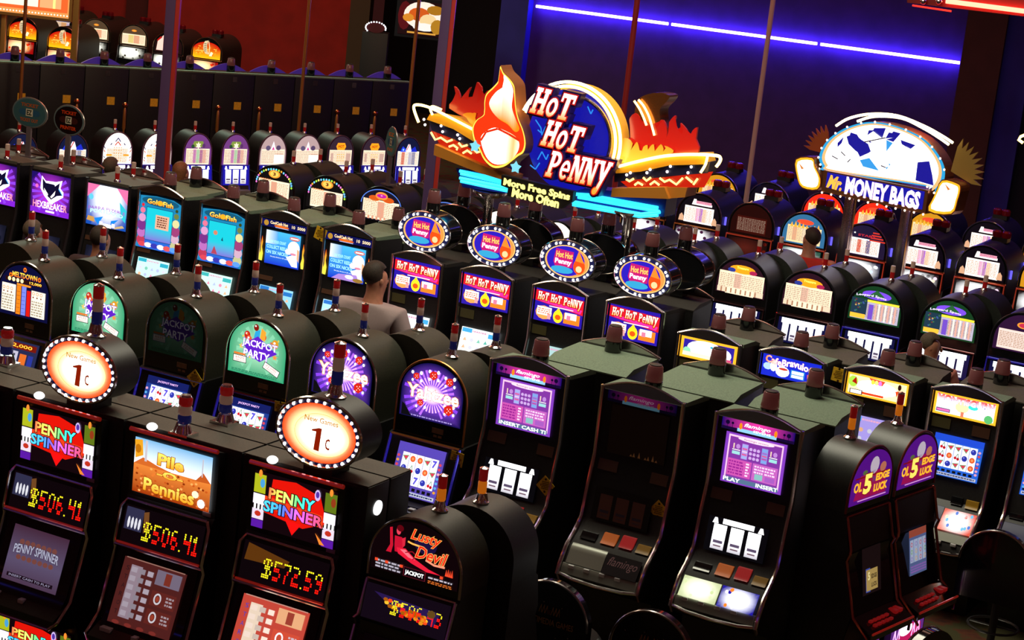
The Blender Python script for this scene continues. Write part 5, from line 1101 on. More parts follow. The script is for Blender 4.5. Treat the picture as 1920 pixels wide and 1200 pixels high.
rowC=[(-3.3,cat_glass(),DARKS(),0,'machine with black cat mask on purple, cut by the left edge of the photo'),
 (-2.6,memo('cat',cat_glass),DARKS(),0,'machine with black cat mask on purple, fully in view right of its twin'),
 (-1.88,reef_glass(),DARKS(),0,'machine with glowing white, pink and sea blue picture, right of the cat masks'),
 (-1.23,fish_glass(0),SW[0],1,'sea creature machine with a peach coloured note on its blue screen'),
 (-.48,fish_glass(1),SW[1],1,'sea creature machine without a note on its screen, right of its twin'),
 (.22,bear_glass(0),SW[2],2,'machine with blue screen, pale bear and flame strips, left one of two'),
 (.94,bear_glass(1),SW[3],2,'machine with blue screen and pale bear, beside the person in the grey T-shirt')]
for a,g,s,kind,lb in rowC:
    parts=[('top_glass' if kind<2 else 'top_screen',g,None)]
    if kind==2: parts.append(('marquee',memo('bh',bear_head),None))
    parts+=[PL2,('screen',s,None),DK3,('button_row',None,None)]
    kt=kit_visor(wC,hC,.5,parts,frame=CHROME if kind else mat('black_rail',(.05,.04,.045),.3,.6),light='beacon' if kind else 'tiny',visor=kind>0,ly=.09,top=TOPG if kind else TOPR,extra=(flames_side if kind==2 else None))
    if a==.94: add_tag(kt,-.31,-.02,1.93,30,.085)
    put(kt,'upright_slot_machine',a+wC/2,3.0,lb,group='tall picture machines of the long row')
kcb=kit_visor(.60,1.93,.48,[],back=True,light='beacon',ly=.09)
kcr=kit_visor(.62,1.90,.48,[],back=True,light='tiny',ly=.09,top=TOPR)
for a,t in ((-1.25,'behind the left sea creature machine'),(-.42,'behind the right sea creature machine'),(.38,'behind the left pale bear machine'),(1.17,'behind the right pale bear machine')):
    put(kcb,'upright_slot_machine',a,4.05,'machine back with grey-green top, '+t,rot=PI)
for a,t in ((-3.6,'at the left edge'),(-2.85,'behind the black cat machines'),(-2.05,'behind the white and pink picture')):
    put(kcr,'upright_slot_machine',a,4.05,'machine back with reddish brown top, '+t,rot=PI)
# four machines with oval signs on top
hH=1.91; pH=prof_for(hH); wH=.55
def hot_glass():
    a=Art(-.235,.235,1.60,1.885,y=-.014,prof=pH,eps=.0002); H=a.H; k=1.3
    a.rect(0,1,0,H,C('#2814a0',k)); a.poly([(.0,H*.62),(1,H*.42),(1,H*.88),(0,H*.95)],C('#e01828',k)); a.poly([(.1,H*.62),(.95,H*.46),(.98,H*.58),(.1,H*.70)],C('#f030a0',k))
    slab(a,'HoT HoT PeNNy',.04,H*.66,.92,H*.25,lambda u,v: mixc(C('#ff9030',2.0),(2.4,2.3,1.9),v),out=C('#b80c14',1.2),grow=.014,small='oe',shear=.08,vary=lambda q:-.03*q)
    a.rect(.30,.80,H*.50,H*.53,C('#ffe0ff',1.5)); a.ell(.2,H*.28,.17,.13,C('#ff9a50',1.5),12); a.rect(.06,.36,H*.20,H*.46,C('#fff0e0',1.8)); a.rect(.62,.95,H*.08,H*.40,C('#ff7a20',1.5)); a.rect(.64,.88,H*.22,H*.42,C('#fff4f0',1.8)); a.rect(.68,.76,H*.2,H*.34,C('#e080a0',1.3)); a.rect(.28,.35,H*.1,H*.28,C('#e8a0a0',1.3))
    a.ell(.5,H*.24,.10,.12,C('#ffd020',1.7),14); a.poly([(.44,H*.38),(.50,H*.52),(.56,H*.38)],C('#ffd020',1.7)); a.ell(.5,H*.22,.06,.05,C('#f05010',1.5),12); words(a,.08,.34,H*.24,H*.42,3,C('#e07858',1.3),1,2); return a.mesh('top_glass',LIT)
def oval_sign(k,on,cz=2.155,rx=.27,rz=.18):
    def drum():
        b=MB(); n=32
        for y in (.05,.26): b.v+=[(rx*math.cos(2*math.pi*i/n),y,cz+rz*math.sin(2*math.pi*i/n)) for i in range(n)]
        b.f+=[(i,(i+1)%n,n+(i+1)%n,n+i) for i in range(n)]+[tuple(range(n))[::-1],tuple(range(n,2*n))]; b.box(-.06,.06,.08,.2,1.88,1.99); return b.mesh('oval_sign_body',GLOSSB)
    d=k.add('oval_sign',memo(('ovd',cz),drum),None,'oval sign box on a short neck')
    k.add('rim',memo(('ovr',cz),lambda: MB().tube([(rx*math.cos(2*math.pi*i/32),.27 if not on else .045,cz+rz*math.sin(2*math.pi*i/32)) for i in range(32)],.009,6,True).tube([(rx*math.cos(2*math.pi*i/32),.26,cz+rz*math.sin(2*math.pi*i/32)) for i in range(32)],.007,6,True).mesh('rim',CHROME)),d)
    if on:
        def face():
            a=Art(-rx,rx,cz-rz,cz+rz,y=.046,eps=.0003); h=a.H/2; a.ell(.5,h,.5,h,C('#1c2050',1),36); a.ell(.5,h,.40,h*.78,C('#ff9848',1.3),30); a.ell(.47,h*1.02,.34,h*.74,C('#2818b0',1.4),28)
            a.poly([(.25,h*.9),(.28,h*1.55),(.60,h*1.5),(.60,h*.72),(.3,h*.62)],C('#c01870',1.3)); pk=C('#ffd0e8',2.0); a.text('Hot Hot',.44,h*1.28,.30,h*.30,C('#ffb060',1.8),off=.04,out=C('#d01820',1.3)); a.text('Penny',.43,h*.92,.30,h*.32,pk,off=.04,out=C('#e02060',1.4))
            a.ell(.42,h*.55,.2,h*.18,C('#38a8d8',1.2),14); a.ell(.72,h*.85,.105,h*.38,C('#f04810',1.5),16); a.poly([(.64,h*1.1),(.69,h*1.62),(.80,h*1.05)],C('#ff8028',1.5)); a.ell(.72,h*.72,.055,h*.16,C('#ffc890',1.5),12); a.ring(.5,h,.40,h*.78,.015,C('#ffc070',1.5),30); return a.mesh('sign_face',LIT)
        k.add('face',memo('ovf',face),d,'lit blue and red face with a red flame')
        for i in range(24): t=2*math.pi*(i+.3*(i%2))/24; k.add('bulb',memo(('ovb',i),lambda t=t: MB().ball((rx*.9*math.cos(t),.036,cz+rz*.885*math.sin(t)),.0125,6).mesh('bulb',MATS['white_bulb'])),d)
def h_extra(k): oval_sign(k,True)
HG=hot_glass(); kH={}
for i,(a,lb) in enumerate(((1.75,'leftmost of four'),(2.47,'second of four'),(3.20,'third of four'),(3.92,'rightmost of four'))):
    scr=art_whitegame(-.19,.19,1.10,1.40,pH,seed=20+i,bg='#f8ffff' if i<2 else '#c8f0f0',c1='#48b0e8' if i<2 else '#88c0c8',k=1.35 if i<2 else .9)
    parts=[('top_glass',HG,None),('name_plate',memo('pl4',lambda: box_on('name_plate',-.24,-.10,1.475,1.555,pH,mat('olive_plate',(.09,.08,.03),.4),.006)),None),('screen',scr,None),('button_deck',memo('dk4',lambda: box_on('button_deck',-.25,.25,.66,.72,pH,SILV,.014)),None),('button_row',None,None)]
    kt=kit_visor(wH,hH,.45,parts,light=None,extra=h_extra,top=TOPD); add_light(kt,0,.17,2.325,'beacon')
    put(kt,'upright_slot_machine',a+wH/2,2.9,'machine with red lettered glass and bulb ringed oval sign on top, '+lb,group='machines with bulb ringed oval signs')
kHb=kit_visor(wH,hH,.42,[],back=True,light=None,top=TOPD); oval_sign(kHb,False); add_light(kHb,0,.15,2.325,'beacon')
for a,t in ((1.95,'leftmost of four'),(2.70,'second of four'),(3.45,'third of four'),(4.20,'rightmost of four')):
    put(kHb,'upright_slot_machine',a+.05,3.82,'dark machine back with unlit oval sign, '+t,rot=PI,group='backs with unlit oval signs')
# five lower machines to the right
hS=1.77; pS=prof_for(hS); wS=.585
def s_glass(i):
    a=Art(-.255,.255,1.565,1.745,y=-.014,prof=pS,eps=.0002); H=a.H; Y=C('#ffb028',1.5)
    if i==0: a.rect(0,1,0,H,Y); a.rect(.05,.95,.04,H-.04,C('#3020a0',1.2)); a.ell(.45,H*.55,.33,H*.38,(2.4,2.4,2.3),18); a.ell(.75,H*.45,.16,H*.3,(2.2,2.2,2.2),14); a.ell(.12,H*.35,.07,.06,C('#90e0b0',1.4),9); a.rect(.8,.92,H*.14,H*.3,C('#e05080',1.2)); a.ell(.55,H*.7,.03,.02,C('#20b0c8',1.3),8); a.rect(.05,.6,.04,H*.3,C('#fff0c0',1.6))
    elif i==1:
        a.rect(0,1,0,H,C('#1828c8',1.3)); a.ell(.1,H*.45,.08,.06,C('#a8c8ff',1.5),9); a.ell(.2,H*.5,.06,.09,(1.9,1.9,2),9); a.ell(.36,H*.32,.12,.09,C('#f8f0e8',1.7),12); a.ell(.37,H*.44,.08,.02,C('#d03828',1.2),9); a.rect(.50,.74,H*.12,H*.5,C('#3090e0',1.2)); a.rect(.52,.72,H*.32,H*.46,(1.8,1.9,2)); a.rect(.52,.72,H*.15,H*.28,C('#f8f0f8',1.6))
        a.ell(.84,H*.62,.045,.07,C('#e0a080',1.3),9); a.poly([(.78,H*.42),(.90,H*.46),(.88,0),(.80,0)],C('#f03820',1.3)); a.line([(.9,H*.4),(.96,H*.66)],.02,C('#f0d0a0',1.3))
        a.text('CafeBravulo',.42,H*.76,.74,H*.34,lambda u,v: mixc(C('#ff8a20',1.6),(1.9,1.7,1.9),u*2),off=.03,out=C('#c82878',1.2),oo=.02,warp=lambda s,t,x,y:(x,y+.015*math.sin(s*5)))
    elif i==2:
        a.rect(0,1,0,H,Y); a.rect(.03,.97,.03,H-.03,C('#fff0b0',1.5)); a.ell(.5,H*.5,.34,H*.34,(2.4,2.4,2.3),18); a.ell(.1,H*.62,.08,.09,C('#a8d848',1.4),10); a.poly([(.08,H*.6),(.14,H*.85),(.17,H*.5)],C('#b01808',1.2)); a.rect(.06,.27,H*.06,H*.28,C('#401018',1)); a.rect(.075,.255,H*.09,H*.25,(1.9,1.8,2)); a.rect(.27,.62,H*.12,H*.22,C('#e84018',1.3)); a.poly([(.35,H*.92),(.62,H*.88),(.58,H*.66),(.42,H*.7)],C('#f05030',1.3))
        for x,c in ((.42,'#ffd040'),(.48,'#ffe878'),(.54,'#f070d0')): a.ell(x,H*.75,.03,.04,C(c,1.6),9)
        a.poly([(.84,H*.8),(.94,H*.88),(.97,.02),(.84,.02)],C('#ffd8a0',1.6)); a.ell(.86,H*.76,.03,.05,C('#301008',1),9); a.poly([(.8,H*.55),(.86,H*.6),(.83,H*.3)],C('#f04818',1.4))
    elif i==3:
        a.rect(0,1,0,H,Y); a.rect(.04,.96,.035,H-.035,lambda u,v: mixc((2.2,2.3,2.2),C('#50c898',1.3),abs(u-.5)+(.12-v)*2),6,3); a.ell(.45,H*.5,.11,.09,C('#f8e8a0',1.6),12); a.ell(.62,H*.58,.08,.04,C('#40d8d0',1.4),10); a.rect(.05,.27,H*.14,H*.30,C('#282868',1)); a.rect(.06,.26,H*.17,H*.27,C('#f070b8',1.3)); a.ell(.88,H*.2,.07,.07,C('#60c070',1.2),10); a.rect(.44,.49,H*.06,H*.3,C('#e08060',1.3))
        a.text('MONTISGURN',.5,H*.76,.90,H*.30,lambda u,v: mixc(C('#fff0ff',2.0),C('#ff4818',1.5),v*1.2),off=.05,out=C('#6838c8',1.1),oo=.03,warp=lambda s,t,x,y:(x,y*(1+.25*s*s)))
    else: a.rect(0,1,0,H,C('#f03818',1.3)); a.rect(.05,.95,.04,H-.04,C('#f8a050',1.4)); a.ell(.5,H*.5,.3,H*.3,(2,1.9,1.8),14)
    return a.mesh('top_glass',LIT)
bS=[(n,m,l) for n,m,l in [('ticket_slot',box_on('ticket_slot',-.24,-.13,.90,.935,pS,GLOSSB,.02),None),('digit_display',box_on('digit_display',.03,.12,.90,.955,pS,GLOSSB,.024),None),('coin_slot',box_on('coin_slot',.15,.25,.89,.95,pS,MATS['amber_slot_plate'],.02),'amber coin slot')]]
slabel=['yellow framed glowing white glass, leftmost of its row','blue glass showing a cup and a red dressed figure','yellow glass with fruit and a yellow card at its corner','yellow framed jungle glass above a blue screen','red glass, cut by the right edge of the photo']
for i,a in enumerate((4.61,5.35,6.09,6.82,7.56)):
    scr=art_fruit(-.20,.20,1.09,1.415,pS,bg='#2868e0',hdr='#2050e0',seed=30+i,style=0,k=1.0) if i in(3,4) else art_whitegame(-.2,.2,1.09,1.41,pS,seed=40+i,bg='#b0a0f0',c1='#30a0e8',k=1.0)
    parts=[('top_glass',s_glass(i),None),('name_plate',memo('pl5',lambda: box_on('name_plate',-.25,-.10,1.455,1.54,pS,MATS['olive_plate'],.006)),None),('name_plate',memo('pl6',lambda: box_on('name_plate',.08,.22,1.445,1.53,pS,MATS['brown_smoked_plate'],.006)),None),('screen',scr,None)]+bS+[('deck_panel',memo('dp5',lambda: box_on('deck_panel',-.26,.0,.735,.865,pS,mat('dusk_blue_panel',(.04,.045,.12),.4),.008)),None),
      ('logo_glass',art_slab(.01,.27,.735,.865,pS,['#e83818','#3070d0','#60b8e0','#fff0c0','#ffffff'],k=1.2,seed=50+i),'bright logo glass'),('button_deck',memo('dk5',lambda: box_on('button_deck',-.27,.27,.66,.73,pS,SILV,.014)),None),('button_row',None,None)]
    kt=kit_visor(wS,hS,.42,parts,light='beacon',ly=.09)
    if i==2: add_tag(kt,-.33,-.02,1.70,40,.08)
    put(kt,'upright_slot_machine',a+wS/2,2.9,'low framed machine with '+slabel[i],group='low framed machines of the long row')
kSb=kit_visor(.60,1.74,.40,[],back=True,light='beacon',ly=.09,top=TOPR)
for a,t in ((4.95,'behind the yellow framed white glass'),(5.72,'behind the blue cup glass machine'),(6.45,'behind the fruit glass machine'),(7.2,'behind the jungle glass machine'),(7.95,'at the right edge')):
    put(kSb,'upright_slot_machine',a,3.76,'back of a low dark machine, '+t,rot=PI)
# ------------------------------------------------------------------ next bank: arched reel machines facing the lower left
G_GEM,G_WH,G_J0=art_gems(),art_wheelpay(),art_jukebox(0)
G_PIR,G_SAF=art_pirate(),art_safari()
G7=art_paytable(C('#301038',1),'#f8dcd0',[None,None,None],emb_oval('#e89030','#c02848',None,.60,.12,.07),k=1.2)
E_=[(-1.92,G_GEM,'gem rimmed glass, leftmost of the row',None),(-1.20,G_GEM,'gem rimmed glass, second from the left',None),(-.48,G_WH,'blue rimmed glass left of the small round sign',None),(.36,G_WH,'blue rimmed glass behind the first oval bulb sign',None),(1.02,G_J0,'white and navy chevron glass behind the left sign post',None),(1.72,G_J0,'white and navy chevron glass behind the second oval sign',None),(2.42,G_SAF,'glass hidden by the right sign post',None),(3.12,G_SAF,'glass half hidden by the dark oval sign',None),
 (3.84,G_PIR,'orange crest over a cream pay table, left one',1),(4.56,G_PIR,'orange crest over a cream pay table, right one',2),(5.26,G_SAF,'green jungle cat glass, left one',3),(6.01,G_SAF,'green jungle cat glass, right one',4),(6.72,G7,'pink and purple pay table at the right edge',5)]
pE=interp([(2,0),(1.37,-.035),(1.06,-.07),(0,-.07)])
for i,(a,g,t,rl) in enumerate(E_):
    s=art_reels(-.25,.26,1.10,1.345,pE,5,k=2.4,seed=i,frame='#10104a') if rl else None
    kt=kit_arch(g,s,light='tiny',ly=.30,barrel=BARRELG,trim=mat('black_trim',(.03,.03,.04),.3,.5),sidetrim=mat('pink_chrome',(.75,.35,.38),.2,1) if rl in(1,2,4) else BLUECH,front='reel',depth=.46,label=False)
    put(kt,'arched_slot_machine',a,6.35,'arched reel machine with '+t,group='arched reel machines behind the long row')
kE=kit_arch(None,depth=.46,back=True,light='tiny',ly=.2,barrel=BARRELG)
for i,(a,g,t,rl) in enumerate(E_):
    put(kE,'arched_slot_machine',a+.10,7.30,'round back behind the one with '+t,rot=PI,group='round backs behind the arched reel machines')
# ------------------------------------------------------------------ far right bank: two rows of arched machines with dark red sirens
G_HO,G_HOD,G_FL,G_VO,G_VY=art_house(),art_house(dark=True),art_flag(),art_volcano('#e82810'),art_volcano('#c88818')
G_AZ=art_volcano('#306890')
def blue_side(hw=.30):
    return (memo('bls',lambda: MB().tube([(hw+.012,.10,1.60),(hw+.012,.10,1.50)],.014,6).tube([(hw+.005,.72,1.62),(hw+.012,.72,1.50)],.014,6).mesh('side_light',mat('blue_side_light',(.1,.1,.8),.3,emit=(.15,.12,1),es=1.2))),'small glowing blue side light')
pF2=interp([(2,0),(1.44,-.035),(1.06,-.075),(0,-.07)])
def wide_glass(cols,seed,k=1.4,hot=(.45,.5)): return art_slab(-.255,.255,1.20,1.415,pF2,cols,k=k,seed=seed,hot=hot)
WB=[wide_glass(['#3a1030','#ffffff','#f8e8ff','#f0a0c0','#ffffff'],1),wide_glass(['#1c0404','#5a0c08','#401008','#701408','#501810'],2,.7),wide_glass(['#205040','#f8e8d0','#e050a0','#90d0b0','#ffffff'],3),wide_glass(['#181838','#ffffff','#e8f0ff','#c8d8ff','#ffffff'],4),wide_glass(['#200810','#fff8ff','#f8d0e8','#ffe0c0','#ffffff'],5)]
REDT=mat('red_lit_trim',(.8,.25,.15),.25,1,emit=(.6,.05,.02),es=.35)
Fr=[(1.13,G_HO,0,'hidden left end of the row'),(1.85,G_HO,0,'white pay table left of the unlit red one'),(2.54,G_HOD,1,'unlit dark red glass'),(3.21,G_AZ,2,'blue and orange glass'),(3.95,G_FL,3,'stars and stripes glass'),(4.65,G_HO,4,'pink and white pay table right of the sign post'),(5.37,G_HO,4,'pink and white pay table, last but one'),(6.09,G_VY,4,'cut by the right edge of the photo')]
for a,g,w,t in Fr:
    kt=kit_arch(g,WB[w],light='siren',ly=.55,barrel=BARRELN,trim=DCHROME,sidetrim=REDT if w!=0 else GOLD,front='reel',depth=.80,label=False,glow=blue_side(),ft=1.43)
    put(kt,'arched_slot_machine',a,9.97,'navy arched machine, nearer far row, '+t,group='navy arched machines, nearer row')
F2=[(1.30,G_VY,'yellow glass by the flame sign tip'),(2.02,G_HO,'white pay table beside the pale pink pole'),(2.78,G_VO,'red glass left of the round sign posts'),(3.46,G_VO,'red glass between the posts of the round sign'),(4.17,G_VY,'yellow glass at the right sign post'),(4.90,G_HO,'white pay table at the right'),(5.65,G_VY,'last one at the right edge')]
for a,g,t in F2:
    kt=kit_arch(g,WB[0],light='siren',ly=.45,barrel=BARRELN,trim=DCHROME,sidetrim=REDT,front='reel',depth=.75,label=False,ft=1.43)
    put(kt,'arched_slot_machine',a,11.9,'navy arched machine, farthest row, '+t,group='navy arched machines, farthest row')
# ------------------------------------------------------------------ slim arched machines in a row at the left, turned the other way
JB=[art_jukebox(i) for i in range(5)]
seqD=[(42,250,4,'blue topped glass behind the leftmost small round sign',0),(138,250,4,'blue topped glass behind the second small round sign',0),(222,247,0,'red white and navy chevron glass, left of the purple column',1),(297,249,0,'red white and navy chevron glass crossed by the purple column',1),(373,250,1,'purple and mint jukebox glass, left one',2),(444,251,1,'purple and mint jukebox glass, right one',2),(514,252,2,'white peaked glass, left one',2),(579,253,2,'white peaked glass, right one',2),(641,254,3,'orange badge glass, left one',3),(704,255,3,'orange badge glass, right one',3),(768,257,4,'blue topped glass beside the small round teal sign',3)]
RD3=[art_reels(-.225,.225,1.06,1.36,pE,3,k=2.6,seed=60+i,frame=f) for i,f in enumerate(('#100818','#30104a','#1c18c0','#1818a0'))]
for px,py,j,t,r in seqD:
    P=at(px,py,1.60)
    kt=memo(('kD',j,r),lambda: kit_arch(JB[j],RD3[r],light='tiny',ly=.2,barrel=BLK,trim=mat('mauve_trim',(.25,.12,.22),.3,.6),sidetrim=BLUECH,front='reel',depth=.42,label=False,hw=.245))
    e=kt.place('arched_slot_machine',(P.x,P.y,0),R_(36),'slim arched machine with '+t,'slot machine','slim arched machines of the far left row'); e.scale=(.86,.86,.865)
# ------------------------------------------------------------------ upright backs with yellow cards, behind them
def kit_backrow():
    k=Kit(); h=1.90
    k.add('cabinet',memo('brc',lambda: MB().box(-.325,.325,0,.5,0,h-.02,.01).mesh('cabinet',BLK)))
    k.add('cabinet_top',memo('brt',lambda: MB().box(-.325,.325,-.005,.10,h-.02,h).mesh('cabinet_top',TOPG)))
    k.add('visor',memo('brv',lambda: MB().prism([(-.30,h)]+[(-.30+.6*i/12,h+.11*math.sin(math.pi*i/12)) for i in range(1,12)]+[(.30,h)],.30,.33).mesh('visor',mat('painted_violet_glow',(.06,.03,.20),.3,emit=(.05,.02,.25),es=.45))),None,'arched visor with a violet glow put into it')  # purple light on the visor is put into its colour and emission
    k.add('yellow_card',memo('bry',lambda: MB().box(.02,.135,-.004,0,1.33,1.45).mesh('yellow_card',TAG)),None,'square yellow card')
    k.add('latch',memo('brl',lambda: MB().box(-.03,.04,-.012,0,h-.14,h-.06).mesh('latch',DCHROME)))
    add_light(k,.02,.24,h,'beacon'); return k
kbr=kit_backrow()
Pa,Pb=at(115,184,1.40),at(730,209,1.40); DB=(Pb-Pa); nb=8; L1=DB.length/nb
ang=math.atan2(DB.y,DB.x)
names=['first','second','third','fourth','fifth','sixth','seventh','eighth','ninth','tenth','eleventh','twelfth']
for i in range(-2,nb+1):
    P=Pa+DB*(i/nb)
    e=kbr.place('upright_slot_machine',(P.x,P.y,0),ang,'black machine back with square yellow card, %s from the left'%names[i+2],'slot machine','row of machine backs with yellow cards'); e.scale=(L1/.66,1,1)
# brass posts with ball tops
for i,(px,py) in enumerate(((145,185),(235,192),(410,197),(487,200),(633,205),(704,208))):
    P=at(px,py,1.42); d=ray(px,py)
    k=Kit(); k.add('shaft',memo('psh',lambda: MB().lathe([(.045,0),(.045,.015),(.018,.03),(.016,1.0),(.028,1.03),(.024,1.30),(.014,1.34)],(0,0,0),12).mesh('shaft',GOLD))); k.add('ball_finial',memo('pbf',lambda: MB().ball((0,0,1.38),.045,12).mesh('ball_finial',mat('copper_ball',(.6,.15,.06),.25,1))))
    k.place('brass_post',(P.x,P.y,0),0,'short brass post with round knob, %s from the left, before the row of machine backs'%names[i],'post','brass posts with knobs')
# ------------------------------------------------------------------ arched machines at the top left
G_BOOT,G_PHO=art_boot(),art_photo(); G_U=art_paytable(C('#6a5038',.7),'#ffe8c0',[None,'#f0e070','#f0a070',None],emb_oval('#c87018','#e89838',None,.62,.10,.05),k=1.3); G_UB=art_paytable(C('#183878',1),'#f0d0b0',[None,'#f0a050','#d0c0f0',None],None,k=1.0)
pU=pE
SR=art_slab(-.25,.25,1.20,1.415,pF2,['#a80808','#e01808','#f04010','#ff8030','#ffe0a0'],k=1.3,seed=4,hot=(.4,.55)); SWt=art_slab(-.25,.25,1.20,1.415,pF2,['#181410','#302820','#40382c','#504838','#fffff0'],k=1.6,seed=5,hot=(.42,.6))
UL=[(-34,12,G_BOOT,SR,BARREL,'cut by the left edge of the photo'),(45,32,G_BOOT,SR,BARREL,'red and yellow flame glass crossed by the leftmost brass pole'),(120,50,G_BOOT,SR,BARREL,'red and yellow flame glass right of the leftmost brass pole'),(182,35,G_U,SWt,BARRELG,'tan glass nearest the lit sign'),(253,46,G_U,SWt,BARRELG,'dark tan glass with a bright white oval light below'),(318,60,G_PHO,SWt,BARRELG,'photo print glass crossed by the purple column'),(390,70,G_BOOT,SR,BARRELG,'red and yellow flame glass at the right end'),(57,12,G_BOOT,SR,BARREL,'mostly hidden behind the leftmost brass pole, under the lit sign'),(118,26,G_UB,SWt,BARREL,'blue glass under the right end of the lit sign')]
for i,(px,py,g,s,bm_,t) in enumerate(UL):
    z=1.85; P=at(px,py,z)
    kt=kit_arch(g,s,light='siren' if i<3 or i>6 else 'siren',ly=.45,barrel=bm_,trim=mat('cream_chrome',(.8,.7,.55),.2,1),sidetrim=DCHROME,front='reel',depth=1.1 if i>=3 and i<7 else .95,label=False,ft=1.43)
    if i>=7: P=P+Vector((0,.35,0))
    e=kt.place('arched_slot_machine',(P.x,P.y,0),R_(-10),'upper left arched machine, '+t,'slot machine','arched machines at the upper left')
# ------------------------------------------------------------------ big signs: outlines laid out on the sign's own upright plane
class Plane:
    """upright plane through a hall point; pixel -> (x along, z) on that plane, relative to its origin"""
    def __init__(s,P0,rot): s.P0=P0; s.rot=rot; s.X=Vector((math.cos(rot),math.sin(rot),0)); s.N=Vector((-math.sin(rot),math.cos(rot),0))
    def q(s,px,py,off=0):
        d=ray(px,py); t=((s.P0+s.N*off-CAMP).dot(s.N))/d.dot(s.N); P=CAMP+d*t; return ((P-s.P0).dot(s.X),P.z)
    def pts(s,L,off=0): return [s.q(x,y,off) for x,y in L]
def spline(P,n=5,closed=True):
    out=[]; m=len(P)
    for i in range(m if closed else m-1):
        p0=P[(i-1)%m] if closed or i>0 else P[i]; p1=P[i]; p2=P[(i+1)%m]; p3=P[(i+2)%m] if closed or i<m-2 else p2
        for k in range(n):
            t=k/n; out.append(tuple(.5*((2*p1[j])+(-p0[j]+p2[j])*t+(2*p0[j]-5*p1[j]+4*p2[j]-p3[j])*t*t+(-p0[j]+3*p1[j]-3*p2[j]+p3[j])*t**3) for j in range(2)))
    if not closed: out.append(P[-1])
    return out
class SA(Art):
    """artwork given directly in plane coordinates"""
    def __init__(s,y=0,eps=.0008): super().__init__(0,1,0,1,y=y,eps=eps)
def solid(pts,y0,y1,name,m,parent,label=None):
    return ob(name,MB().prism(pts,y0,y1).mesh(name,m,20),parent,label)
YN=mat('warm_yellow_neon',(.8,.6,.2),.3,emit=(1,.62,.16),es=6,sample=True); YN2=mat('white_hot_neon',(.9,.8,.5),.3,emit=(1,.80,.42),es=5,sample=True)
CY=mat('turquoise_neon',(.1,.6,.7),.3,emit=(.03,.62,.95),es=1.6,sample=True); ORN=mat('orange_zigzag_neon',(.9,.5,.1),.3,emit=(1,.55,.15),es=3)
RN=mat('red_neon',(.9,.1,.05),.3,emit=(1,.10,.06),es=9,sample=True)
YB=mat('yellow_enamel_glow',(.80,.42,.03),.35,emit=(.8,.30,.01),es=.35); OB=mat('orange_underside',(.55,.20,.02),.5); NV=mat('navy_enamel',(.012,.014,.06),.4); BULB=MATS['white_bulb']  # the yellow enamel panels get an added glow, though they are no lamps
def glowart(pts,col,y,name,parent,label=None):
    a=SA(y=y)
    a.poly(pts,col); return ob(name,a.mesh(name,NEONG),parent,label)
S1=hall(0,3.45); S1.z=0; PL=Plane(S1,ROT); T=PL.pts
root=bpy.data.objects.new('neon_sign',None); COL.objects.link(root); root.location=S1; root.rotation_euler=(0,0,ROT); root['label']='big neon sign with flames and a tall flame emblem on two chrome posts'; root['category']='neon sign'
# wings
def wing(name,lab,up,lo,ydepth=.22):
    return solid(T(up+lo[::-1]),0,ydepth,name,YB,root,lab)
wl=wing('wing','yellow left wing panel',[(806,214),(850,222),(905,250),(960,285)],[(800,224),(850,242),(905,276),(950,300)])
wr=wing('wing','yellow right wing panel',[(1150,310),(1200,300),(1250,290),(1320,288)],[(1155,325),(1200,322),(1255,310),(1325,308)])
for nm,P_,lb in (('navy_band',[(800,222),(850,238),(915,272),(960,300),(955,312),(905,292),(850,262),(808,245)],'left navy band'),('navy_band',[(1150,325),(1200,320),(1260,306),(1330,304),(1325,325),(1260,330),(1200,336),(1150,342)],'right navy band')):
    solid(T(P_),.02,.20,nm,NV,root,lb)
for nm,P_,lb in (('zigzag_panel',[(805,245),(850,262),(905,290),(930,305),(920,312),(880,300),(830,282)],'left red panel'),('zigzag_panel',[(1160,340),(1250,332),(1335,322),(1318,352),(1250,352),(1175,352)],'right red panel')):
    o=glowart(T(P_),lambda u,v: C('#d82008',.9),.03,nm,root,lb)
solid(T([(820,270),(860,288),(905,308),(960,330),(958,340),(900,322),(818,290)]),-.05,.22,'underside',OB,root); solid(T([(1152,352),(1250,350),(1258,372),(1150,368)]),-.05,.22,'underside',OB,root); solid(T([(1250,351),(1288,352),(1284,370),(1257,372)]),.0,.24,'underside',OB,root)
def ntube(name,L,m,r=.012,y=-.04,sm=True,lab=None,par=root,pl=None):
    P=(pl or PL).pts(L); P=spline(P,5,False) if sm and len(P)>2 else P
    return ob(name,MB().tube([(x,y,z) for x,z in P],r,7).mesh(name,m),par,lab)
ntube('neon_tube',[(789,229),(780,203),(786,196),(812,202),(860,226),(910,252),(935,263)],YN,.013,lab='yellow tube along the left wing')
ntube('neon_tube',[(815,215),(811,204),(816,199),(832,205)],YN,.011); 
ntube('neon_tube',[(1158,313),(1200,302),(1250,292),(1300,289),(1345,291),(1354,296),(1352,304),(1346,312)],YN,.014,lab='yellow tube along the right wing')
ntube('neon_tube',[(1330,292),(1326,308),(1317,323)],YN,.012)
for L in ([(808,248),(816,262),(826,258),(838,266),(848,262)],[(842,275),(850,272),(858,278),(856,281)],[(860,268),(866,275),(876,272)],[(868,287),(876,282),(884,288)],[(888,280),(894,286),(900,284)],[(1174,336),(1180,340),(1188,335)],[(1190,347),(1196,342),(1205,347)],[(1206,333),(1212,339),(1220,333)],[(1219,346),(1227,340),(1236,347)],[(1237,334),(1246,341),(1255,337),(1268,346),(1280,334)],[(1286,332),(1298,342)],[(1300,346),(1308,335)]):
    ntube('neon_zigzag',L,ORN,.010,y=.0,sm=False)
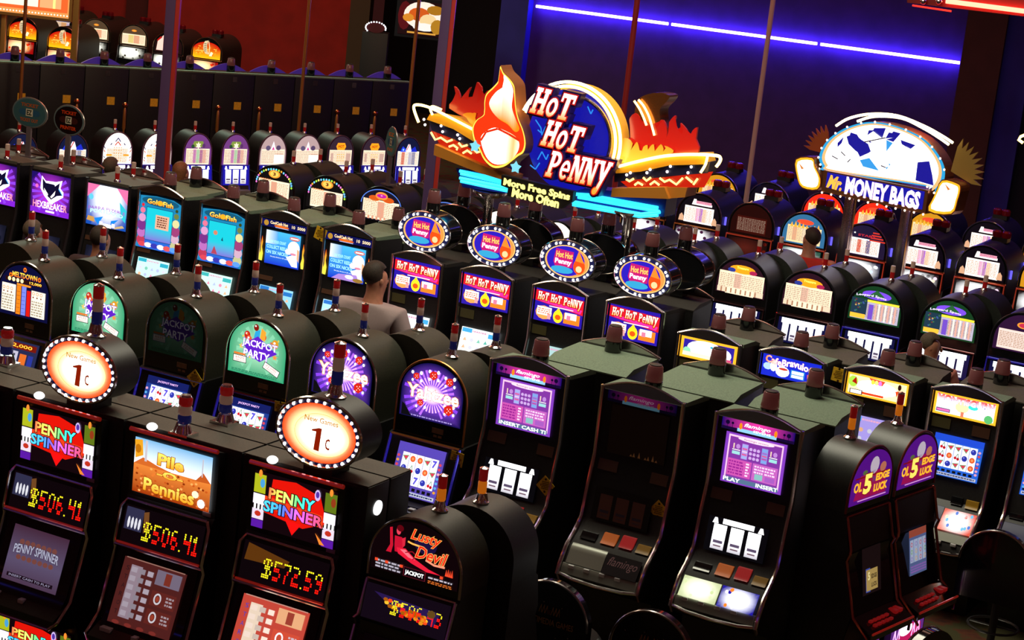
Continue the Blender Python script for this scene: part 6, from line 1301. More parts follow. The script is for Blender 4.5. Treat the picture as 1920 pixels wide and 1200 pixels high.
for x,y in ((795,224),(797,234),(827,236),(830,247),(858,253),(862,260),(890,272),(1175,328),(1182,324),(1213,324),(1219,318),(1251,322),(1257,312),(1290,324),(1296,313)):
    q=PL.q(x,y); ob('bulb',MB().ball((q[0],-.0,q[1]),.013,7).mesh('bulb',BULB),root)
# flames
def flame(L,cols,y,name,lab,t=.03):
    P=spline(T(L),2); zs=[p[1] for p in P]; z0,z1=min(zs),max(zs)
    bm=bmesh.new(); vs_=[bm.verts.new((x,y,z)) for x,z in P]; f=bm.faces.new(vs_); bmesh.ops.triangulate(bm,faces=[f]); bm.verts.index_update()
    a=SA(y=y)
    for f in bm.faces: a.poly([(v.co.x,v.co.z) for v in f.verts],lambda u,v: mixc(cols[0],cols[1],(v-z0)/(z1-z0)),False)
    bm.free(); o=ob(name,a.mesh(name,NEONG),root,lab)
    ob('flame_plate',MB().prism(P,y+.004,y+t).mesh('flame_plate',mat('red_flame_acrylic',(.5,.02,.01),.3),0),o); return o
flame([(832,204),(838,190),(844,176),(841,163),(848,170),(852,182),(850,190),(860,178),(872,164),(866,178),(862,188),(876,182),(886,172),(889,160),(884,155),(892,164),(892,176),(886,190),(884,196),(898,178),(906,170),(908,186),(915,195),(915,225),(905,243),(870,226)],(C('#f02810',.85),C('#b00c08',.7)),.10,'flame','left red flames')
flame([(874,232),(868,222),(860,216),(869,212),(880,213),(876,219),(879,230),(883,232),(877,222),(879,213),(886,213),(884,222),(889,234),(893,224),(900,216),(898,228),(906,242),(892,244)],(C('#ffb020',1.1),C('#f08010',1.0)),.07,'flame','left yellow flames')
flame([(1172,236),(1172,222),(1182,213),(1190,220),(1192,232),(1200,226),(1208,236),(1206,252),(1218,246),(1230,226),(1238,232),(1242,250),(1240,262),(1248,240),(1246,230),(1256,218),(1258,222),(1256,234),(1268,252),(1272,246),(1267,232),(1278,244),(1284,256),(1290,246),(1299,240),(1296,262),(1300,290),(1230,288),(1180,285)],(C('#f01c08',1.0),C('#d00c08',.8)),.10,'flame','right red flames')
flame([(1150,306),(1154,280),(1160,262),(1172,260),(1181,270),(1177,283),(1188,267),(1192,274),(1196,289),(1201,276),(1209,273),(1205,288),(1215,274),(1221,272),(1220,286),(1226,289),(1227,280),(1234,271),(1239,280),(1237,290),(1246,284),(1240,274),(1253,279),(1257,287),(1230,295),(1190,303)],(C('#ffe040',1.3),C('#f0a020',1.1)),.06,'flame','right yellow flames')
# round blue panel with arcs
ce=PL.q(1068,262); cr=PL.q(1160,290)[0]-ce[0]
cx,cz=ce; Rr=cr
a=SA(y=.045); a.ell(cx-.02,cz-.01,Rr*.86,Rr*.93,C('#1414a8',.95),40)
for L in ([(1000,225),(1010,240),(1012,254),(1018,240),(1030,222),(1022,246),(1015,253),(1004,244)],[(1004,300),(1012,285),(1020,300),(1024,290)],[(1098,200),(1104,214),(1108,206)],[(1030,290),(1040,284),(1048,294)],[(990,310),(1000,318),(1008,306)]): a.line(T(L),.012,C('#2a8cf0',1.1))
ob('blue_disc',a.mesh('blue_disc',NEONG),root,'round deep blue panel with light blue flames')
def arc(r,a0,a1,n=30,sx=1): return [(cx+r*sx*math.cos(a0+(a1-a0)*i/n),cz+r*math.sin(a0+(a1-a0)*i/n)) for i in range(n+1)]
P1=arc(Rr*1.0,2.75,-.32); P2=arc(Rr*.80,2.7,-.30)
b=MB(); pts=P1+P2[::-1]; 
for i in range(len(P1)-1): b.prism([P1[i],P1[i+1],P2[i+1],P2[i]],.05,.20)
ob('arch_band',b.mesh('arch_band',YB),root,'yellow arched band round the disc')
for r,yy,m in ((Rr*1.04,-.03,YN2),(Rr*.965,-.05,YN)): ob('neon_tube',MB().tube([(x,yy,z) for x,z in arc(r,2.75,-.28)],.014,7).mesh('neon_tube',m),root,'arched yellow tube')
ob('chrome_rim',MB().tube([(x,.03,z) for x,z in arc(Rr*.79,2.5,-.4)],.018,7).mesh('chrome_rim',CHROME),root)
# chrome horn behind the right flames
solid(spline(T([(1180,213),(1186,190),(1198,180),(1222,175),(1245,180),(1240,192),(1228,205),(1228,225),(1232,250),(1200,262),(1186,240)]),3),.11,.30,'horn',mat('rust_mirror',(.30,.10,.03),.2,.8),root,'rust coloured mirror horn')
for L in ([(1182,190),(1192,205),(1200,222),(1205,236)],[(1190,188),(1200,200),(1210,220),(1216,240),(1220,255)]): ntube('neon_tube',L,YN,.010,y=.08)
# tall flame emblem (plain, without a face)
OUT=[(948,122),(954,134),(966,146),(974,158),(976,172),(978,200),(983,222),(992,245),(996,268),(992,285),(982,292),(972,300),(955,312),(935,314),(918,300),(908,280),(898,262),(895,240),(903,224),(917,213),(918,190),(922,174),(936,160),(946,146)]
P=spline(T(OUT),4); o=ob('flame_emblem',MB().prism(P,-.10,.10).mesh('flame_emblem',mat('rust_sign_side',(.35,.12,.03),.4,.4),0),root,'tall flame shaped light box')
def inset(P,k): cx_=sum(p[0] for p in P)/len(P); cz_=sum(p[1] for p in P)/len(P); return [((x-cx_)*k+cx_,(z-cz_)*k+cz_) for x,z in P]
def triart(a,P,fn):
    bm=bmesh.new(); vs_=[bm.verts.new((x,0,z)) for x,z in P]; f=bm.faces.new(vs_); bmesh.ops.triangulate(bm,faces=[f]); a.L+=1
    for f in bm.faces: a.poly([(v.co.x,v.co.z) for v in f.verts],fn,False)
    bm.free()
a=SA(y=-.102,eps=.001); triart(a,inset(P,.985),C('#ffd850',1.6)); triart(a,inset(P,.94),C('#f03408',1.25))
triart(a,spline(T([(955,140),(966,152),(972,166),(972,178),(970,200),(977,222),(984,240),(976,246),(962,232),(946,222),(932,206),(928,190),(940,172),(955,160)]),4),lambda u,v: mixc(C('#f09010',1.2),(2.6,2.3,1.8),(v-T([(960,225)])[0][1])*4))
triart(a,spline(T([(912,262),(918,248),(938,238),(962,246),(978,256),(984,270),(978,288),(960,304),(938,306),(922,292)]),4),lambda u,v: mixc(C('#ffb060',1.5),(2.3,2.0,1.7),abs(u-T([(972,270)])[0][0])*9))
a.line(T([(912,262),(922,246),(944,240),(964,250),(984,262)]),.02,C('#e02c08',1.2)); 
ob('face',a.mesh('face',NEONG),o,'orange and white flame picture')
for x,y in ((902,273),(978,312)):
    q=PL.q(x,y); a=SA(y=-.115); star(a,q[0],q[1],.06,C('#80d8e8',1.2),5,.6); ob('star_badge',a.mesh('star_badge',NEONG),root,'small pale blue star badge')
# lettering
def letters(t,L,h,parent=root):
    (x0,y0),(x1,y1)=L; p=PL.q(x0,y0); q=PL.q(x1,y1); w=math.hypot(q[0]-p[0],q[1]-p[1]); an=math.atan2(q[1]-p[1],q[0]-p[0]); mx,mz=(p[0]+q[0])/2,(p[1]+q[1])/2
    a=SA(y=-.125,eps=.004); g=.020; cc,ss=math.cos(an),math.sin(an); ax,az=mx-w/2*cc+h/2*ss,mz-w/2*ss-h/2*cc
    fill=lambda u,v: mixc(C('#ff8a28',1.7),(2.6,2.35,2.3),v*1.25)
    slab(a,t,ax,az,w*.93,h,fill,out=C('#d01810',1.0),grow=.011,shear=.22,small='oe',rot=an)
    b0=SA(y=0,eps=0); slab(b0,t,ax,az,w*.93,h,(1,1,1),out=None,grow=0,shear=.22,small='oe',rot=an); 
    b1=SA(y=0,eps=0); slab(b1,t,ax,az,w*.93,h,(1,1,1),out=(1,1,1),grow=.028,shear=.22,small='oe',rot=an)
    nq=len(b1.f)-len(b0.f)
    b=MB()
    for f in b1.f[:nq]: b.prism([(b1.v[i][0],b1.v[i][2]) for i in f],-.12,-.02)
    ob('letter_box',b.mesh('letter_box',mat('violet_sign_box',(.03,.015,.16),.35),0),root,'violet sides of the letters')
    return ob('letters',a.mesh('letters',NEONG),parent,'glowing cream and orange letters')
for t,L,h in (('HoT',[(1008,184),(1088,203)],.235),('HoT',[(1028,245),(1104,263)],.235),('PeNNy',[(1036,303),(1158,328)],.235)): letters(t,L,h)
# message board
solid(T([(956,325),(1090,356),(1088,374),(1068,388),(966,364),(968,350),(955,345)]),-.16,-.10,'message_board',mat('black_board',(.006,.004,.004),.5),root,'black message board')
a=SA(y=-.165)
for t,(x0,y0),(x1,y1),h in (('More Free Spins',(960,339),(1084,368),.085),('More Often',(976,357),(1064,379),.085)):
    p=PL.q(x0,y0); q=PL.q(x1,y1); a.text(t,(p[0]+q[0])/2,(p[1]+q[1])/2,q[0]-p[0],h,C('#fff080',1.9),off=.05,rot=math.atan2(q[1]-p[1],q[0]-p[0]))
ob('message',a.mesh('message',NEONG),root,'yellow lettering More Free Spins More Often')
# turquoise tubes and their tray
for L in ([(860,321),(965,343)],[(862,326),(958,347)],[(860,334),(960,354)],[(862,340),(966,362)],[(1070,364),(1100,366),(1232,390)],[(1082,370),(1234,397)],[(1068,378),(1200,402),(1236,398)],[(1072,384),(1196,406),(1232,404)]):
    ntube('neon_tube',L,CY,.016,y=.02,sm=False,lab='turquoise tube')
solid(T([(850,316),(962,338),(962,366),(862,352)]),.05,.3,'tray',mat('blue_enamel',(.02,.03,.25),.3),root); solid(T([(1075,352),(1150,360),(1245,372),(1240,408),(1075,392)]),.06,.3,'tray',mat('blue_enamel'),root)
for px,z0 in ((905,370),(1168,408)):
    q=PL.q(px,z0); ob('post',MB().tube([(q[0]-.032,.15,1.915),(q[0]-.032,.15,q[1])],.024,10).tube([(q[0]+.026,.12,1.915),(q[0]+.026,.12,q[1])],.024,10).lathe([(.09,1.912),(.09,1.925),(.05,1.94)],(q[0],.14,0),12).lathe([(.12,q[1]),(.16,q[1]+.03),(.16,q[1]+.05)],(q[0],.13,0),16).mesh('post',CHROME),root,'twin chrome tube post')
# ------------------------------------------------------------------ round sign on the right
S2=hall(4.7,8.7); S2.z=0; RT2=-R_(36); PL2_=Plane(S2,RT2); T2=PL2_.pts
r2=bpy.data.objects.new('lit_sign',None); COL.objects.link(r2); r2.location=S2; r2.rotation_euler=(0,0,RT2); r2['label']='domed lit sign with white neon arcs and gold spikes on two square posts'; r2['category']='lit sign'
EL=[(1536,295),(1545,272),(1562,254),(1590,238),(1625,229),(1660,231),(1700,243),(1735,262),(1760,290),(1772,318),(1768,345),(1752,362),(1740,350),(1555,322),(1542,312)]
P=spline(T2(EL),4); ob('dome_box',MB().prism(P,0,.22).mesh('dome_box',mat('copper_side',(.45,.18,.07),.3,.8),0),r2,'domed light box')
a=SA(y=-.004,eps=.0015); triart(a,P,C('#28a0d8',1.2)); triart(a,inset(P,.95),C('#f0b070',1.4)); triart(a,inset(P,.90),(2.3,2.3,2.3))
S2B=C('#1c18a0',.9)
for L in ([(1588,256),(1602,250),(1616,262),(1632,272),(1634,284),(1618,292),(1604,282),(1592,270)],[(1640,240),(1662,240),(1654,262),(1638,272),(1628,262)],[(1676,246),(1690,250),(1676,266),(1664,262)],[(1596,248),(1608,252),(1618,268),(1625,276),(1612,286),(1600,276),(1592,262)],[(1630,244),(1655,244),(1648,262),(1632,268),(1626,258)],[(1668,248),(1678,250),(1668,262),(1660,262)],[(1690,262),(1718,272),(1708,280),(1692,270)],[(1722,304),(1744,302),(1738,316),(1750,330),(1752,348),(1718,338),(1726,322)],[(1572,268),(1584,256),(1580,268),(1572,276)],[(1608,282),(1630,276),(1632,286),(1614,294)]): triart(a,T2(L),S2B)
for L in ([(1614,300),(1632,296),(1650,320),(1620,312)],[(1664,262),(1676,268),(1664,284)],[(1660,300),(1672,308),(1664,318)]): triart(a,T2(L),C('#3898e0',1.2))
a.L+=3
for L in ([(1622,258),(1640,246),(1658,260),(1676,258),(1640,268)],[(1630,268),(1660,264),(1664,284),(1670,312),(1652,316),(1640,296)],[(1684,280),(1700,274),(1716,282),(1718,300),(1690,306)]): triart(a,T2(L),(2.4,2.4,2.5))
for L in ([(1563,292),(1574,298)],[(1580,284),(1588,292)],[(1592,304),(1598,298)],[(1655,310),(1664,314)],[(1624,266),(1664,258)]): a.line(T2(L),.012,C('#301828',1))
ob('face',a.mesh('face',NEONG),r2,'white picture with blue striped shapes')
solid(T2([(1552,318),(1748,356),(1742,400),(1548,358)]),-.10,.16,'name_box',mat('copper_side'),r2,'copper name box')
a=SA(y=-.104,eps=.002); a.poly(T2([(1560,322),(1742,358),(1737,392),(1556,350)]),C('#1414a0',1.1))
for t,(x0,y0),(x1,y1),h,c in (('Mr.',(1560,338),(1588,346),.15,C('#ffb040',1.5)),('MONEY BAGS',(1594,346),(1733,376),.20,C('#ffd8f8',1.9))):
    p=PL2_.q(x0,y0); q=PL2_.q(x1,y1); a.text(t,(p[0]+q[0])/2,(p[1]+q[1])/2,q[0]-p[0],h,c,off=.05,shear=.25 if t=='Mr.' else 0,rot=math.atan2(q[1]-p[1],q[0]-p[0]))
ob('name_face',a.mesh('name_face',NEONG),r2,'blue face with pink and gold lettering')
for L,lb in (([(1498,297),(1530,294),(1535,310),(1546,335),(1540,356),(1510,352),(1500,330)],'left bag shaped light'),([(1772,336),(1802,342),(1808,352),(1802,376),(1790,402),(1745,396),(1758,365)],'right bag shaped light')):
    P=spline(T2(L),3); o=ob('bag_light',MB().prism(P,-.08,.14).mesh('bag_light',mat('copper_side'),0),r2,lb); a=SA(y=-.083,eps=.0015); triart(a,inset(P,.93),C('#ffa820',1.5)); triart(a,inset(P,.80),(2.5,2.2,1.8)); c0=T2([(L[0][0]+16,L[0][1]+14)])[0]; triart(a,[(c0[0]-.07,c0[1]+.03),(c0[0]-.02,c0[1]-.04),(c0[0]+.04,c0[1]),(c0[0],c0[1]-.02)],C('#d87830',1.2)); ob('face',a.mesh('face',NEONG),o)
for C0,r0,r1,a0,a1,n,m,lb in (((1545,290),.10,.33,1.75,3.1,7,mat('rust_spikes',(.45,.10,.03),.4,.3),'rust coloured sunburst spikes'),((1775,322),.12,.38,-.35,1.45,9,mat('gold_spikes',(.42,.27,.06),.4,.3),'gold sunburst spikes')):
    q=PL2_.q(*C0); P=[q]
    for i in range(2*n+1): aa=a1+(a0-a1)*i/(2*n); rr=r1 if i%2 else r1*.72; P.append((q[0]+rr*math.cos(aa),q[1]+rr*math.sin(aa)))
    b=MB()
    for i in range(1,len(P)-1): b.prism([q,P[i],P[i+1]],.10,.125)
    ob('sunburst',b.mesh('sunburst',m,0),r2,lb)
ntube('neon_tube',[(1566,236),(1590,222),(1630,214),(1680,217),(1730,236),(1765,255),(1785,268)],YN2,.015,y=.02,par=r2,pl=PL2_,lab='upper white arc tube')
ntube('neon_tube',[(1598,228),(1630,219),(1680,222),(1720,240),(1750,258),(1770,272)],YN2,.015,y=.12,par=r2,pl=PL2_,lab='lower white arc tube')
WB_=MATS.get('warm_bulb') or mat('warm_bulb',(1,.8,.7),.3,emit=(1,.75,.6),es=2.0)
for i in range(0,len(P:=spline(T2(EL),4)),3): ob('bulb',MB().ball((P[i][0],-.02,P[i][1]),.013,6).mesh('bulb',WB_),r2)
for i in range(12):
    p=PL2_.q(1550+i*17.2,360+i*3.7); ob('bulb',MB().ball((p[0],-.11,p[1]),.013,6).mesh('bulb',WB_),r2)
for px,py in ((1592,378),(1698,398)):
    q=PL2_.q(px,py); ob('post',MB().box(q[0]-.055,q[0]+.055,.0,.09,0,q[1]+.05,.006).mesh('post',DCHROME),r2,'square steel post')
# ------------------------------------------------------------------ red neon sign at the upper right corner and the edge glow
PR=Plane(Vector((0,27,0)),-R_(22)); rr_=bpy.data.objects.new('neon_sign',None); COL.objects.link(rr_); rr_.location=(0,27,0); rr_.rotation_euler=(0,0,-R_(22)); rr_['label']='red neon bar sign cut by the top right corner of the photo'; rr_['category']='neon sign'
ntube('neon_tube',[(1775,2),(1930,22)],RN,.030,sm=False,par=rr_,pl=PR,lab='thick red tube'); ntube('neon_tube',[(1712,10),(1785,21)],mat('red_neon_dim',(.9,.1,.05),.3,emit=(1,.03,.02),es=1.2),.012,sm=False,par=rr_,pl=PR)
solid(PR.pts([(1700,0),(1700,5),(1930,32),(1930,-8),(1700,-22)]),.02,.25,'sign_box',mat('dark_red_sign_box',(.25,.02,.015),.4),rr_)
for x,y in ((1733,2),(1762,2)): q=PR.q(x,y); ob('lamp',MB().ball((q[0],-.05,q[1]),.045,10).mesh('lamp',CHROME),rr_,'round chrome lamp')
o=ob('neon_tube',MB().tube([(p[0],0,p[1]) for p in PR.pts([(1918,268),(1910,262),(1914,256),(1924,252)])],.02,6).mesh('neon_tube',YN),None,'piece of yellow neon at the right edge above the purple wall',None,'neon light'); o.location=(0,27,0); o.rotation_euler=(0,0,-R_(22))
# ------------------------------------------------------------------ signs at the upper left
PU=Plane(Vector((0,33.8,0)),0)
def psign(name,L,label,cat,art,y=0,depth=.15,frame=GOLD):
    r=bpy.data.objects.new(name,None); COL.objects.link(r); r.location=(0,33.8,0); r['label']=label; r['category']=cat
    P=PU.pts(L); xs=[p[0] for p in P]; zs=[p[1] for p in P]; x0,x1,z0,z1=min(xs),max(xs),min(zs),max(zs)
    ob('frame',MB().box(x0-.05,x1+.05,.01,depth,z0-.05,z1+.05,.01).box(x0-.05,x1+.05,-.02,.01,z0-.05,z0).box(x0-.05,x0,-.02,.01,z0,z1).box(x1,x1+.05,-.02,.01,z0,z1).mesh('frame',frame),r); art(r,x0,x1,z0,z1); return r,(x0,x1,z0,z1)
def aU(r,x0,x1,z0,z1):
    a=Art(x0,x1,z0,z1,y=-.005); H=a.H; a.rect(0,1,0,H,C('#e89850',1.2)); a.rect(.02,.98,.06,H,C('#f06028',1.3)); a.rect(.04,.62,.10,H,C('#ffe8c8',1.5)); a.rect(.64,.90,.10,H,C('#f0a870',1.3)); a.rect(.80,.83,.10,H,C('#ffe880',1.5)); ob('face',a.mesh('face',LIT),r)
    for i in range(26): ob('bulb',MB().ball((x0+(x1-x0)*(i+.5)/26,-.02,z0+.04),.012,6).mesh('bulb',MATS['warm_bulb']),r)
r_,bx=psign('lit_sign',[(-25,18),(130,18),(130,-160)],'bright orange and cream lit sign with bulbs cut by the top left corner','lit sign',aU)
ob('post',MB().box(bx[1]+.06,bx[1]+.16,0,.10,0,6,.006).mesh('post',GOLD),r_,'square brass post'); ob('post',MB().box(bx[0]+.25,bx[0]+.33,.02,.10,0,bx[2],.006).mesh('post',GOLD),r_)
def aP(r,x0,x1,z0,z1):
    a=Art(x0,x1,z0,z1,y=-.025); H=a.H; a.rect(0,1,0,H,C('#1c0408',1)); a.ell(.12,H*.55,.14,.3,C('#5c0c14',.9),12); a.ell(.5,H*.6,.40,H*.40,C('#f8e0d0',1.25),24); a.ell(.42,H*.62,.22,H*.2,C('#d05818',1.1),14); a.ell(.62,H*.45,.18,H*.2,C('#e8c890',1.2),14); a.ell(.75,H*.78,.18,H*.14,C('#a87018',1.1),12); a.ell(.2,H*.5,.12,H*.12,C('#d88828',1.1),10); a.ell(.55,H*.26,.25,H*.12,C('#f0e8e0',1.2),12); a.ell(.82,H*.3,.14,H*.22,C('#b88020',1),12); a.rect(.2,.8,H*.05,H*.1,C('#e0a040',1.1)); ob('face',a.mesh('face',LIT),r)
psign('food_picture',[(745,62),(835,62),(835,8)],'lit food picture with a white plate in the dark alcove behind the brass pole','picture',aP,frame=DARKW)
q=PU.q(705,50); r=bpy.data.objects.new('oval_light',None); COL.objects.link(r); r.location=(0,33.8,0); r['label']='small dark oval sign half ringed by blue white bulbs in the alcove'; r['category']='lit sign'
for i in range(15): t=-.15+3.9*i/14; ob('bulb',MB().ball((q[0]+.17*math.cos(t),-.03,q[1]+.10*math.sin(t)-.02),.014,6).mesh('bulb',BULB),r)
ob('plate',MB().prism([(q[0]+.15*math.cos(2*PI*i/24),q[1]-.02+.085*math.sin(2*PI*i/24)) for i in range(24)],-.01,.08).mesh('plate',mat('dark_plum',(.10,.01,.015),.4)),r)
ob('pedestal',MB().box(q[0]-.22,q[0]+.22,0,.3,0,q[1]-.1,.01).mesh('pedestal',BLK),r)
# small round signs standing on machines
def round_sign(P,rot,rx,rz,cols,lab,txt):
    r=bpy.data.objects.new('round_sign',None); COL.objects.link(r); r.location=P; r.rotation_euler=(0,0,rot); r['label']=lab; r['category']='sign'
    cz_=.10+rz+.22
    ob('plate',MB().prism([(rx*math.cos(2*PI*i/28),cz_+rz*math.sin(2*PI*i/28)) for i in range(28)],-.01,.01).mesh('plate',CLEAR if False else mat('dark_teal_acrylic',cols[0],.3)),r)
    ob('rim',MB().tube([(rx*math.cos(2*PI*i/28),0,cz_+rz*math.sin(2*PI*i/28)) for i in range(28)],.008,6,True).mesh('rim',mat('grey_rim',(.45,.38,.33),.3,.7)),r)
    ob('stem',MB().box(-.03,.03,-.012,.012,0,.33).box(-.07,.07,-.05,.05,0,.015).mesh('stem',mat('smoked_acrylic',(.12,.09,.10),.2)),r)
    a=Art(-rx,rx,cz_-rz,cz_+rz,y=-.012); h=a.H/2; a.ell(.5,h,.46,h*.92,cols[1],28); a.ell(.32,h,.13,h*.22,cols[2],12); a.ell(.68,h,.13,h*.22,cols[2],12)
    a.text(txt[0],.5,h*1.5,.5,h*.24,cols[3],off=.03); a.text(txt[1],.5,h*.48,.52,h*.24,cols[3],off=.03); a.rect(.40,.60,h*.75,h*1.25,C('#e8dcc0',.7)); a.text('EZ',.5,h,.15,h*.36,C('#283028',1),off=.04)
    ob('print',a.mesh('print',PRINT),r); return r
tl=((.10,.14,.15),C('#3c6066',.8),C('#28506a',1),C('#b8561c',.9))
round_sign(hall(-3.35,3.80,1.902),ROT,.235,.155,tl,'oval teal sign with orange lettering above the black cat machines',('TICKET','TICKET OUT'))
round_sign(hall(-2.82,3.80,1.902),ROT,.20,.155,((.02,.006,.006),C('#120406',1),C('#3a1410',1),C('#d03c0a',1)),'black round sign with orange lettering right of the oval teal one',('TICKET','PRINTER'))
P=at(727,347,1.86); round_sign(P,ROT+R_(-25),.105,.165,((.10,.15,.15),C('#4c7c78',.8),C('#28506a',1),C('#c87024',.9)),'small narrow teal sign on the round backs left of the flame sign',('EZ','PAY'))
# ------------------------------------------------------------------ people
SKIN=mat('skin',(.42,.17,.10),.55,noise=.08,nscale=30); HAIR=mat('dark_hair',(.025,.014,.008),.7,noise=.5,nscale=120,bump=.6); HAIRG=mat('grey_brown_hair',(.10,.07,.045),.75,noise=.4,nscale=120,bump=.6); HAIRB=mat('auburn_hair',(.22,.08,.025),.6,noise=.4,nscale=120,bump=.6)
def skinmesh(name,V,E,m,sub=2,root_=0):
    me=bpy.data.meshes.new(name); me.from_pydata([v[0] for v in V],E,[]); o=bpy.data.objects.new(name,me); COL.objects.link(o)
    sk=o.modifiers.new('s','SKIN'); sk.use_smooth_shade=True; me.skin_vertices[0].data[root_].use_root=True
    for i,v in enumerate(V):
        r=v[1]; me.skin_vertices[0].data[i].radius=(r,r) if not isinstance(r,tuple) else r
    sb=o.modifiers.new('u','SUBSURF'); sb.levels=sub; sb.render_levels=sub
    dg=bpy.context.evaluated_depsgraph_get(); out=bpy.data.meshes.new_from_object(o.evaluated_get(dg)); out.name=name; bpy.data.objects.remove(o)
    out.materials.clear(); out.materials.append(m); out.polygons.foreach_set('use_smooth',[True]*len(out.polygons)); return out
def person(loc,rot,s,shirt,hair,label,turn=0,arms='play',pants=None,long=False,bald=False):
    """standing figure facing +y (towards the machine in front), head turned by 'turn'"""
    r=bpy.data.objects.new('person',None); COL.objects.link(r); r.location=loc; r.rotation_euler=(0,0,rot); r.scale=(s,s,s); r['label']=label; r['category']='person'
    ct,st=math.cos(turn),math.sin(turn)
    def hp(x,y,z): return (x*ct-y*st,.03+x*st+y*ct,z)
    V=[((0,0,.93),(.15,.115)),((0,0,1.05),(.14,.10)),((0,-.005,1.22),(.165,.11)),((0,-.01,1.38),(.165,.10)),((0,0,1.46),(.11,.095)),((0,.012,1.53),.078),(hp(0,.005,1.60),(.080,.092)),(hp(0,.01,1.68),(.094,.112)),(hp(0,0,1.77),(.075,.092))]
    E=[(0,1),(1,2),(2,3),(3,4),(4,5),(5,6),(6,7),(7,8)]
    for sx in (-1,1):
        n=len(V); V+= [((sx*.10,0,.86),.10),((sx*.105,.02,.50),.062),((sx*.11,-.01,.10),.045),((sx*.115,.10,.045),.038),((sx*.12,.17,.035),.03)]; E+=[(0,n),(n,n+1),(n+1,n+2),(n+2,n+3),(n+3,n+4)]
        n=len(V); V+= [((sx*.185,-.005,1.41),.068),((sx*.235,.03,1.17),.050),((sx*.17,.24,1.06),.036),((sx*.15,.31,1.05),.028),((sx*.145,.35,1.045),(.040,.020)),((sx*.145,.40,1.04),(.040,.016))]; E+=[(3,n),(n,n+1),(n+1,n+2),(n+2,n+3),(n+3,n+4),(n+4,n+5)]
        h=n+5
        for f,(dx,l) in enumerate(((-.030,.055),(-.010,.068),(.011,.063),(.031,.048))):
            m_=len(V); x=sx*.145+dx; V+=[((x,.425,1.04),.0095),((x,.425+l*.6,1.032),.0088),((x,.425+l,1.012),.0078)]; E+=[(h,m_),(m_,m_+1),(m_+1,m_+2)]
        m_=len(V); x=sx*.145; V+=[((x-sx*.050,.375,1.035),.011),((x-sx*.062,.405,1.02),.009)]; E+=[(n+4,m_),(m_,m_+1)]
    ob('body',skinmesh('body',V,E,SKIN),r)
    fb=MB(); 
    for sx in (-1,1): fb.ball(hp(sx*.078,-.005,1.675),.022,8,1.4)
    fb.ball(hp(0,.105,1.662),.017,8,1.5); o=ob('face_details',fb.mesh('face_details',SKIN),r,'ears and nose')
    eb=MB(); 
    for sx in (-1,1): eb.ball(hp(sx*.03,.092,1.69),.0105,8,.7)
    ob('eyes',eb.mesh('eyes',mat('dark_eye',(.02,.015,.01),.2)),r); ob('mouth',MB().tube([hp(-.022,.093,1.622),hp(0,.099,1.620),hp(.022,.093,1.622)],.005,6).mesh('mouth',mat('lip',(.30,.07,.05),.5)),r)
    # shirt
    V=[((0,0,.90),(.20,.15)),((0,0,1.05),(.20,.15)),((0,-.005,1.22),(.225,.16)),((0,-.01,1.38),(.215,.14)),((0,.0,1.475),(.11,.098))]; E=[(0,1),(1,2),(2,3),(3,4)]
    for sx in (-1,1): n=len(V); V+=[((sx*.21,-.005,1.41),.095),((sx*.25,.02,1.24),.088),((sx*.25,.035,1.15),.082)]; E+=[(3,n),(n,n+1),(n+1,n+2)]
    so=ob('shirt',skinmesh('shirt',V,E,shirt),r); so.scale=(1.2,1.12,1.01)
    V=[((0,0,.95),(.165,.125)),((0,0,.90),(.16,.125))]; E=[(0,1)]
    for sx in (-1,1): n=len(V); V+=[((sx*.10,0,.84),.112),((sx*.105,.02,.50),.082),((sx*.11,-.005,.08),.07)]; E+=[(1,n),(n,n+1),(n+1,n+2)]
    ob('trousers',skinmesh('trousers',V,E,pants or mat('dark_trousers',(.02,.02,.03),.8)),r)
    hb=MB()
    for i in range(13):
        ph=PI*i/12
        for j in range(16):
            th=2*PI*j/16; x=.094*math.sin(ph)*math.cos(th); y=.112*math.sin(ph)*math.sin(th); z=.108*math.cos(ph)
            if z<-.01 and y<0 and long: z*=2.6
            if y>.02 and z<.045: y=.02+(y-.02)*.15
            q=hp(x,y-.022,1.735+z); hb.v.append(q)
    for i in range(12):
        for j in range(16): hb.f.append((i*16+j,i*16+(j+1)%16,(i+1)*16+(j+1)%16,(i+1)*16+j))
    ob('hair',hb.mesh('hair',hair,60),r)
    for sx in (-1,1): ob('shoe',MB().box(sx*.115-.05,sx*.115+.05,-.08,.20,0,.08,.02).mesh('shoe',BLK),r)
    return r
GREYS=mat('grey_tee',(.36,.27,.27),.9,noise=.06,nscale=200)
def hawaii():
    m=bpy.data.materials.new('red_floral_shirt'); m.use_nodes=True; nt=m.node_tree; p=nt.nodes['Principled BSDF']; tc=nt.nodes.new('ShaderNodeTexCoord'); v=nt.nodes.new('ShaderNodeTexVoronoi'); v.inputs['Scale'].default_value=9; r=nt.nodes.new('ShaderNodeValToRGB'); e=r.color_ramp.elements
    e[0].position=.30; e[0].color=(.62,.28,.16,1); e[1].position=.42; e[1].color=(.75,.16,.03,1); q=e.new(.62); q.color=(.55,.02,.01,1); nt.links.new(tc.outputs['Object'],v.inputs['Vector']); nt.links.new(v.outputs['Distance'],r.inputs['Fac']); nt.links.new(r.outputs['Color'],p.inputs['Base Color']); p.inputs['Roughness'].default_value=.8; m.cycles.emission_sampling='NONE'; return m
def floorpt(px,py,z): P=at(px,py,z); return P
person(hall(1.97,2.25),ROT,1.065,GREYS,HAIR,'person in a plain grey T-shirt seen from behind, looking down at a machine',turn=R_(-25))
person(hall(3.60,9.05),ROT+R_(8),1.0,hawaii(),HAIR,'person in a red and orange floral shirt looking to the left',turn=R_(48))
SH2=mat('dark_shirt',(.04,.02,.02),.9); SHR=mat('salmon_shirt',(.6,.2,.16),.9)
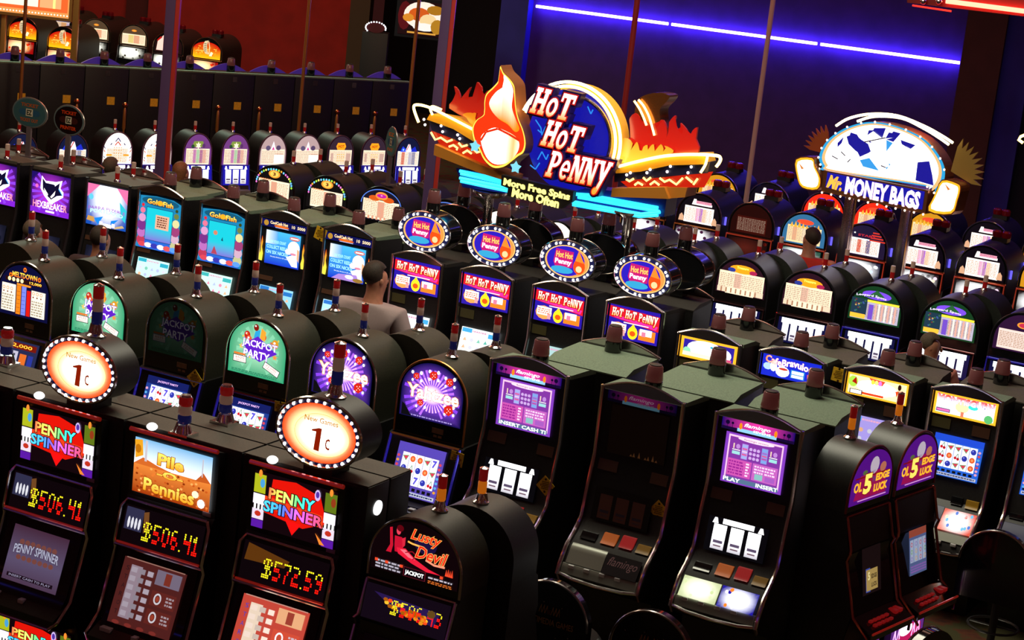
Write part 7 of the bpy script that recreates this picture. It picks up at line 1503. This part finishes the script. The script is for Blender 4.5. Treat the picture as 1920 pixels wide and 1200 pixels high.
person(hall(6.03,5.72),ROT,.875,SHR,HAIRG,'person with short hair in profile facing right between two jungle cat machines',turn=R_(-75))
person(hall(-1.86,2.20),ROT,.90,SH2,HAIRG,'person with curly grey brown hair in front of the black cat machine')
person(hall(-1.06,2.22),ROT,.945,SH2,HAIR,'person with dark hair in front of the white and pink machine')
person(hall(-3.65,5.55),ROT,.94,SH2,HAIRG,'person of whom only grey brown hair shows above the reddish machine tops at the left')
person(hall(-3.0,6.0),ROT,.95,SH2,HAIRB,'person with long auburn hair right of the purple column',long=True)
person(hall(1.25,8.3),ROT,.84,mat('dark_red_shirt',(.15,.01,.01),.9),mat('painted_red_lit_hair',(.12,.015,.01),.7),'person behind the round topped backs, under the right end of the turquoise tubes')  # red light on this hair is put into its base colour
# ------------------------------------------------------------------ chairs
def kit_chair(logo=True,rad=.27):
    k=Kit(); zc=.80; PM=CHROME if logo else BLK; ky='l' if logo else 'p'
    def back():
        P=[(-rad,.52)]+[(rad*math.cos(PI-PI*i/18),zc+.27*math.sin(PI-PI*i/18)) for i in range(19)]+[(rad,.52)]; return MB().prism(P,-.03,.04).mesh('backrest',GLOSSB)
    k.add('backrest',memo('chb',back)); k.add('back_trim',memo('cht',lambda: MB().tube([(rad*math.cos(PI-PI*i/24),-.03,zc+.27*math.sin(PI-PI*i/24)) for i in range(25)],.009,6).mesh('back_trim',DCHROME)))
    k.add('seat',memo('chs',lambda: MB().lathe([(.20,.54),(.235,.57),(.24,.61),(.21,.645),(.05,.655)],(0,.26,0),24).mesh('seat',mat('black_vinyl',(.012,.010,.010),.3))))
    k.add('seat_post',memo('chp'+ky,lambda: MB().lathe([(.03,.03),(.03,.55)],(0,.26,0),14).mesh('seat_post',PM))); k.add('foot_plate',memo('chf',lambda: MB().lathe([(.22,0),(.22,.015),(.05,.04)],(0,.26,0),24).mesh('foot_plate',CHROME)))
    k.add('foot_ring',memo('chr'+ky,lambda: MB().tube([(.19*math.cos(2*PI*i/24),.26+.19*math.sin(2*PI*i/24),.25) for i in range(24)],.01,6,True).tube([(-.19,.26,.25),(.19,.26,.25)],.008,6).mesh('foot_ring',PM)))
    if logo:
        def lg():
            a=Art(-rad,rad,.52,1.07,y=-.032,eps=.0006); c=C('#a07038',.9)
            for s in (0,1):
                for i in range(3): x=.36+s*.16+i*.04; a.line([(x,.62),(x+.028,.72)],.010,c)
                for i in range(3): x=.388+s*.16+i*.04; a.line([(x,.72),(x+.008,.62)],.006,c)
            a.rect(.475,.52,.62,.68,C('#4a1008',1)); a.text('MULTIMEDIA GAMES',.5,.53,.66,.075,c,off=.01)
            for x,y in ((.18,.72),(.42,.76),(.66,.74),(.3,.38),(.62,.36),(.78,.4)): star(a,x,y,.010,C('#b0a090',.8),4,.4)
            return a.mesh('logo_print',PRINT)
        k.add('logo_print',memo('chl',lg),0,'gold lettering')
    return k
kc=kit_chair(); put(kc,'round_back_chair',5.79,-1.58,'black round backed chair with gold lettering, left of its twin','chair'); put(kc,'round_back_chair',6.50,-1.60,'black round backed chair of which only the upper rim shows at the bottom edge','chair')
kn=kit_chair(False); put(kn,'round_back_chair',7.78,1.80,'plain black round backed chair before the jungle glass machine at the right','chair')
put(kn,'round_back_chair',7.95,-.62,'glossy black chair beside the side-on machines at the bottom right','chair',rot=R_(-110))
